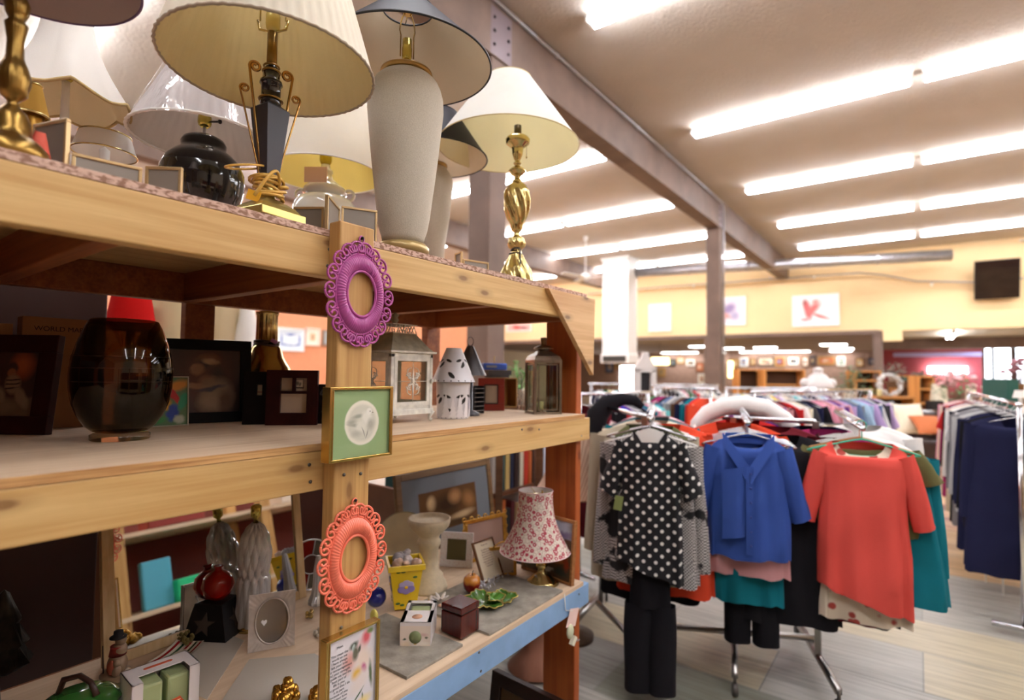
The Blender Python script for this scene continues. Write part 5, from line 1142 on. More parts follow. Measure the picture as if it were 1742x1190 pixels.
# dark foil tree + wire ornament at far left
p = low(120, 1110); b = MB(); b.lathe([(.03, 0), (.06, .02), (.04, .06), (.05, .07), (.03, .12), (.035, .13), (.01, .20), (0, .21)], 24, fn=lambda a, z, r: r*(1+.12*math.sin(9*a+z*40)))
tag(b.build('foil_tree', mat('dark_foil', (40, 34, 26), .3, .7, var=.4, vs=50), loc=(p.x-.02, p.y-.14, ZL)), 'dark foil ornament tree in the deep shadow at the left', 'ornament')
p = low(60, 1200); b = MB(); b.lathe([(.03, 0), (.04, .03), (.035, .08), (.02, .12), (.024, .15), (0, .17)], 24)
tag(b.build('dark_figurine', mat('dark_bronze_fig', (44, 34, 28), .3, .6, var=.4, vs=40), loc=(p.x, p.y-.1, ZL)), 'dark bronze figurine at the far left of the lower board', 'figurine')
p = low(252, 1050); b = MB(); rd = random.Random(5)
for k in range(30): a = rd.uniform(0, 6.28); b.ell((rd.uniform(-.03, .03), rd.uniform(-.015, .015), .01+rd.uniform(0, .014)), (.006, .006, .006), 6, 5)
tag(b.build('dried_wreath', mat('dried_moss', (120, 104, 54), .9, var=.3), loc=(-1.70, p.y, ZL)), 'little dried moss bundle beside the snowman', 'ornament')
# candy stripe dish
c0 = low(300, 1118); t = thing('striped_dish', 'red, white and green striped candy dish behind the candle gift box', 'dish', (c0.x, c0.y, ZL), .6)
stp = paint('candy_stripes', (232, 220, 204), [('r', .5, .12+.19*k, .5, .045, 0, (160, 24, 34) if k % 2 == 0 else (40, 80, 50), .1) for k in range(5)]+[('e', .5, .5, .22, .2, 0, (214, 206, 186), .2)], .2, 0, coat=.4)
b = MB(); b.grid(lambda u, v: (-.04+.08*v, -.06+.12*u+.01*math.sin(v*3), .004+.012*((2*u-1)**2+(2*v-1)**2)*.6), 12, 8, uv=True); b.grid(lambda u, v: (-.04+.08*v, -.06+.12*u+.01*math.sin(v*3), .0+.012*((2*u-1)**2+(2*v-1)**2)*.6), 12, 8, uv=True, flip=True); b.build('dish', stp, t)
# ---- slate tiles, right bay
slate = mat('slate_tile', (150, 142, 130), .7, var=.3, vs=22, bump=.5, bs=70)
def tile_at(corner, lx, ly, th, lab):
    p = low(*corner); b = MB(); b.box((-lx/2, ly/2, th/2), (lx, ly, th)); return tag(b.build('slate_tile', slate, loc=(p.x-.0, p.y, ZL), bevel=.0015), lab, 'tile')
tile_at((692, 1156), .33, .215, .008, 'grey slate tile under the smaller candle gift box')
tile_at((833, 1082), .33, .42, .008, 'long grey slate tile under the leaf dish'); 
tile_at((729, 1118), .20, .10, .003, 'thin brown tile under the mahogany cube box') 
TZ = ZL+.008
# mahogany cube
p0, p1, p2 = low(783, 1094), low(753, 1076), low(812, 1077)
s = ((p1-p0).length+(p2-p0).length)/2; rz = math.atan2((p2-p0).y, (p2-p0).x)-PI/2; cc = (p1+p2)/2
t = thing('wooden_cube_box', 'polished dark mahogany cube box near the edge of the lower board', 'box', (cc.x, cc.y, TZ), rz)
mah = wood('mahogany', (84, 28, 20), (58, 16, 14), 2, .18, False); MB().box((0, 0, s*.40), (s, s, s*.80)).build('box_body', mah, t, bevel=.003); MB().box((0, 0, s*.94), (s*1.02, s*1.02, s*.24)).build('lid', mah, t, bevel=.004)
# yellow painted pot with shells
p = low(692, 1040); P = (p.x-.035, p.y+.02); t = thing('flower_pot', 'square yellow flower pot painted with a purple pansy', 'pot', (*P, ZL+.008), -.62); t.scale = (1.4, 1.4, 1.14)
zq5 = zat((p.x, p.y), 968)-TZ; wb_, wt_ = .042/2+.004, .066/2+.006
yel_ = mat('yellow_enamel', (242, 206, 40), .3, Coat_Weight=.3); q4 = [(-1, -1), (1, -1), (1, 1), (-1, 1)]
b = MB(); b.grid(lambda u, v: ((wb_+(wt_-wb_)*v)*q4[int(round(u*4)) % 4][0], (wb_+(wt_-wb_)*v)*q4[int(round(u*4)) % 4][1], zq5*v), 4, 3, cu=True, smooth=False); b.box((0, 0, .002), (wb_*2, wb_*2, .002)); b.build('pot_body', yel_, t)
b = MB(); [b.box((s*(wt_+.001), 0, zq5-.008), (.006, 2*wt_+.008, .016)) for s in (-1, 1)]; [b.box((0, s*(wt_+.001), zq5-.008), (2*wt_-.004, .006, .016)) for s in (-1, 1)]; b.build('rim', yel_, t, bevel=.001)
b = MB(); b.box((0, 0, zq5*.8), (wt_*1.8, wt_*1.8, .003)); b.build('soil', mat('grey_fill', (150, 140, 130), .9), t)
pet = mat('pansy_purple', (156, 140, 204), .6); pal = mat('pansy_lilac', (196, 184, 220), .6)
for sd in (0, -1):
    b1 = MB(); b2 = MB(); lf = MB()
    def SM(y, z): 
        k = z/zq5; return TR(rz=sd*PI/2) @ Matrix.Translation((wb_+(wt_-wb_)*k+.0015, y, z)) @ Matrix.Rotation(.13, 4, 'Y')
    for (a, rr, bb) in ((90, .0105, b2), (40, .0095, b2), (140, .0095, b2), (-30, .011, b1), (210, .011, b1), (-90, .010, b1)):
        y, z = .011*math.cos(math.radians(a)), zq5*.50+.011*math.sin(math.radians(a)); bb.ell((0, 0, 0), (.0008, rr, rr), 14, 8, M=SM(y, z))
    for y, z in ((-.019, .078*zq5/.08*.95), (-.008, zq5*.90), (.02, zq5*.72), (-.018, zq5*.14), (-.008, zq5*.10)): lf.ell((0, 0, 0), (.0006, .0055, .0035), 10, 6, M=SM(y, min(z, zq5*.86)))
    b1.build('lower_petals', pet, t); b2.build('upper_petals', pal, t); lf.build('painted_leaves', mat('leaf_green_paint', (70, 110, 50), .6), t)
b = MB()
for sd in (0, -1): b.ell((0, 0, 0), (.0015, .0045, .0045), 10, 6, M=TR(rz=sd*PI/2) @ Matrix.Translation((wb_+(wt_-wb_)*.5+.002, 0, zq5*.5)))
b.build('flower_eye', mat('eye_yellow', (246, 196, 30), .6), t)
shellm = [mat('shell_white', (226, 216, 210), .45, var=.2, vs=40), mat('shell_grey', (176, 170, 172), .5, var=.3, vs=50), mat('shell_peach', (228, 196, 176), .45, var=.2, vs=40)]
rd = random.Random(11); SL = ['long pale spiral', 'round grey', 'peach cone', 'small white', 'knobbly grey', 'fat cream', 'speckled', 'narrow white', 'tiny peach']
for k in range(9):
    a = k*2.4; r = .012+.026*(k % 3)/2; L_ = rd.uniform(.020, .032); b = MB(); w_ = rd.uniform(.35, .7)
    b.lathe([(L_*w_*math.sin(PI*min(.999, v*.85+.02))*(1+.15*math.sin(v*30)), -L_+2*L_*v) for v in [i/12 for i in range(13)]], 14, M=TR(rx=rd.uniform(.6, 1.6), rz=rd.uniform(0, 6)))
    tag(b.build('sea_shell', shellm[k % 3], loc=(P[0]+r*math.cos(a), P[1]+r*math.sin(a), TZ+zq5*.94+L_*.7+.012*(k % 2))), SL[k]+' sea shell heaped in the yellow pot', 'shell', 'sea shells in the yellow pot')
# pedestal candle holder
p = low(730, 1007); P = (p.x-.025, p.y+.02); t = thing('pedestal_candle_holder', 'cream stoneware pedestal candle holder behind the yellow pot', 'candle holder', (*P, ZL))
st2 = mat('cream_stoneware', (216, 200, 170), .7, var=.08, vs=60, bump=.2, bs=180)
pr = LP(P, [(1004, 33), (996, 33), (988, 30), (983, 26), (976, 25), (969, 19), (960, 17), (930, 16.5), (924, 20), (918, 20), (914, 17), (908, 19), (900, 28), (893, 34), (886, 36), (880, 36)]); pr = [(pr[0][0], 0)]+[q for q in pr if q[1] > .006]
zt = pr[-1][1]; rt = pr[-1][0]; MB().lathe(pr+[(rt-.004, zt), (rt-.008, zt-.010), (rt*.45, zt-.012), (rt*.2, zt-.008), (0, zt-.008)], 48).build('body', st2, t)
# leaning stoneware plate
p = low(690, 958); t = thing('stoneware_plate', 'round beige stoneware plate leaning behind the yellow pot', 'plate', (p.x+.03, p.y-.04, ZL), -.75)
c = onX(676, 902, p.x+.03); R_ = .112; M = TR((0, 0, R_*.98), ry=PI/2-.18)
pm_ = mat('beige_plate_glaze', (206, 194, 166), .35, var=.1, vs=14); pl_ = MB().lathe([(0, 0), (R_*.7, .002), (R_*.78, .012), (R_*.97, .022), (R_, .022), (R_*.97, .018), (R_*.80, .006), (R_*.72, -.004), (0, -.004)], 64, M=M).build('plate_body', pm_, t)
b = MB(); b.tube([(R_*.985*math.cos(k/64*2*PI), R_*.985*math.sin(k/64*2*PI), .0225) for k in range(64)], .0018, 6, closed=True, M=M); b.build('olive_rim', mat('olive_rim', (128, 118, 84), .4), pl_)
b = MB(); [b.tube([(.0, s*.03, 0), (-.02, s*.03, .06)], .003, 6) for s in (-1, 1)]; b.tube([(.035, -.03, .004), (.035, .03, .004)], .003, 6); [b.tube([(.035, s*.03, .004), (-.03, s*.03, .002)], .003, 6) for s in (-1, 1)]; b.build('plate_stand', mat('dark_twig', (60, 34, 26)), t)
# white spotty frame, ornate gold frame, framed photograph
spots_ = paint('spotted_white', (226, 218, 212), [], .45, 0); 
n = NT('rose_speckle'); v = n.n('ShaderNodeTexVoronoi'); v.inputs['Scale'].default_value = 190; n.l(n.coord(), v.inputs[0]); n.bsdf(n.mix(n.mr(v.outputs['Distance'], .2, .35, 1, 0), lin((232, 226, 222)), lin((206, 168, 168))), .45); speck = n.m
t = thing('picture_frame', 'white speckled frame with an olive centre, behind the pedestal holder', 'picture frame', (-1.52, 1.68, ZL))
p0, p1 = low(748, 962), low(803, 966); panel(t, (p0.x, p0.y, ZL), (p1.x, p1.y, ZL), .135, .027, mats=(speck, mat('olive_blank', (92, 84, 48), .4)), dep=.012, lean=.16)
t = thing('ornate_frame', 'small ornate gold frame with a mauve blank, behind the small verse frame', 'picture frame', (-1.53, 1.94, ZL))
fr_, pc2, M, W = panel(t, (*axis(793, 900, -1.50), ZL), (*axis(862, 900, -1.46), ZL), .172, .016, mats=(gold, mat('mauve_blank', (176, 144, 132), .6)), dep=.012, lean=.10)
b = MB(); h = .172
for k in range(7): b.tube([(W*k/6+.009*math.cos(q), .004, h+.004+.008*math.sin(q)) for q in [j/10*2*PI for j in range(10)]], .0026, 6, closed=True, M=M)
b.tube([(-.004, .004, h*.06), (-.004, .004, h), (W+.004, .004, h), (W+.004, .004, h*.06)], .002, 6, M=M)
for k in range(8): b.tube([((W+.004 if k % 2 else -.004)+.006*math.cos(q), .004, h*(k+1)/9+.006*math.sin(q)) for q in [j/10*2*PI for j in range(10)]], .0024, 6, closed=True, M=M)
b.build('scroll_edging', gold, t)
t = thing('ornate_frame', 'little gold frame with a pink rose corner between verse frame and lamp', 'picture frame', (-1.36, 1.70, ZL))
fr_, pc2, M, W = panel(t, (-1.335, 1.66, ZL), (-1.27, 1.76, ZL), .112, .012, mats=(gold, mat('pale_card', (206, 192, 176), .6)), dep=.01, lean=.10)
b = MB(); [b.ell((W-.008+.007*math.cos(k*1.26), .008, .105+.007*math.sin(k*1.26)), (.007, .005, .007), 10, 6, M=M) for k in range(5)]; b.ell((W-.008, .012, .105), (.006, .005, .006), 10, 6, M=M); b.build('pink_rose', mat('rose_pink', (224, 150, 160), .5), t)
b = MB(); b.tube([(W*.2+W*.7*v, .006, .112+.018*math.sin(v*PI)) for v in [k/12 for k in range(13)]], .0026, 6, M=M); b.build('gold_bow', gold, t)
land = [('e', .2, .70, .08, .2, 0, (210, 176, 130), .6), ('e', .45, .6, .25, .3, 0, (60, 38, 22), .7), ('e', .6, .75, .12, .2, 0, (180, 130, 84), .7), ('e', .85, .6, .12, .25, 10, (150, 104, 60), .7), ('e', .7, .25, .25, .10, 10, (190, 160, 120), .6), ('e', .25, .3, .2, .2, 0, (100, 70, 40), .7), ('e', .5, .1, .4, .1, 0, (80, 56, 34), .6)]
t = thing('framed_picture', 'brown framed sepia woodland photograph with a blue-grey mat, back of the right bay', 'picture', (-1.75, 1.60, ZL))
a0 = onX(683, 900, -1.72).y; a1 = onX(838, 900, -1.74).y; hz_ = zat((-1.74, a0), 812)-ZL
M = lean_panel(t, a0, a1, -1.725, .14, hz_*1.02, .030, .02, wood('brown_frame_wood', (124, 92, 56), (96, 68, 38), 1, .45, False), paint('blue_grey_mat', (112, 116, 122), [('r', .5, .46, .33, .30, 0, (96, 64, 36), .01)]+[(k, .17+.66*u_, .16+.6*v_, a_*.66, b_*.6, g_, c_, s_) for k, u_, v_, a_, b_, g_, c_, s_ in land], .25, .004, coat=.2))[2]
# small verse frame
p0, p1 = low(830, 997), low(858, 981); t = thing('framed_verse', 'thin wooden frame with a printed verse, tilted beside the apple', 'picture', (p0.x, p0.y, TZ))
fr_, pc2, M, W = panel(t, (p0.x-.012, p0.y-.012, TZ), (p1.x-.0, p1.y-.005, TZ), .150, .007, mats=(wood('thin_walnut', (122, 78, 40), (90, 54, 26), 2, .4, False), mat('parchment', (226, 212, 184), .7)), dep=.01, lean=.42)
t.rotation_euler = (0, 0, 0)
lettering('verse_lettering', 'Thank You\n\nfor all the kind\nthings you do\nfor me each day\nand every word\nof love you say\nmay joy be yours\nin every way\nand peace', .0085, mat('sepia_ink', (140, 96, 84), .8), t, M @ Matrix(((1, 0, 0, W/2), (0, 0, 1, .0030), (0, 1, 0, .128), (0, 0, 0, 1))), ext=.0001)
MB().tube([(W*.5, -.006, .07), (W*.5, -.05, .02)], .002, 6, M=M).build('strut', mat('dark_twig', (60, 34, 26)), t)
# apple on leaf dish, bead heap
p = low(828, 1035); t = thing('leaf_dish', 'green glazed vine leaf dish with gold edge on the slate tile', 'dish', (p.x-.015, p.y-.0, TZ)); t.scale = (1.22, 1.22, 1.1)
lg = mat('leaf_glaze', (74, 120, 44), .18, 0, var=.45, vs=26, Coat_Weight=.6)
def leafy(cx, cy, R_, ph, z0):
    b = MB(); f = lambda u, v: (lambda a, r: (cx+r*math.cos(a), cy+r*math.sin(a), z0+.016*v**2+.0025*math.sin(5*a+ph)*v+.001*math.sin(a*20)*v))(2*PI*u, R_*v*(1+.14*math.cos(5*u*2*PI+ph)+.05*math.cos(17*u*2*PI)))
    b.grid(f, 100, 8, cu=True); b.grid(lambda u, v: (f(u, v)[0], f(u, v)[1], f(u, v)[2]-.003), 100, 8, cu=True, flip=True); e = MB(); e.tube([f(k/100, 1) for k in range(100)], .0016, 6, closed=True); return b, e
for nm, a_ in (('leaf', (0, 0, .058, .5, .003)), ('leaf', (.028, .045, .040, 2., .004)), ('leaf', (-.02, -.052, .030, 1., .004))):
    b, e = leafy(*a_); q = b.build(nm, lg, t); e.build('gold_edge', mat('leaf_gold', (190, 170, 90), .3, .7), q)
p = low(806, 1012); P = (p.x-.01, p.y-.0); t = thing('glass_apple', 'shiny red and gold apple ornament beside the leaf dish', 'apple', (*P, TZ))
n = NT('apple_skin'); sx = n.n('ShaderNodeSeparateXYZ'); n.l(n.coord(), sx.inputs[0]); f = n.mr(n.math('ADD', sx.outputs[2], n.math('MULTIPLY', n.noise(n.coord(scale=(60, 60, 8)), 1, 3), .014)), .040, .052); n.bsdf(n.mix(f, lin((130, 24, 14)), lin((206, 132, 50))), .1, 0, Coat_Weight=.6)
R_ = .032; MB().lathe([(0, .001), (R_*.5, .0), (R_*.9, R_*.5), (R_, R_*1.05), (R_*.88, R_*1.6), (R_*.5, R_*1.95), (R_*.15, R_*1.9), (0, R_*1.75)], 32).build('fruit', n.m, t)
MB().tube([(0, 0, R_*1.7), (.002, .001, R_*2.2), (.005, .002, R_*2.4)], .0012, 6).build('stem', mat('dark_twig', (60, 34, 26)), t)
p = low(840, 1002); b = MB(); rd = random.Random(3)
for k in range(70): b.ell((rd.gauss(0, .014), rd.gauss(0, .045), .004+rd.uniform(0, .010)), (.0042, .0042, .0042), 6, 4)
o = tag(b.build('crystal_beads', mat('clear_bead', (236, 232, 236), .05, .3, Transmission_Weight=.4), loc=(p.x-.03, p.y, TZ)), 'tangled heap of clear crystal beads between the apple and the floral lamp', 'beads'); o['kind'] = 'stuff'
# porcelain flower and shells in front of the pedestal
p = low(768, 1034); t = thing('porcelain_flower', 'white porcelain lily and little shells beside the mahogany cube', 'ornament', (p.x-.05, p.y-.0, TZ), .5)
b = MB()
for k in range(5): a = k*1.25; b.ell((0, 0, 0), (.018, .006, .003), 12, 6, M=TR((.014*math.cos(a), .014*math.sin(a), .014), rz=a, ry=-.6))
b.build('petals', shellm[0], t); b = MB(); b.ell((-.02, -.03, .010), (.012, .014, .010), 12, 8); b.build('grey_shell', shellm[1], t); b = MB(); b.ell((-.03, -.012, .012), (.012, .012, .012), 12, 8); b.build('white_shell', shellm[0], t); b = MB(); b.ell((.02, -.035, .004), (.02, .012, .005), 14, 6); b.build('flat_shell', shellm[2], t)
# blue ball, yellow shape behind the post
p = low(640, 1036); R_ = sz(17, p); b = MB(); b.ell((0, 0, R_), (R_, R_, R_), 28, 18); tag(b.build('glass_ball', mat('cobalt_glass', (20, 34, 130), .04, 0, Coat_Weight=.7), loc=(p.x, p.y, TZ)), 'shiny cobalt blue glass ball just right of the middle post', 'ornament')
p = low(636, 1062); b = MB(); b.ell((0, 0, .018), (.016, .010, .022), 16, 10); tag(b.build('yellow_duck', mat('pale_yellow_china', (236, 220, 110), .35), loc=(p.x, p.y, TZ)), 'small pale yellow china shape above the verse frame', 'ornament')
# ---- little floral lamp
P = onZ(921, 990, ZL); P = (P.x, P.y); t = thing('table_lamp', 'little brass lamp with a red floral print bell shade on the lower board', 'lamp', (*P, ZL))
pr = LP(P, [(1006, 30), (1001, 31), (996, 28), (990, 24), (985, 22), (978, 15), (973, 7), (966, 6), (962, 10), (957, 9), (952, 6), (940, 6)]); pr = [(pr[0][0], 0)]+[q for q in pr if q[1] > .004]
MB().lathe(pr, 48).build('base', brass, t)
n = NT('floral_print'); co = n.coord(); v = n.n('ShaderNodeTexVoronoi'); v.inputs['Scale'].default_value = 62; n.l(co, v.inputs[0])
ring = n.math('MULTIPLY', n.mr(v.outputs['Distance'], .22, .30, 0, 1), n.mr(v.outputs['Distance'], .44, .52, 1, 0)); core = n.mr(v.outputs['Distance'], .08, .14, 1, 0)
v2 = n.n('ShaderNodeTexVoronoi'); v2.feature = 'DISTANCE_TO_EDGE'; v2.inputs['Scale'].default_value = 80; n.l(co, v2.inputs[0])
vine = n.mr(v2.outputs['Distance'], .03, .07, 1, 0)
col = n.mix(n.math('MULTIPLY', vine, .6), lin((240, 228, 214)), lin((168, 130, 112))); col = n.mix(ring, col, lin((190, 66, 84))); col = n.mix(core, col, lin((206, 96, 110)))
b_ = n.bsdf(col, .9); tr_ = n.n('ShaderNodeBsdfTranslucent'); n.l(col, tr_.inputs[0]); mx = n.n('ShaderNodeMixShader'); mx.inputs[0].default_value = .25; n.l(b_.outputs[0], mx.inputs[1]); n.l(tr_.outputs[0], mx.inputs[2]); n.l(mx.outputs[0], n.out.inputs[0]); floral = n.m
z0 = zat(P, 936)-ZL; r0 = sz(60, (*P, ZL+z0)); z1 = zat(P, 834)-ZL; r1 = sz(29, (*P, ZL+z1))
_k = sz(11, (*P, ZL+z0)); shade(t, z0, r0, z1, r1, floral, cwhite, cloth('pinkish_trim', (228, 200, 200)), bell=.022, seg=72, trimr=.002, dx=-RT.x*_k, dy=-RT.y*_k)
MB().ell((0, 0, z1-.004), (.004, .004, .006), 10, 8).build('finial', brass, t); MB().tube([(0, 0, pr[-1][1]-.01), (0, 0, z1-.008)], .0022, 6).build('harp', brass, t)
b = MB(); b.tube([(0, -.028, .026), (.0, -.038, .034)], .0015, 6); b.ell((0, -.04, .036), (.004, .004, .004), 8, 6); b.build('switch', metal, t)
# painting standing against the end post
t = thing('framed_painting', 'framed oil painting of autumn woods below a purple sky, against the end post', 'painting', (-1.16, 1.80, ZL))
aut = [('r', .5, .85, .5, .15, 0, (186, 196, 214), .3), ('e', .6, .72, .4, .08, 10, (110, 90, 150), .5), ('e', .25, .62, .2, .07, 0, (150, 130, 180), .5), ('e', .3, .4, .25, .14, 0, (196, 84, 34), .6), ('e', .7, .38, .25, .12, 0, (206, 110, 44), .6), ('e', .5, .28, .14, .08, 0, (150, 40, 30), .6), ('e', .2, .15, .25, .12, 0, (70, 74, 48), .6), ('e', .8, .12, .2, .1, 0, (50, 54, 46), .6), ('e', .55, .10, .1, .04, 0, (206, 196, 180), .5), ('e', .9, .3, .06, .14, 0, (160, 60, 24), .5)]
panel(t, (-1.295, 1.835, ZL), (-1.038, 1.795, ZL), .235, .011, mats=(wood('painting_frame_wood', (168, 112, 62), (134, 82, 40), 0, .4, False), paint('autumn_oil', (90, 64, 40), aut, .5, .08)), dep=.018, lean=.08)
# tag and plug hanging over the blue rail
p = onX(975, 1050, XF+.008); t = thing('price_tag', 'pink paper price tag hanging on a white string over the blue rail', 'tag', (XF+.006, p.y, p.z)); t.scale = (1, 1.7, 1.2)
b = MB(); b.box((0, 0, 0), (.0015, .040, .050), M=TR(rx=-.35)); b.build('card', mat('pink_paper', (240, 206, 196), .8), t); MB().tube([(0, 0, .02), (-.0, -.03, .035), (0, -.035, .085)], .0014, 6).build('string', mat('white_string', (232, 226, 216), .8), t)
p = onX(975, 1082, XF+.01); t = thing('lamp_plug', 'cream lamp plug and rolled cord hanging below the pink tag', 'plug', (XF+.008, p.y, p.z)); t.scale = (1.2, 1.5, 1.3)
MB().ell((0, -.012, .018), (.008, .014, .020), 14, 10).build('cord_roll', mat('cream_cord', (206, 204, 170), .6), t); MB().box((0, .01, -.008), (.012, .014, .024), M=TR(rx=-.7)).build('plug_body', mat('cream_plastic', (228, 220, 196), .5), t); b = MB(); [b.box((s*.003, .026, -.018), (.001, .012, .003), M=TR(rx=-.1)) for s in (-1, 1)]; b.build('prongs', metal, t)
# ---- below the shelf
t = thing('picture_frame', 'large dark picture frame with a gold inner lip leaning under the lower board', 'picture frame', (-.98, 1.2, 0))
a = onZ(836, 1134, .30); 
C_ = onZ(846, 1134, .34); panel(t, (C_.x, C_.y-.06, 0), (C_.x+.62, C_.y-.10, 0), .345, .045, mats=(mat('ebony_frame', (36, 20, 14), .3), paint('dim_landscape', (84, 60, 30), [('e', .4, .7, .3, .05, -5, (140, 120, 40), .6), ('e', .6, .4, .3, .2, 0, (50, 36, 24), .7)], .4, .03)), dep=.03, lean=.12)
fr_ = [o_ for o_ in t.children][0]; b = MB(); b.box((.31, -.085, .303), (.54, .004, .008)); b.box((.043, -.075, .17), (.006, .004, .26)); b.build('gold_lip', gold, t)
b = MB(); b.lathe([(.05, 0), (.13, .01), (.14, .02), (.06, .10), (.055, .20), (.09, .22), (.05, .26), (0, .26)], 32); tag(b.build('terracotta_planter', mat('dusty_rose_clay', (176, 120, 96), .7), loc=(-1.52, 2.28, 0)), 'dusty rose clay planter on the floor behind the shelf', 'planter')
b = MB(); b.tube([(-1.55, 2.05, .006), (-1.35, 2.0, .006), (-1.25, 2.12, .006), (-1.32, 2.25, .006), (-1.5, 2.3, .006)], .004, 6); tag(b.build('floor_cord', MATS['dark_steel']), 'thin black cord curling on the floor behind the shelf', 'cord')
# ================================================================== CLOTHES
def garment_mesh(kind, shW=.21, L=.66, scoop=.05, neck=.085, sleeve='short', flare=1.05, seed=0, D=.045, wide=None, sweep=0., collar=False):
    rd = random.Random(seed); ph = [rd.uniform(0, 6.28) for _ in range(4)]; b = MB(); nu, nv = 56, 22
    slope = .055
    def f(u, v):
        a = 2*PI*u; cx = math.copysign(abs(math.cos(a))**.75, math.cos(a)); sy = math.sin(a)
        if v < .16:
            k = v/.16; W = neck+(shW-neck)*k; z = -slope*k**1.3-scoop*(1-k)*max(0, -sy)**1.4; Dd = .018+.022*k
        else:
            k = (v-.16)/.84; W = shW*(1-.10*math.sin(min(1, k*1.6)*PI)*.6)*(1+(flare-1)*k); z = -slope-(L-slope)*k; Dd = D*(.85+.35*k)
            z += sweep*k*cx
        fold = .015*(v**.8)*(math.sin(5*a+ph[0]+2.2*v)+.6*math.sin(9*a+ph[1]-3*v)+.4*math.sin(15*a+ph[2]))
        drape = .010*math.sin(14*v+3*cx+ph[3])*(1 if v > .1 else 0)
        return (W*cx+.3*fold, (Dd+fold)*sy+drape*.5, z+(.006*math.sin(7*a+ph[1]) if v > .98 else 0))
    b.grid(f, nu, nv, cu=True)
    if sleeve != 'none':
        Ls, ang, r0, r1 = {'cap': (.10, .62, .075, .080), 'short': (.20, .42, .080, .082), 'half': (.30, .30, .080, .075), 'long': (.52, .10, .078, .045)}[sleeve]
        for s in (-1, 1):
            def g(u, v, s=s):
                a = 2*PI*u; r = r0+(r1-r0)*v; fo = 1+.10*math.sin(3*a+ph[0]+6*v)+.05*math.sin(7*a+9*v+ph[2])
                aa = ang*(1+.1*math.sin(3*v)); cx = s*(shW*.86+math.sin(aa)*Ls*v+r*.45*(1-v)*0); cz = -slope-.035-math.cos(aa)*Ls*v+.02*(1-v)
                ox = math.cos(a)*r*.62*fo; oy = math.sin(a)*r*.48*fo
                return (cx+s*ox*math.cos(aa), oy, cz+ox*math.sin(aa)+(0.015*(1-v)))
            b.grid(g, 24, 10, cu=True)
    if collar:
        for s in (-1, 1):
            b.grid(lambda u, v, s=s: (s*(.012+(neck*1.05)*u**.8), -.030-.012*v-.01*(1-u), -.085*(1-u)**1.3-.075*v*(1-.3*u)+.012), 8, 4)
        b.grid(lambda u, v: (neck*1.0*math.cos(PI*u), .018*math.sin(PI*u)+.004, .012-.03*v), 16, 3)
    return b.build(kind, cloth('garment_default', (200, 200, 200)), mesh_only=True)
def pants_mesh(L=.92, W=.17, seed=0):
    b = MB(); rd = random.Random(seed); p = rd.uniform(0, 6)
    b.grid(lambda u, v: ((W*(.92+.1*v))*math.copysign(abs(math.cos(2*PI*u))**.8, math.cos(2*PI*u)), .045*math.sin(2*PI*u)+.006*math.sin(10*PI*u+p), -.26*v), 40, 6, cu=True)
    for s in (-1, 1):
        b.grid(lambda u, v, s=s: (s*W*(.50+.0*v)+s*.01*v+(.088-.004*v)*math.cos(2*PI*u)*(1+.05*math.sin(5*v)), (.042+.008*v)*math.sin(2*PI*u)+.006*math.sin(6*PI*u+4*v+p), -.25-(L-.25)*v), 24, 14, cu=True)
    return b.build('trousers', cloth('garment_default', (200, 200, 200)), mesh_only=True)
GM = {
 'tee': garment_mesh('tee', seed=1), 'blouse': garment_mesh('blouse', .20, .60, .07, .09, 'short', 1.08, 2), 'sweater': garment_mesh('sweater', .22, .62, .03, .08, 'long', 1.0, 3, .06),
 'jacket': garment_mesh('jacket', .23, .72, .10, .08, 'long', 1.06, 4, .07), 'coat': garment_mesh('coat', .235, .92, .08, .08, 'long', 1.12, 5, .08), 'dress': garment_mesh('dress', .19, .95, .06, .085, 'cap', 1.25, 6), 'tank': garment_mesh('tank', .17, .60, .09, .10, 'none', 1.1, 7)}
COL = {'black': (26, 24, 28), 'charcoal': (60, 58, 62), 'navy': (30, 32, 62), 'grey': (134, 132, 134), 'pale grey': (186, 184, 182), 'white': (236, 232, 228), 'cream': (226, 214, 190), 'beige': (196, 180, 152), 'red': (196, 40, 40), 'orange red': (222, 74, 46), 'maroon': (98, 24, 34), 'pink': (228, 160, 178), 'dusty pink': (206, 150, 152), 'lilac': (190, 160, 204), 'purple': (110, 60, 130), 'plum': (104, 34, 76), 'magenta': (160, 44, 100), 'pale blue': (170, 196, 218), 'slate blue': (98, 118, 152), 'royal blue': (52, 70, 180), 'teal': (20, 116, 130), 'aqua': (110, 196, 200), 'olive': (104, 100, 62), 'green': (60, 120, 76), 'brown': (104, 70, 50), 'yellow': (232, 206, 80)}
def cmat(c): return cloth('fabric_'+c.replace(' ', '_'), COL[c], 0, .92, var=.12, weave=.3)
def rodframe(d): d = Vector(d); d.z = 0; d.normalize(); return d, math.atan2(d.y, d.x)-PI/2      # garment y axis along the rod
def place(mesh, mt, p, rz, label, cat, name, group=None, s=1.):
    o = bpy.data.objects.new(name, mesh); C.objects.link(o); o.location = p; o.rotation_euler[2] = rz; o.scale = (s, s, s) if isinstance(s, (int, float)) else s
    o.material_slots[0].link = 'OBJECT'; o.material_slots[0].material = mt
    return tag(o, label, cat, group)
def hanger_mesh(W=.20, r=.004, hook=True):
    b = MB(); b.tube([(-W, 0, -.055), (-W*.9, 0, -.046), (-.03, 0, -.004), (0, 0, .002), (.03, 0, -.004), (W*.9, 0, -.046), (W, 0, -.055)], r, 6)
    b.tube([(-W, 0, -.055), (0, 0, -.068), (W, 0, -.055)], r*.7, 6)
    if hook: b.tube([(0, 0, 0), (0, 0, .035), (.006, 0, .042)]+[(.0+.018*math.cos(a), 0, .060+.018*math.sin(a)) for a in [-.6+k*.42 for k in range(9)]], .0022, 6)
    return b.build('hanger', white, mesh_only=True)
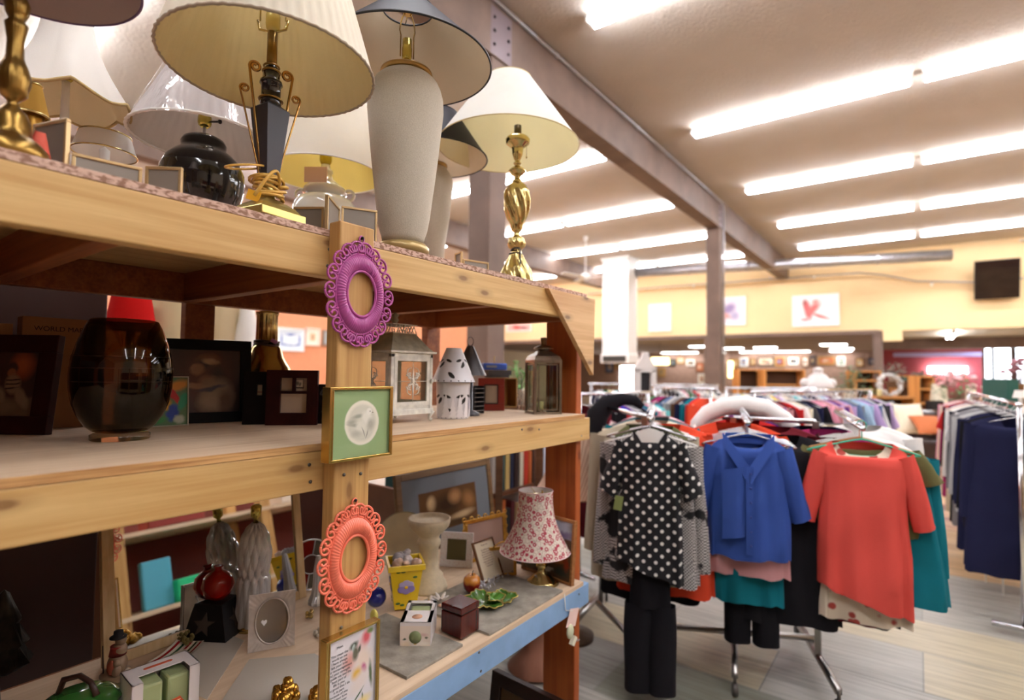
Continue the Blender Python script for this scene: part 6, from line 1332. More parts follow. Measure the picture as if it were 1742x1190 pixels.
HM = hanger_mesh(); hw_ = mat('white_plastic', (236, 234, 230), .35); chrome = mat('chrome', (206, 206, 210), .12, 1.)
# ---- garments shown one by one on the three near rows
NN = ['first', 'second', 'third', 'fourth', 'fifth', 'sixth', 'seventh', 'eighth', 'ninth', 'tenth', 'eleventh', 'twelfth', 'thirteenth', 'fourteenth', 'fifteenth', 'sixteenth', 'seventeenth', 'eighteenth', 'nineteenth', 'twentieth', 'twenty-first', 'twenty-second', 'twenty-third', 'twenty-fourth', 'twenty-fifth', 'twenty-sixth', 'twenty-seventh', 'twenty-eighth']
U = Vector((-.30, .954, 0)).normalized(); UR, URZ = rodframe(U)
def row_pt(px, py, D, k, gap=.05, z=None, d=U): p = onD(px, py, D); q = p+d*(gap*k); q.z = p.z if z is None else z; return q
def hang(p, rz, label, group=None, m=hw_, nm='clothes_hanger', s=1.):
    return place(HM, m, p, rz, label, 'hanger', nm, group, s)
# polka row
n = NT('polka_dots'); sx = n.n('ShaderNodeSeparateXYZ'); n.l(n.coord(scale=(1/.064, 1, 1/.052)), sx.inputs[0])
def dots(ox):
    fx = n.math('SUBTRACT', n.math('FRACT', n.math('ADD', sx.outputs[0], ox+100)), .5); fz = n.math('SUBTRACT', n.math('FRACT', n.math('ADD', sx.outputs[2], ox+100)), .5)
    return n.math('SQRT', n.math('ADD', n.math('MULTIPLY', fx, fx), n.math('MULTIPLY', fz, fz)))
dd = n.math('MINIMUM', dots(0), dots(.5)); n.bsdf(n.mix(n.mr(dd, .13, .16, 1, 0), lin((22, 20, 24)), lin((232, 228, 222))), .85); polka = n.m
n = NT('houndstooth'); ch = n.n('ShaderNodeTexChecker'); ch.inputs['Scale'].default_value = 150; n.l(n.coord(), ch.inputs[0]); ch.inputs[1].default_value = (*lin((206, 200, 196)), 1); ch.inputs[2].default_value = (*lin((60, 56, 58)), 1)
n.bsdf(n.mix(n.mr(n.noise(n.coord(), 9, 3), .56, .60), ch.outputs[0], lin((24, 22, 24))), .9); hound = n.m
PP = onD(1106, 736, 2.42); PD, PRZ = rodframe(Vector((-.36, .93, 0)))
def prow(k, z=0): q = PP+PD*k; q.z += z; return q
o = place(garment_mesh('polka', .165, .60, .03, .075, 'short', 1.08, 11, .05, sweep=-.05, collar=True), polka, prow(0), PRZ, 'black blouse with white polka dots hanging at the front of the left row', 'blouse', 'polka_dot_blouse'); o.scale = (.80, .9, 1)
place(pants_mesh(.625, .118, 3), cmat('black'), prow(.03, -.50), PRZ, 'black trousers hanging below the polka dot blouse', 'trousers', 'trousers').scale = (.74, 1, 1)
o.scale = (.80, .9, 1)
place(garment_mesh('houndj', .205, .66, .06, .08, 'long', 1.06, 12, .06), hound, prow(.09, -.01), PRZ, 'black and white houndstooth jacket right behind the polka dot blouse', 'jacket', 'jacket')
place(GM['tank'], cloth('olive_fur', (104, 106, 72), 0, .95, weave=1.), prow(.14, .02), PRZ, 'olive green furry-collared top behind the houndstooth jacket', 'vest', 'fur_collar_vest')
place(GM['jacket'], cloth('beige_stripe', (182, 172, 150), 0, .9, var=.15), prow(.19, .02)+Vector((-.03, -.02, 0)), PRZ, 'beige striped blazer behind the polka dot blouse, its shoulder at the left', 'jacket', 'blazer')
place(GM['coat'], cmat('orange red'), prow(.25, .02)+Vector((.06, .03, 0)), PRZ, 'red coat showing to the right of the polka dot blouse', 'coat', 'coat', None, .86)
for k, c in enumerate(('cream', 'teal', 'grey', 'black', 'white', 'pink')):
    place(GM[('sweater', 'tee', 'jacket', 'coat', 'blouse', 'tee')[k]], cmat(c), prow(.32+.06*k, .03), PRZ, '%s %s far back in the polka dot row' % (c, ('sweater', 'tee shirt', 'jacket', 'coat', 'blouse', 'tee shirt')[k]), 'top', 'hanging_shirt', 'clothes behind the polka dot blouse')
hang(prow(0, .004), PRZ, 'white hanger holding the polka dot blouse')
b = MB(); b.grid(lambda u, v: (-.075+.15*u, -.012*math.sin(PI*u)-.006, -.062*v*(abs(2*u-1)*.0+1)-.03*abs(2*u-1)**1.6+.006*(1-v)), 16, 4); b.grid(lambda u, v: (-.075+.15*u, .002, -.062*v-.03*abs(2*u-1)**1.6+.006*(1-v)), 16, 4)
o = b.build('hanger_collar', hw_, loc=prow(-.012, .016), rz=PRZ); tag(o, 'broad white shoulder piece of the hanger in the polka dot blouse', 'hanger')
for k in range(1, 10): hang(prow(.05*k+.04, .02), PRZ, '%s hanger, %s behind the polka dot blouse' % ('chrome' if k % 2 else 'white', NN[k-1]), 'hangers in the polka dot row', chrome if k % 2 else hw_)
p = prow(-.05); p = onD(1052, 855, 2.40); t = thing('swing_tag', 'olive green swing tag beside the sleeve of the polka dot blouse', 'tag', p, PRZ); MB().box((0, 0, 0), (.036, .003, .062), M=TR(ry=.15)).build('card', mat('olive_card', (124, 136, 78), .7), t); MB().tube([(.0, 0, .03), (.015, 0, .06)], .0008, 5).build('string', hw_, t)
# blue row
BP = onD(1272, 742, 2.50); BD, BRZ = rodframe(Vector((-.31, .95, 0)))
def brow(k, z=0, dx=0): q = BP+BD*k+Vector((BD.y, -BD.x, 0))*dx; q.z += z; return q
blu_m = cloth('royal_blue_crepe', (56, 84, 160), 0, .8, var=.08, weave=.3)
bt = thing('blue_blouse', 'royal blue short sleeved blouse with a wide collar at the front of the middle row', 'blouse', brow(0), BRZ); bt.scale = (.84, .9, .96)
o = bpy.data.objects.new('blouse_body', garment_mesh('blueb', .195, .56, .06, .10, 'half', 1.05, 21, .06)); o.data.materials[0] = blu_m; C.objects.link(o); o.parent = bt
b = MB()
for s in (-1, 1): b.grid(lambda u, v, s=s: (s*(.004+.125*u), -.040-.050*(1-u)**.7-.018*v+.020*u, -.140*(1-u)**1.1-.085*v*(1-.25*u)+.016), 10, 4)
b.grid(lambda u, v: (.115*math.cos(PI*u), .03*math.sin(PI*u)-.006, .014-.05*v), 20, 3); b.build('collar', blu_m, bt)
b = MB(); b.grid(lambda u, v: (-.018+.036*u, -.094-.014*math.sin(v*PI), -.13-.40*v), 3, 10); pk = b.build('button_placket', blu_m, bt)
b = MB(); [b.ell((.004, -.102-.010*math.sin((.08+.14*k)*PI), -.16-.065*k), (.005, .003, .005), 8, 6) for k in range(6)]; b.build('buttons', mat('blue_button', (40, 56, 140), .3), pk)
MB().grid(lambda u, v: (-.135+.115*u, -.088-.012*math.sin(u*PI), -.15-.32*v+.02*u), 6, 10).build('front_panel', blu_m, bt)
place(GM['blouse'], cmat('dusty pink'), brow(.03, -.015), BRZ, 'dusty pink blouse whose hem shows below the royal blue blouse', 'blouse', 'pink_blouse', None, (.80, .9, 1.02))
place(garment_mesh('tealt', .165, .74, .09, .10, 'none', 1.1, 7), cmat('teal'), brow(.06, -.02), BRZ, 'long teal top hanging lowest under the blue blouse', 'top', 'teal_shirt', None, (.84, .9, 1))
place(pants_mesh(.84, .15, 8), cmat('black'), brow(.10, -.12, .02), BRZ, 'black trousers showing below the teal top', 'trousers', 'trousers', None, (.72, 1, 1))
place(GM['coat'], cmat('black'), brow(.14, .0, .16), BRZ, 'long black cardigan between the blue blouse and the coral tunic', 'cardigan', 'cardigan', None, .92)
place(GM['jacket'], cmat('orange red'), brow(.18, .045, -.05), BRZ, 'orange red jacket peeking out left of the royal blue blouse', 'jacket', 'jacket')
place(GM['sweater'], cmat('maroon'), brow(.24, .03, .13), BRZ, 'maroon sweater behind the right shoulder of the blue blouse', 'sweater', 'sweater', None, 1.05)
place(GM['jacket'], cmat('red'), brow(.30, .05, .0), BRZ, 'bright red jacket under the draped white coat', 'jacket', 'jacket')
for k, c in enumerate(('grey', 'plum', 'cream', 'charcoal', 'red')):
    place(GM[('sweater', 'jacket', 'tee', 'coat', 'sweater')[k]], cmat(c), brow(.38+.06*k, .04), BRZ, '%s garment far back in the royal blue row' % c, 'top', 'hanging_shirt', 'clothes behind the royal blue blouse')
for k in range(0, 11): hang(brow(.05*k+.0, .012+.003*k), BRZ, ('clear hanger holding the royal blue blouse' if k == 0 else 'chrome hooked hanger, %s behind the royal blue blouse' % NN[k-1]), None if k == 0 else 'hangers in the royal blue row', chrome)
b = MB(); b.tube([(-.36, .0, -.20), (-.33, -.01, -.08), (-.26, 0, .0), (-.14, .01, .055), (0, .0, .07), (.14, .01, .05), (.26, 0, -.02), (.34, -.01, -.11), (.38, -.01, -.2)], [.03, .05, .06, .065, .07, .07, .06, .05, .03], 14, M=TR(s=.72))
tag(b.build('white_coat', cmat('white'), loc=brow(.42, .07, .02), rz=BRZ), 'white puffy coat draped over the top of the blue row', 'coat')
# coral row
CPp = onD(1466, 752, 2.40); CD, CRZ = rodframe(Vector((-.24, .97, 0)))
def crow(k, z=0, dx=0): q = CPp+CD*k+Vector((CD.y, -CD.x, 0))*dx; q.z += z; return q
coral = cloth('coral_knit', (230, 88, 78), 0, .95, var=.06, weave=.9)
o = place(garment_mesh('coralt', .205, .72, .13, .135, 'half', 1.02, 31, .07, sweep=-.06), coral, crow(0), CRZ, 'coral red knitted tunic with a scooped neck at the front of the right row', 'tunic', 'coral_tunic'); o.scale = (.84, .95, .94)
place(garment_mesh('florals', .16, .76, .05, .09, 'none', 1.12, 32, .04), paint('cream_floral', (232, 214, 190), [('e', .1, .1, .05, .05, 0, (180, 60, 50), .5)], .9, 0), crow(.02, -.012), CRZ, 'cream floral top inside the coral tunic, hem showing below', 'top', 'floral_blouse')
n = NT('cream_floral_cloth'); v = n.n('ShaderNodeTexVoronoi'); v.inputs['Scale'].default_value = 16; n.l(n.coord(), v.inputs[0]); n.bsdf(n.mix(n.mr(v.outputs['Distance'], .26, .34, 1, 0), lin((232, 216, 194)), lin((176, 70, 62))), .9)
C.objects[-1 if False else len(C.objects)-1].material_slots[0].material = n.m
place(GM['tee'], cmat('olive'), crow(.05, -.008, .0), CRZ, 'olive green tee shirt whose sleeves stick out behind the coral tunic', 'tee shirt', 'tee_shirt').scale = (.98, .9, .60)
place(garment_mesh('teals', .225, .74, .05, .08, 'long', 1.25, 33, .07), cmat('teal'), crow(.09, -.02, .07), CRZ, 'teal long sleeved top behind the coral tunic, spreading out at the right', 'top', 'teal_cardigan', None, (.94, 1, .90))
place(GM['coat'], cmat('maroon'), crow(.13, .0, -.13), CRZ, 'dark maroon coat left of the coral tunic', 'coat', 'coat', None, .88)
place(GM['dress'], cmat('black'), crow(.17, -.02, -.04), CRZ, 'black dress whose hem hangs below the coral tunic', 'dress', 'dress', None, .86)
place(GM['jacket'], cmat('magenta'), crow(.22, .03, -.10), CRZ, 'magenta jacket shoulder behind the coral tunic on the left', 'jacket', 'jacket')
place(GM['jacket'], cmat('navy'), crow(.27, .04, -.14), CRZ, 'dark navy jacket shoulder left of the magenta one', 'jacket', 'jacket')
place(GM['sweater'], cmat('white'), crow(.33, .05, .06), CRZ, 'white fluffy sweater at the back of the coral row', 'sweater', 'sweater')
for k, c in enumerate(('cream', 'grey', 'pale grey')): place(GM['tee'], cmat(c), crow(.39+.06*k, .04), CRZ, '%s shirt far back in the coral row' % c, 'top', 'hanging_shirt', 'clothes behind the coral tunic')
for k in range(0, 10): hang(crow(.05*k, .012+.002*k), CRZ, ('green plastic hanger holding the coral tunic' if k == 0 else 'wooden hanger just behind the coral tunic' if k == 1 else 'white hanger, %s behind the coral tunic' % NN[k-1]), None if k < 2 else 'white hangers in the coral row', mat('mint_hanger', (70, 186, 150), .35) if k == 0 else wood('hanger_wood', (206, 150, 90), (180, 120, 64), 0, .4, False) if k == 1 else hw_, s=1.06)
# ---- four armed chrome racks under them
def tube_rack(nm, lab, posts, feet, bars, arms):
    t = thing(nm, lab, 'clothes rack', posts[0][:2]+(0,) if isinstance(posts[0], tuple) else (0, 0, 0)); o = Vector(t.location)
    st = mat('brushed_steel', (176, 172, 168), .28, 1.)
    for (x, y, z0, z1) in posts: b = MB(); b.box((x-o.x, y-o.y, (z0+z1)/2), (.028, .028, z1-z0)); b.build('upright', st, t)
    for a_, c_ in feet: b = MB(); b.tube([Vector(a_)-o, Vector(c_)-o], .019, 4); b.build('foot_bar', st, t)
    for a_, c_ in bars: b = MB(); b.tube([Vector(a_)-o, Vector(c_)-o], .016, 8); b.build('cross_bar', st, t)
    for a_, c_ in arms: b = MB(); b.tube([Vector(a_)-o, Vector(c_)-o], .012, 8); b.build('arm', chrome, t)
    for a_, c_ in feet:
        for e in (a_, c_):
            b = MB(); e = Vector(e)-o; b.tube([(e.x, e.y, e.z), (e.x, e.y, .05)], .008, 6); b.lathe([(.026, -.012), (.03, -.006), (.03, .006), (.026, .012)], 16, M=TR((e.x, e.y, .03), ry=PI/2, rz=.4)); b.build('caster', mat('caster_grey', (90, 84, 80), .4, .4), t)
    return t
hz = .092
def arm_z(p): return p.z+.062
bp0, bp1 = brow(-.03), brow(.75); cp0, cp1 = crow(-.03), crow(.7)
c3, c3b = onZ(1427, 1176, hz), onZ(1364, 1068, hz); c2 = onZ(1250, 1148, hz); mB = onZ(1246, 1082, hz); mC = onZ(1392, 1092, hz)
fC = (c3+c3b)/2; dC = (c3b-c3).normalized(); fB = c2+Vector((c2.x, c2.y, 0)).normalized()*.3
tube_rack('clothes_rack', 'chrome wheeled rack carrying the blue and coral rows',
    [(fC.x, fC.y, hz, arm_z(cp0)), (fB.x, fB.y, hz, arm_z(bp0))], [(c3, c3b+dC*.1), (c2, c2+Vector((c2.x, c2.y, 0)).normalized()*.6)], [(mC+Vector((0, 0, .02)), onZ(1150, 1066, hz+.02))],
    [((bp0.x, bp0.y, arm_z(bp0)), (bp1.x, bp1.y, arm_z(bp0)+.03)), ((cp0.x, cp0.y, arm_z(cp0)), (cp1.x, cp1.y, arm_z(cp0)+.03)), ((fB.x, fB.y, arm_z(bp0)+.0), (fC.x, fC.y, arm_z(cp0)))])
c1 = onZ(1097, 1142, hz); pp0, pp1 = prow(-.03), prow(.75)
tube_rack('clothes_rack', 'chrome wheeled rack carrying the polka dot row', [(c1.x, c1.y, hz, arm_z(pp0)), (c1.x-.5, c1.y+.55, hz, arm_z(pp0))], [(c1, c1+Vector((-.2, .55, 0))), (c1+Vector((-.5, .2, 0)), c1+Vector((-.6, .8, 0)))],
    [((c1.x-.02, c1.y+.1, hz+.02), (c1.x-.5, c1.y+.5, hz+.02))], [((pp0.x, pp0.y, arm_z(pp0)), (pp1.x, pp1.y, arm_z(pp0)+.02)), ((c1.x, c1.y, arm_z(pp0)), (c1.x-.5, c1.y+.55, arm_z(pp0)))])
# ---- long racks further back
def long_rack(lab, short, a, c, z, items, group, hgap=2, sc_=1., feet=True):
    """items: list of (colour, garment); rod from a to c (x, y); one garment after another along it"""
    a = Vector((a[0], a[1], z)); c = Vector((c[0], c[1], z)); d = (c-a); L = d.length; d.normalize(); rz = math.atan2(d.y, d.x)-PI/2
    t = thing('clothes_rack', lab, 'clothes rack', (a.x, a.y, 0)); o = Vector(t.location); st = chrome
    MB().tube([a-o-d*.06, c-o+d*.06], .014, 8).build('rod', st, t)
    for e in (a-d*.02, c+d*.02):
        MB().tube([(e.x-o.x, e.y-o.y, .05), (e.x-o.x, e.y-o.y, z)], .014, 8).build('upright', st, t)
        nn = Vector((d.y, -d.x, 0))*.14; MB().tube([Vector((e.x, e.y, .05))-o-nn, Vector((e.x, e.y, .05))-o+nn], .016, 8).build('foot_bar', st, t)
    N = len(items)
    for k, (cl, kd) in enumerate(items):
        p = a+d*(L*(k+.5)/N); p.z = z-.078
        place(GM[kd], cmat(cl), p, rz+random.uniform(-.05, .05), '%s %s, %s' % (cl, kd if kd != 'tee' else 'tee shirt', short % NTH(k)), 'top' if kd in ('tank',) else kd if kd != 'tee' else 'tee shirt', 'hanging_'+kd, group, (sc_*random.uniform(.93, 1.04), .55, 1))
        if k % hgap == 0: hang((p.x, p.y, p.z), rz, '%s hanger, %s' % ('white' if k % 3 else 'chrome', short % NN[k]), 'hangers on the '+group.split(' on the ')[-1], hw_ if k % 3 else chrome)
def NTH(k): return NN[k]
def L_(s, kinds): s = s.split(','); return [(c.strip(), kinds[i % len(kinds)]) for i, c in enumerate(s)]
def XYD(px, py, D): p = onD(px, py, D); return (p.x, p.y)
long_rack('long chrome rack of dark coats and shirts along the right edge', '%s from the front on the right edge rack', (.46, 4.25), (.42, 7.4), 1.30,
    L_('navy,navy,black,navy,navy,grey,pale grey,grey,grey,pale grey,grey,black,navy,white,cream,pale grey,dusty pink,white,black,red,magenta,cream,pale grey,pink,red', ['coat', 'coat', 'jacket', 'jacket', 'coat', 'sweater', 'jacket', 'sweater', 'jacket', 'blouse']), 'clothes on the right edge rack', 2)
long_rack('chrome rack of pastel tops behind the coral tunic', '%s from the left on the pastel rack', XYD(1285, 668, 4.3), XYD(1478, 668, 5.3), 1.32,
    L_('purple,dusty pink,maroon,red,white,cream,charcoal,navy,black,pink,pink,dusty pink,lilac,purple,dusty pink,lilac,slate blue,grey,pale blue,pale blue,lilac,slate blue,white,charcoal,lilac,pale grey', ['tee', 'sweater', 'blouse', 'jacket']), 'clothes on the pastel rack', 1)
long_rack('chrome rack of dark tops behind the polka dot blouse', '%s from the left on the dark left rack', XYD(990, 672, 3.9), XYD(1100, 672, 4.4), 1.30,
    L_('maroon,black,black,black,red,royal blue,purple,grey,black,slate blue,teal,pink,white,aqua', ['coat', 'jacket', 'sweater', 'jacket']), 'clothes on the dark left rack', 1)
long_rack('chrome rack of mixed tops between the polka and blue rows', '%s from the left on the mixed middle rack', XYD(1118, 668, 5.0), XYD(1205, 668, 4.6), 1.33,
    L_('green,plum,magenta,black,slate blue,pale grey,grey,brown,navy,teal,red,orange red', ['jacket', 'sweater']), 'clothes on the mixed middle rack', 1)
for q, (lab, sh, A_, B2, D1, D2, cols) in enumerate((
    ('chrome rack of bright tops in the far left distance', '%s from the left on the far left rack', 1008, 1120, 7.5, 7.5, 'navy,white,grey,green,yellow,white,aqua,red,white,pale grey,cream,white,teal,yellow,white,pink,grey,white'),
    ('chrome rack of dark and white tops behind the small brown column', '%s from the left on the far middle rack', 1125, 1218, 8.0, 8.2, 'black,charcoal,black,pale grey,white,pink,green,grey,red,white,pale grey,white,cream,white,black,white'),
    ('chrome rack of pale tops right of the slim column', '%s from the left on the far pale rack', 1238, 1350, 7.4, 7.8, 'white,pale blue,yellow,white,pale grey,navy,white,white,pink,cream,white,aqua,lilac,white,pale grey,white,red,white'),
    ('chrome rack of shirts deep in the shop before the mannequin', '%s from the left on the deep rack', 1285, 1420, 6.2, 6.4, 'slate blue,white,yellow,lilac,white,cream,pale grey,aqua,white,slate blue,grey,navy,white,pale blue,lilac,maroon,pale grey,white'))):
    p0 = XYD(A_, 660, D1); p1 = XYD(B2, 660, D2); zz = 1.45-(660-638-(4 if q < 2 else 0))/FPX*D1
    long_rack(lab, sh, p0, p1, zz, L_(cols, ['tee', 'jacket', 'blouse', 'sweater']), 'clothes on the '+sh.split(' on the ')[1], 2)
b = MB(); b.tube([(-.17, 0, -.42), (-.17, 0, -.26), (-.14, 0, -.10), (-.06, .02, -.01), (.06, 0, .03), (.16, 0, .02), (.22, 0, -.03)], [.05, .08, .09, .075, .05, .045, .03], 12, M=TR(s=.72))
p = onD(1046, 690, 3.2); tag(b.build('black_coat', cmat('black'), loc=(p.x, p.y, 1.28), rz=.6), 'black coat thrown over the left rack beside the shelf end', 'coat')
# ================================================================== THE REST OF THE SHOP
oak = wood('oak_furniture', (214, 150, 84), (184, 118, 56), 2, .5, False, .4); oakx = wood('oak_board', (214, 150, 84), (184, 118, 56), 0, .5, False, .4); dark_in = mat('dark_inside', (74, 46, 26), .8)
YAW = math.radians(36.55)
def case(lab, px0, px1, pyt, D, zt, depth=.35, rz=None, shelves=(), name='bookcase', back=True, mt=None):
    a = onD(px0, pyt, D); c = onD(px1, pyt, D); W = (c-a).length; m_ = (a+c)/2; t = thing(name, lab, 'furniture', (m_.x, m_.y, 0), YAW if rz is None else rz)
    mt = mt or oak; b = MB()
    for s in (-1, 1): b = MB(); b.box((s*(W/2-.02), depth/2, zt/2), (.04, depth, zt)); b.build('side', mt, t)
    for i, z in enumerate((zt-.02, .06)+tuple(shelves)): b = MB(); b.box((0, depth/2, z), (W-.08, depth, .035)); b.build('shelf', mt if i != 0 else mt, t)
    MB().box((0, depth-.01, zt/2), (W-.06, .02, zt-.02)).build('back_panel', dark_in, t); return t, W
case('low oak bookcase with a dark empty bay behind the leather armchair', 1487, 1558, 674, 10.5, 1.07, .35, shelves=(.58,))
case('tall orange oak shelf unit right of the bookcase', 1562, 1590, 640, 11.5, 1.48, .3, shelves=(.5, .9, 1.2))
case('wide orange oak cabinet against the tan back area', 1256, 1300, 627, 15, 1.62, .4, shelves=(1.0,), name='cabinet')
case('orange oak hutch with a dark slot, right of the wide cabinet', 1301, 1370, 627, 14.6, 1.62, .4, shelves=(1.2, 1.0), name='cabinet')
case('small oak cupboard deep behind the mannequin', 1455, 1500, 632, 14, 1.6, .4, shelves=(1.1, 1.35), name='cabinet')
case('oak shelf with little ornaments under the maroon wall', 1525, 1562, 634, 15, 1.5, .3, shelves=(1.2,), name='cabinet')
# cabinet doors and mass so they read as bodies
# mannequin torso
p = onD(1392, 664, 6.9); t = thing('mannequin_torso', 'white mannequin torso standing among the racks', 'mannequin', (p.x, p.y, 0), YAW)
b = MB()
def tors(u, v):
    a = 2*PI*u; z = .72+.80*v; W = .15+.025*math.sin(v*2.2*PI+.3); 
    if v > .78: k = (v-.78)/.22; W = .19*(1-k)+.055*k if k < .75 else .06
    if .55 < v <= .78: W = .16+.03*math.sin((v-.55)/.23*PI/2)
    return (W*math.cos(a), W*.62*math.sin(a), z)
b.grid(tors, 28, 24, cu=True); b.ell((0, 0, 1.53), (.06, .055, .03), 16, 8); [b.ell((s*.17, 0, 1.36), (.055, .06, .06), 12, 8) for s in (-1, 1)]
b.build('torso', mat('white_mannequin', (216, 208, 204), .5), t); MB().lathe([(.16, 0), (.16, .02), (.03, .04), (.02, .74)], 20).build('stand', metal, t)
# leather armchair with cushions
p = onD(1543, 745, 9.2); t = thing('leather_armchair', 'dark brown leather armchair heaped with cushions', 'armchair', (p.x, p.y, 0), YAW-.5); lea = mat('brown_leather', (56, 38, 34), .3, var=.2, vs=10, Coat_Weight=.3)
MB().box((0, 0, .26), (.9, .85, .36)).build('seat', lea, t, bevel=.05)
for s in (-1, 1): MB().box((s*.50, 0, .36), (.2, .9, .56)).build('armrest', lea, t, bevel=.07)
MB().box((0, .40, .58), (1.0, .22, .62)).build('backrest', lea, t, bevel=.08)
def cushion(px, py, D, s, m, lab, rz=0, rx=.4):
    p = onD(px, py, D); b = MB(); b.grid(lambda u, v: (s*(u-.5)*(1-.1*math.sin(PI*v)), s*.17*math.sin(PI*u)**.5*math.sin(PI*v)**.5, s*(v-.5)*(1-.1*math.sin(PI*u))), 14, 14); b.grid(lambda u, v: (s*(u-.5)*(1-.1*math.sin(PI*v)), -s*.17*math.sin(PI*u)**.5*math.sin(PI*v)**.5, s*(v-.5)*(1-.1*math.sin(PI*u))), 14, 14, flip=True)
    o = tag(b.build('cushion', m, loc=p, rz=rz), lab, 'cushion'); o.rotation_euler[0] = -rx
cushion(1546, 712, 8.9, .56, cmat('cream'), 'cream cushion in the middle of the leather armchair', .6, .5); cushion(1508, 706, 9.3, .50, cmat('grey'), 'grey cushion at the left of the leather armchair', .9, .3); cushion(1582, 722, 8.6, .48, cloth('rust_cushion', (190, 110, 70)), 'rust cushion at the right of the leather armchair', .4, 1.0)
# side tables
def table(lab, px, py, D, zt, w, d, mt, name='side_table', rz=YAW):
    p = onD(px, py, D); t = thing(name, lab, 'table', (p.x, p.y, 0), rz); MB().box((0, 0, zt-.02), (w, d, .04)).build('table_top', mt, t, bevel=.004)
    for i in (-1, 1):
        for j in (-1, 1): MB().box((i*(w/2-.03), j*(d/2-.03), (zt-.04)/2), (.045, .045, zt-.04)).build('leg', mt, t)
    MB().box((0, -d/2+.03, zt-.09), (w-.1, .02, .09)).build('apron', mt, t); return t, p
dw = wood('dark_table_wood', (112, 78, 54), (84, 54, 36), 0, .4, False, .5)
t, p = table('dark wooden side table beyond the armchair', 1600, 700, 10.4, .84, 1.0, .5, dw)
# things on it
def lampx(lab, px, D, zbase, pyr, rpx, pyt, rt_, mo, bm_, nm='table_lamp', cat='lamp', gid=None):
    p = onD(px, 640, D); P = (p.x, p.y); t = thing(nm, lab, cat, (*P, zbase), 0, gid); z0 = zat(P, pyr)-zbase; z1 = zat(P, pyt)-zbase
    shade(t, z0, sz(rpx, (*P, zbase+z0)), z1, sz(rt_, (*P, zbase+z0)), mo, mo, white, seg=40, ring=False)
    MB().lathe([(.07, 0), (.075, .01), (.025, .03), (.05, (z0)*.5), (.015, z0*.8), (.012, z1-.02), (0, z1)], 20).build('base', bm_, t); return t
flo = paint('pale_floral', (226, 218, 192), [], .9, 0); n = NT('speckle_floral'); v = n.n('ShaderNodeTexVoronoi'); v.inputs['Scale'].default_value = 34; n.l(n.coord(), v.inputs[0]); n.bsdf(n.mix(n.mr(v.outputs['Distance'], .3, .45, 1, 0), lin((232, 226, 204)), lin((186, 170, 140))), .9); flo = n.m
def drum(lab, px0, px1, py0, py1, D, zb, m):
    lampx(lab, (px0+px1)/2, D, zb, py1, (px1-px0)/2, py0, (px1-px0)/2*.75, m, gold)
drum('pale floral drum shade lamp on the dark side table', 1580, 1614, 653, 690, 10.4, .84, flo)
drum('second floral shade lamp beside the pink flowers', 1640, 1662, 655, 690, 11, .9, flo)
lampx('white lamp with a small cone shade at the far right edge', 1735, 4.8, 1.0, 676, 14, 664, 10, cwhite, white)
table('small dark table under the white lamp at the far right', 1738, 690, 4.85, 1.0, .5, .4, dw); table('dark table under the second floral lamp', 1651, 700, 11, .9, .6, .4, dw)
p = onD(1590, 705, 10.2); tag(MB().box((0, 0, .09), (.24, .14, .18)).build('black_box', blackm, loc=(p.x, p.y, .84), rz=YAW), 'small black box on the dark side table', 'box')
# flowers and plants
def plant(lab, px, py, D, zb, r, h, n_, leafc, flowc=None, name='potted_plant', cat='plant', seed=1, pot=(200, 190, 170)):
    p = onD(px, py, D); rd = random.Random(seed); t = thing(name, lab, cat, (p.x, p.y, zb))
    MB().lathe([(r*.28, 0), (r*.36, h*.28), (r*.38, h*.3), (0, h*.28)], 20).build('pot', mat('pot_%d' % pot[0], pot, .5), t)
    b = MB()
    for k in range(n_):
        a = rd.uniform(0, 6.28); q = rd.uniform(.1, 1); x, y, z = r*q*math.cos(a), r*q*math.sin(a), h*.3+h*.7*rd.uniform(.05, 1)*(1-.4*q)
        b.tube([(x*.1, y*.1, h*.28), (x*.6, y*.6, z*.8), (x, y, z)], .002, 3); b.ell((0, 0, 0), (r*.16, r*.06, r*.02), 6, 4, M=TR((x, y, z), rz=a, ry=rd.uniform(-.7, .7)))
    b.build('foliage', mat('leaf_%d' % leafc[1], leafc, .7, var=.3, vs=20), t)
    if flowc:
        b = MB()
        for k in range(n_//3): a = rd.uniform(0, 6.28); q = rd.uniform(.1, .9); b.ell((r*q*math.cos(a), r*q*math.sin(a), h*.55+h*.45*rd.uniform(.2, 1)), (r*.17, r*.17, r*.13), 8, 6, fn=lambda aa, bb: 1+.15*math.sin(5*aa))
        b.build('blossoms', mat('bloom_%d' % flowc[1], flowc, .7, var=.2, vs=30), t)
plant('pink and white silk roses in a green vase among the lamps', 1628, 690, 9.4, .88, .34, .66, 50, (80, 120, 70), (232, 180, 184), 'silk_roses', 'flowers', 2, (130, 150, 120)); table('dark table holding the silk roses', 1628, 700, 9.4, .88, .5, .4, dw)
plant('bushy grey green plant behind the wreath', 1572, 690, 13, 1.0, .46, .66, 70, (96, 122, 104), None, seed=3); plant('tall leafy plant beside the mannequin', 1446, 690, 9.6, .95, .30, .72, 70, (92, 116, 84), None, seed=4)
plant('small green plant in a white pot on the bookcase', 1481, 668, 10.7, 1.07, .14, .2, 30, (60, 130, 50), None, seed=5, pot=(240, 238, 232)); plant('dark mauve dried bouquet at the upper right edge', 1732, 660, 8.0, 1.22, .22, .50, 60, (120, 84, 92), (150, 100, 110), 'dried_bouquet', 'flowers', 6, (120, 84, 50))
plant('green plant near the glass lantern behind the shelf', 884, 610, 3.4, 1.25, .13, .32, 40, (120, 170, 100), None, seed=9); plant('dark ivy plant behind the white lantern', 742, 610, 2.75, 1.25, .12, .26, 40, (40, 90, 50), None, seed=10)
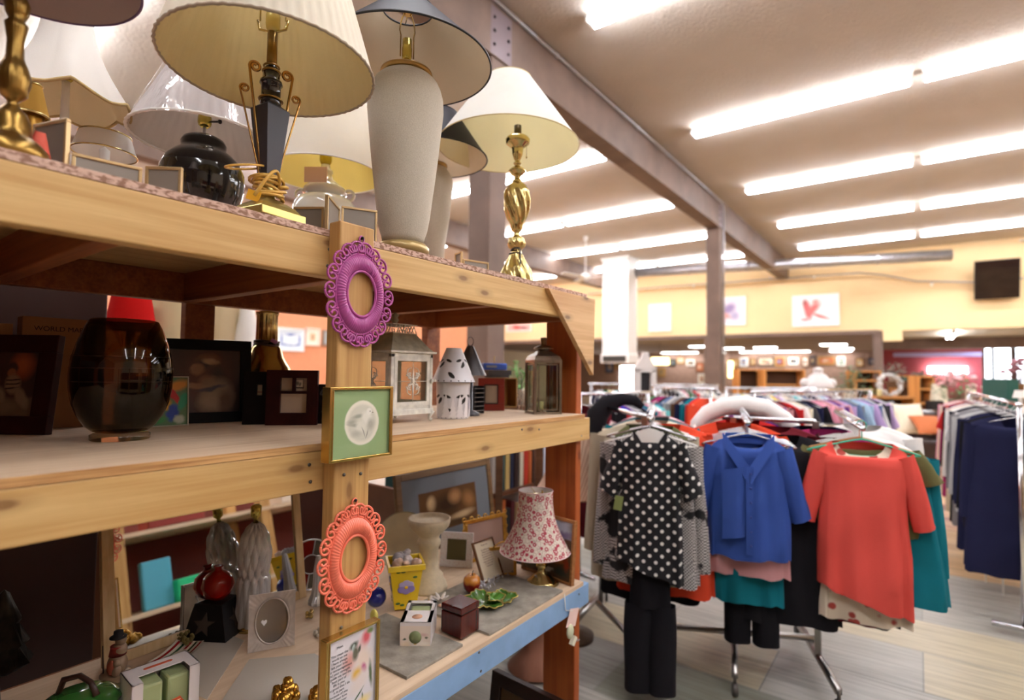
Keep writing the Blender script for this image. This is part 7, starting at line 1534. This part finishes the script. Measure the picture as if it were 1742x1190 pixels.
plant('grey green flower bunch beside the window', 1690, 680, 7.4, 1.0, .16, .42, 40, (130, 150, 110), (220, 216, 196), 'flower_bunch', 'flowers', 12)
plant('silvery plant on the oak cupboard far back', 1520, 640, 12.5, 1.35, .30, .5, 40, (120, 134, 122), None, seed=13)
# seashell wreath
p = onD(1514, 672, 10.7); t = thing('wreath', 'grey and white wreath standing on the low oak bookcase', 'wreath', (p.x, p.y, 1.07), YAW); t.scale = (1.25, 1.25, 1.1); b = MB(); rd = random.Random(2)
for k in range(44): a = k/44*2*PI; b.ell((.17*math.cos(a)+rd.uniform(-.02, .02), rd.uniform(-.03, .03), .20+.17*math.sin(a)+rd.uniform(-.015, .02)), (.035, .03, .035), 8, 5, fn=lambda aa, bb: 1+.2*math.sin(4*aa))
b.build('ring', mat('wreath_grey', (186, 182, 178), .7, var=.35, vs=12), t)
p = onD(1496, 664, 10.5); tag(MB().lathe([(.04, 0), (.05, .03), (.035, .10), (.05, .14), (0, .14)], 16).build('jug', mat('cream_jug', (214, 196, 140), .4), loc=(p.x, p.y, 1.07)), 'little cream jug on the low oak bookcase', 'jug')
# pictures on the back wall, rows of them
pal_ = [(90, 110, 150), (150, 120, 80), (180, 160, 140), (120, 60, 50), (70, 90, 80), (200, 190, 180), (60, 50, 60), (170, 90, 60), (110, 130, 120), (190, 150, 100)]
def back_pic(px0, py0, px1, py1, i, Y, lab):
    c1, c2 = pal_[i % 10], pal_[(i*3+1) % 10]
    wall_art(px0, py0, px1, py1, Y, 'framed_picture', lab, 'picture', [('e', .4, .5, .25, .3, 20*i, c2, .6), ('e', .65, .35, .2, .2, 0, pal_[(i*7+2) % 10], .6)], c1, [(60, 44, 36), (170, 130, 70), (230, 226, 220), (110, 76, 50)][i % 4], .06, 0, .6, .04)
specs = [(1030, 610, 1044, 634), (1046, 612, 1058, 628), (1084, 611, 1096, 624), (1100, 608, 1112, 620), (1138, 610, 1150, 622), (1152, 608, 1164, 618), (1168, 612, 1182, 622), (1184, 616, 1198, 632), (1210, 612, 1218, 626), (1243, 610, 1256, 624), (1259, 608, 1272, 623), (1275, 608, 1286, 622), (1289, 607, 1317, 622), (1319, 607, 1335, 623), (1342, 608, 1358, 620), (1364, 606, 1376, 624), (1378, 604, 1388, 622), (1392, 606, 1420, 620), (1424, 606, 1438, 622), (1455, 608, 1470, 624), (1476, 608, 1490, 620), (1120, 626, 1132, 640), (1188, 636, 1200, 652), (1448, 628, 1456, 640)]
side = ['far left', 'left', 'middle', 'right', 'far right']
for i, s in enumerate(specs): back_pic(*s, i, YF-.02, 'blurred %s picture, %s from the left on the tan back wall' % (['blue', 'brown', 'pale', 'dark red', 'green', 'white', 'dark', 'rust', 'grey green', 'ochre'][i % 10], NN[i]))
# glowing items at the back: doorway, hanging lamps
a = onY(1055, 622, YF-.05); c = onY(1081, 660, YF-.05)
o = MB().box((0, 0, 0), ((c.x-a.x), .04, a.z-c.z+.5)).build('door_1', emit('bright_doorway', (255, 255, 255), 3.2), loc=((a.x+c.x)/2, YF-.04, (a.z+c.z)/2-.25)); struct(o); o['label'] = 'bright open doorway in the back wall'
def pend(px, py, D, r, h, lab, power=2.2):
    p = onD(px, py, D); t = thing('pendant_lamp', lab, 'lamp', (p.x, p.y, p.z)); b = MB(); b.lathe([(r, -h/2), (r*.95, h/2), (r*.9, h/2)], 20, cap=False); b.build('lamp_shade', emit('amber_lamp_glow', (255, 216, 140), power), t); MB().tube([(0, 0, h/2-.01), (0, 0, 2.69-p.z)], .006, 6).build('cord', blackm, t)
    MB().lathe([(.02, h/2-.03), (r*.93, h/2-.001), (r*.93, h/2)], 20).build('top_plate', brassd, t)
pend(1123, 614, 21, .34, .26, 'wide amber hanging lamp below the square duct'); pend(1213, 611, 20, .10, .34, 'small amber hanging lamp left of the slim column'); pend(1243, 628, 20, .09, .6, 'narrow amber light just right of the slim column')
# white birdcage shape and other silhouettes on far racks
p = onD(1097, 655, 7.0); t = thing('white_display_house', 'white lantern-shaped display piece above the far left rack', 'decoration', (p.x, p.y, 1.2), YAW)
b = MB(); [b.box((s*.10, 0, .16), (.07, .12, .32)) for s in (-1, 1)]; b.box((0, 0, .30), (.27, .12, .06)); b.prism([(-.135, 0), (.135, 0), (.05, .13), (.03, .2), (-.03, .2), (-.05, .13)], .1, M=TR((0, .05, .33), rx=PI/2)); b.build('frame', mat('white_mannequin', (246, 240, 238)), t); MB().box((0, .03, .14), (.13, .04, .28)).build('dark_inner', blackm, t)
table('table under the white display piece', 1097, 690, 7.0, 1.2, .5, .4, dw)
# green cupboard edge, basket box at the upper right
t = thing('bottle_green_cupboard', 'dark green narrow cupboard beside the back window', 'cupboard', (*XYD(1716, 660, 5.6), 0), YAW)
MB().box((0, .1, .72), (.12, .3, 1.44)).build('body', mat('dark_green_paint', (24, 84, 74), .5), t, bevel=.004)
t = thing('wooden_chest', 'brown wooden chest of drawers at the upper right edge, under the bouquet', 'chest', (*XYD(1734, 668, 8.0), 0), YAW); t.scale = (1.4, 1.4, 1)
MB().box((0, .15, .61), (.42, .4, 1.22)).build('body', dw, t, bevel=.005)
for z in (.3, .62, .94): MB().box((0, -.055, z), (.37, .02, .27)).build('drawer', oakx, t, bevel=.003)
for k, (px, py, c) in enumerate(((1688, 683, 'beige'), (1702, 684, 'brown'), (1716, 682, 'beige'))):
    p = onD(px, py, 5.9); b = MB(); b.lathe([(.10, 0), (.12, .04), (.10, .12), (.06, .14), (0, .14)], 16); tag(b.build('wicker_basket', mat('wicker_'+c, (196-30*(k % 2), 140-20*(k % 2), 84), .8, var=.3, vs=40), loc=(p.x, p.y, 1.12)), ['left round tan basket', 'middle dark tan basket', 'right tan basket'][k]+' on the ledge behind the right edge rack', 'basket')
b = MB(); a_ = Vector((*XYD(1680, 690, 5.9), 0)); c_ = Vector((*XYD(1726, 690, 5.9), 0)); b.box((0, 0, .56), ((c_-a_).length, .3, 1.12)); o = b.build('display_plinth', oakx, loc=((a_+c_)/2), rz=YAW); tag(o, 'oak display plinth carrying three round baskets', 'plinth')
# white wire stand with shoes at the lower right edge
t = thing('wire_stand', 'white wire stand with odds and ends at the right edge, below the dark coats', 'stand', (*XYD(1738, 900, 3.75), 0), .3); b = MB()
for z in (.15, .35, .55): b.tube([(-.16, -.12, z), (.16, -.12, z), (.16, .12, z), (-.16, .12, z)], .004, 6, closed=True)
for i in (-1, 1):
    for j in (-1, 1): b.tube([(i*.16, j*.12, 0), (i*.16, j*.12, .6)], .005, 6)
b.build('frame', white, t)
for z in (.155, .355): MB().box((0, 0, z), (.31, .23, .006)).build('tray', mat('brown_tray', (120, 84, 60), .6), t)
for k, (z, c) in enumerate(((.362, 'white'), (.162, 'pale blue'), (.362, 'brown'))):
    b = MB(); b.ell((0, 0, .03), (.09, .035, .032), 16, 8, fn=lambda a, q: 1-.15*math.cos(a)); q = t.location; tag(b.build('shoe', cmat(c), loc=(q.x-.06+.09*(k//2), q.y+.02-.03*k, z), rz=.4), '%s shoe on the wire stand at the right edge' % c, 'shoe')
# ---- things behind the shelving unit, seen through it
t = thing('rear_table', 'long table behind the shelf, crowded with lamps and books', 'table', (-2.62, 1.9, 0)); MB().box((0, 0, .98), (.60, 3.6, .04)).build('table_top', oakx, t)
for i in (-1, 1):
    for j in (-1, 1): MB().box((i*.26, j*1.7, .48), (.06, .06, .96)).build('leg', oak, t)
def rear_lamp(lab, px, X, pyr, rpx, pyt, rt_, mo, bm_): 
    P = axis(px, 560, X); t = thing('table_lamp', lab, 'lamp', (*P, 1.0)); z0 = zat(P, pyr)-1.0; z1 = zat(P, pyt)-1.0
    shade(t, z0, sz(rpx, (*P, 1.0+z0)), z1, sz(rt_, (*P, 1.+z0)), mo, mo, white, seg=48, ring=False); MB().lathe([(.07, 0), (.075, .01), (.025, .03), (.05, max(.05, z0*.5)), (.015, max(.1, z0*.8)), (.012, z1-.02)], 20).build('base', bm_, t)
rear_lamp('lamp with a bright red shade behind the glass vase, past the shelf', 222, -2.55, 560, 46, 500, 34, cloth('red_shade', (206, 24, 20), .3), brass)
rear_lamp('lamp with a cream shade and dangling cord behind the portrait print', 300, -2.62, 590, 66, 500, 40, cloth('cream_shade2', (214, 196, 156), .3), brass)
rear_lamp('lamp with a white pleated shade seen beside the brass column', 420, -2.6, 612, 26, 520, 12, cwhite, brass)
rear_lamp('lamp with a pale tan shade right of the back post', 380, -2.7, 580, 34, 512, 26, cloth('tan_shade2', (216, 196, 160), .3), gold)
# books behind the lower right bay
bc = [('teal', (40, 84, 84)), ('white', (230, 226, 220)), ('brown', (92, 62, 46)), ('tan', (170, 140, 96)), ('dark', (40, 36, 38)), ('red', (206, 58, 36)), ('dark brown', (60, 38, 30)), ('yellow', (206, 178, 110)), ('pale blue', (196, 208, 226)), ('black', (24, 22, 26)), ('light blue', (206, 216, 232)), ('maroon', (96, 30, 34)), ('orange', (196, 106, 50)), ('cream', (226, 214, 190)), ('navy', (34, 44, 76))]
t = thing('bookcase', 'dark wooden bookcase standing behind the lower right bay', 'furniture', (-2.20, 2.62, 0)); dk_w = mat('bookcase_brown', (104, 62, 34), .6, var=.2)
for s in (-1, 1): MB().box((-.0, s*.74, .43), (.28, .03, .86)).build('side', dk_w, t)
for z in (.37, .70): MB().box((0, 0, z), (.28, 1.44, .025)).build('shelf', dk_w, t)
MB().box((-.13, 0, .2), (.015, 1.44, .4)).build('back_panel', mat('bookcase_back', (52, 34, 24), .8), t)
rd = random.Random(4); y = 1.96
for sh, zb_ in ((0, .7125), (1, .3825)):
    y = 1.93
    for k in range(27):
        c = bc[(k*7+sh*4) % 15]; w_ = rd.uniform(.035, .06); h_ = rd.uniform(.21, .28); 
        if y+w_ > 3.33: break
        b = MB(); b.box((0, 0, h_/2), (.17, w_*.94, h_)); o = b.build('book', mat('book_'+c[0].replace(' ', '_'), c[1], .6), loc=(-2.17, y+w_/2, zb_), bevel=.002); o.rotation_euler[0] = rd.choice((0, 0, 0, -.04))
        tag(o, '%s book, %s from the left on the %s shelf of the dark bookcase' % (c[0], NN[k], ('upper', 'lower')[sh]), 'book', 'books behind the shelf'); y += w_+.004+(.0 if o.rotation_euler[0] == 0 else .012)
# wicker shade lamp beyond the end post
P = axis(962, 800, -2.05) if False else XYD(975, 800, 3.05); t = thing('wicker_lamp', 'lamp with a wide woven wicker shade beyond the end post', 'lamp', (*P, 0))
n = NT('wicker_weave'); w1 = n.n('ShaderNodeTexWave'); w1.inputs['Scale'].default_value = 28; w1.inputs['Distortion'].default_value = 1; n.l(n.coord(), w1.inputs[0]); n.bsdf(n.mix(w1.outputs['Fac'], lin((172, 134, 112)), lin((204, 170, 146))), .8); 
z0 = zat(P, 838); z1 = zat(P, 742); shade(t, z0, sz(66, (*P, z0)), z1, sz(30, (*P, z1)), n.m, n.m, wood('rattan', (160, 110, 80), (130, 84, 60), 2, .6, False), seg=48, bell=.02, ring=False); MB().lathe([(.12, 0), (.12, .02), (.03, .05), (.025, z1-.05)], 24).build('base', mat('bronze_stem', (80, 60, 44), .4, .5), t)
# tall wooden panels behind the lower left bay
for i, (px, lab) in enumerate(((222, 'tall brown board leaning behind the mirror'), (515, 'dark brown cupboard side seen between mirror and middle post'))):
    P = axis(px, 900, -2.15); tag(MB().box((0, 0, .48), (.03, .34 if i else .26, .96)).build('brown_board', mat('brown_board%d' % i, ((120, 74, 40), (80, 40, 26))[i], .6), loc=(*P, 0)), lab, 'board')
# ---- the shelf across the aisle, seen only in the mirror
t = thing('shelving_unit', 'second pine shelving unit across the aisle, showing in the mirror', 'shelf', (1.45, 2.6, 0))
for y in (-1.1, 0, 1.1):
    for x in (-.3, .3): MB().box((x, y, .95), (.09, .09, 1.9)).build('post', pinez, t)
for z in (.2, .66, 1.22): MB().box((0, 0, z), (.7, 2.3, .03)).build('shelf_board', ply, t)
for k, (y, z, s_, c, lab, nm, cat) in enumerate(((2.35, .835, (.14, .26, .10), (240, 226, 200), 'cream box stacked on the green tray across the aisle', 'cream_box', 'box'), (2.2, .675, (.2, .7, .16), (30, 196, 130), 'long bright green tray on the shelf across the aisle', 'green_tray', 'tray'), (1.75, .675, (.06, .2, .34), (90, 180, 206), 'pale blue packet standing on the shelf across the aisle', 'blue_packet', 'packet'), (3.1, .675, (.2, .3, .14), (196, 60, 50), 'red box on the shelf across the aisle', 'red_box', 'box'), (2.9, 1.235, (.2, .3, .2), (230, 210, 190), 'white box on the upper board across the aisle', 'white_box', 'box'), (1.9, 1.235, (.2, .4, .12), (150, 50, 40), 'maroon box on the upper board across the aisle', 'maroon_box', 'box'))):
    b = MB(); b.box((0, 0, s_[2]/2), s_); tag(b.build(nm, mat('mir_'+nm, c, .5), loc=(1.2, y, z), bevel=.01), lab, cat)

UN = bpy.data.objects['shelving_unit.001']
MB().box((.35, 0, .95), (.02, 2.3, 1.4)).build('back_panel', mat('maroon_panel', (110, 44, 34), .7), UN)
c = copy_tree(UN, None, (1.45, .25, 0)); c['label'] = 'unseen copy of the pine shelving unit, added across the aisle to block light'  # unseen copy added to keep low light off the big shelf
for (px, D, z, w, lab) in ((1572, 13, 1.0, .6, 'table under the bushy grey green plant'), (1446, 9.6, .95, .5, 'table under the tall leafy plant'), (884, 3.4, 1.25, .3, 'plant stand behind the glass lantern'), (742, 2.75, 1.25, .24, 'plant stand behind the white lantern'), (1690, 7.4, 1.0, .3, 'plant stand beside the window flowers'), (1520, 12.5, 1.35, .6, 'stand under the silvery plant far back')): table(lab, px, 690, D, z, w, w*.8, dw, 'plant_table')
# tall dark blocks added to shade the left end of the big shelf
tag(MB().box((0, 0, .95), (.42, 1.5, 1.9)).build('shade_block', mat('cupboard_brown', (58, 30, 22), .6), loc=(-2.22, -.14, 0), bevel=.005), 'dark cupboard added behind the left end of the big shelf to shade it', 'cupboard')
tag(MB().box((0, 0, 1.0), (1.5, .42, 2.0)).build('shade_block', mat('cupboard_brown', (58, 30, 22), .6), loc=(-1.35, -.95, 0), bevel=.005), 'unseen dark cupboard added at the left end of the aisle to shade the shelf', 'cupboard')
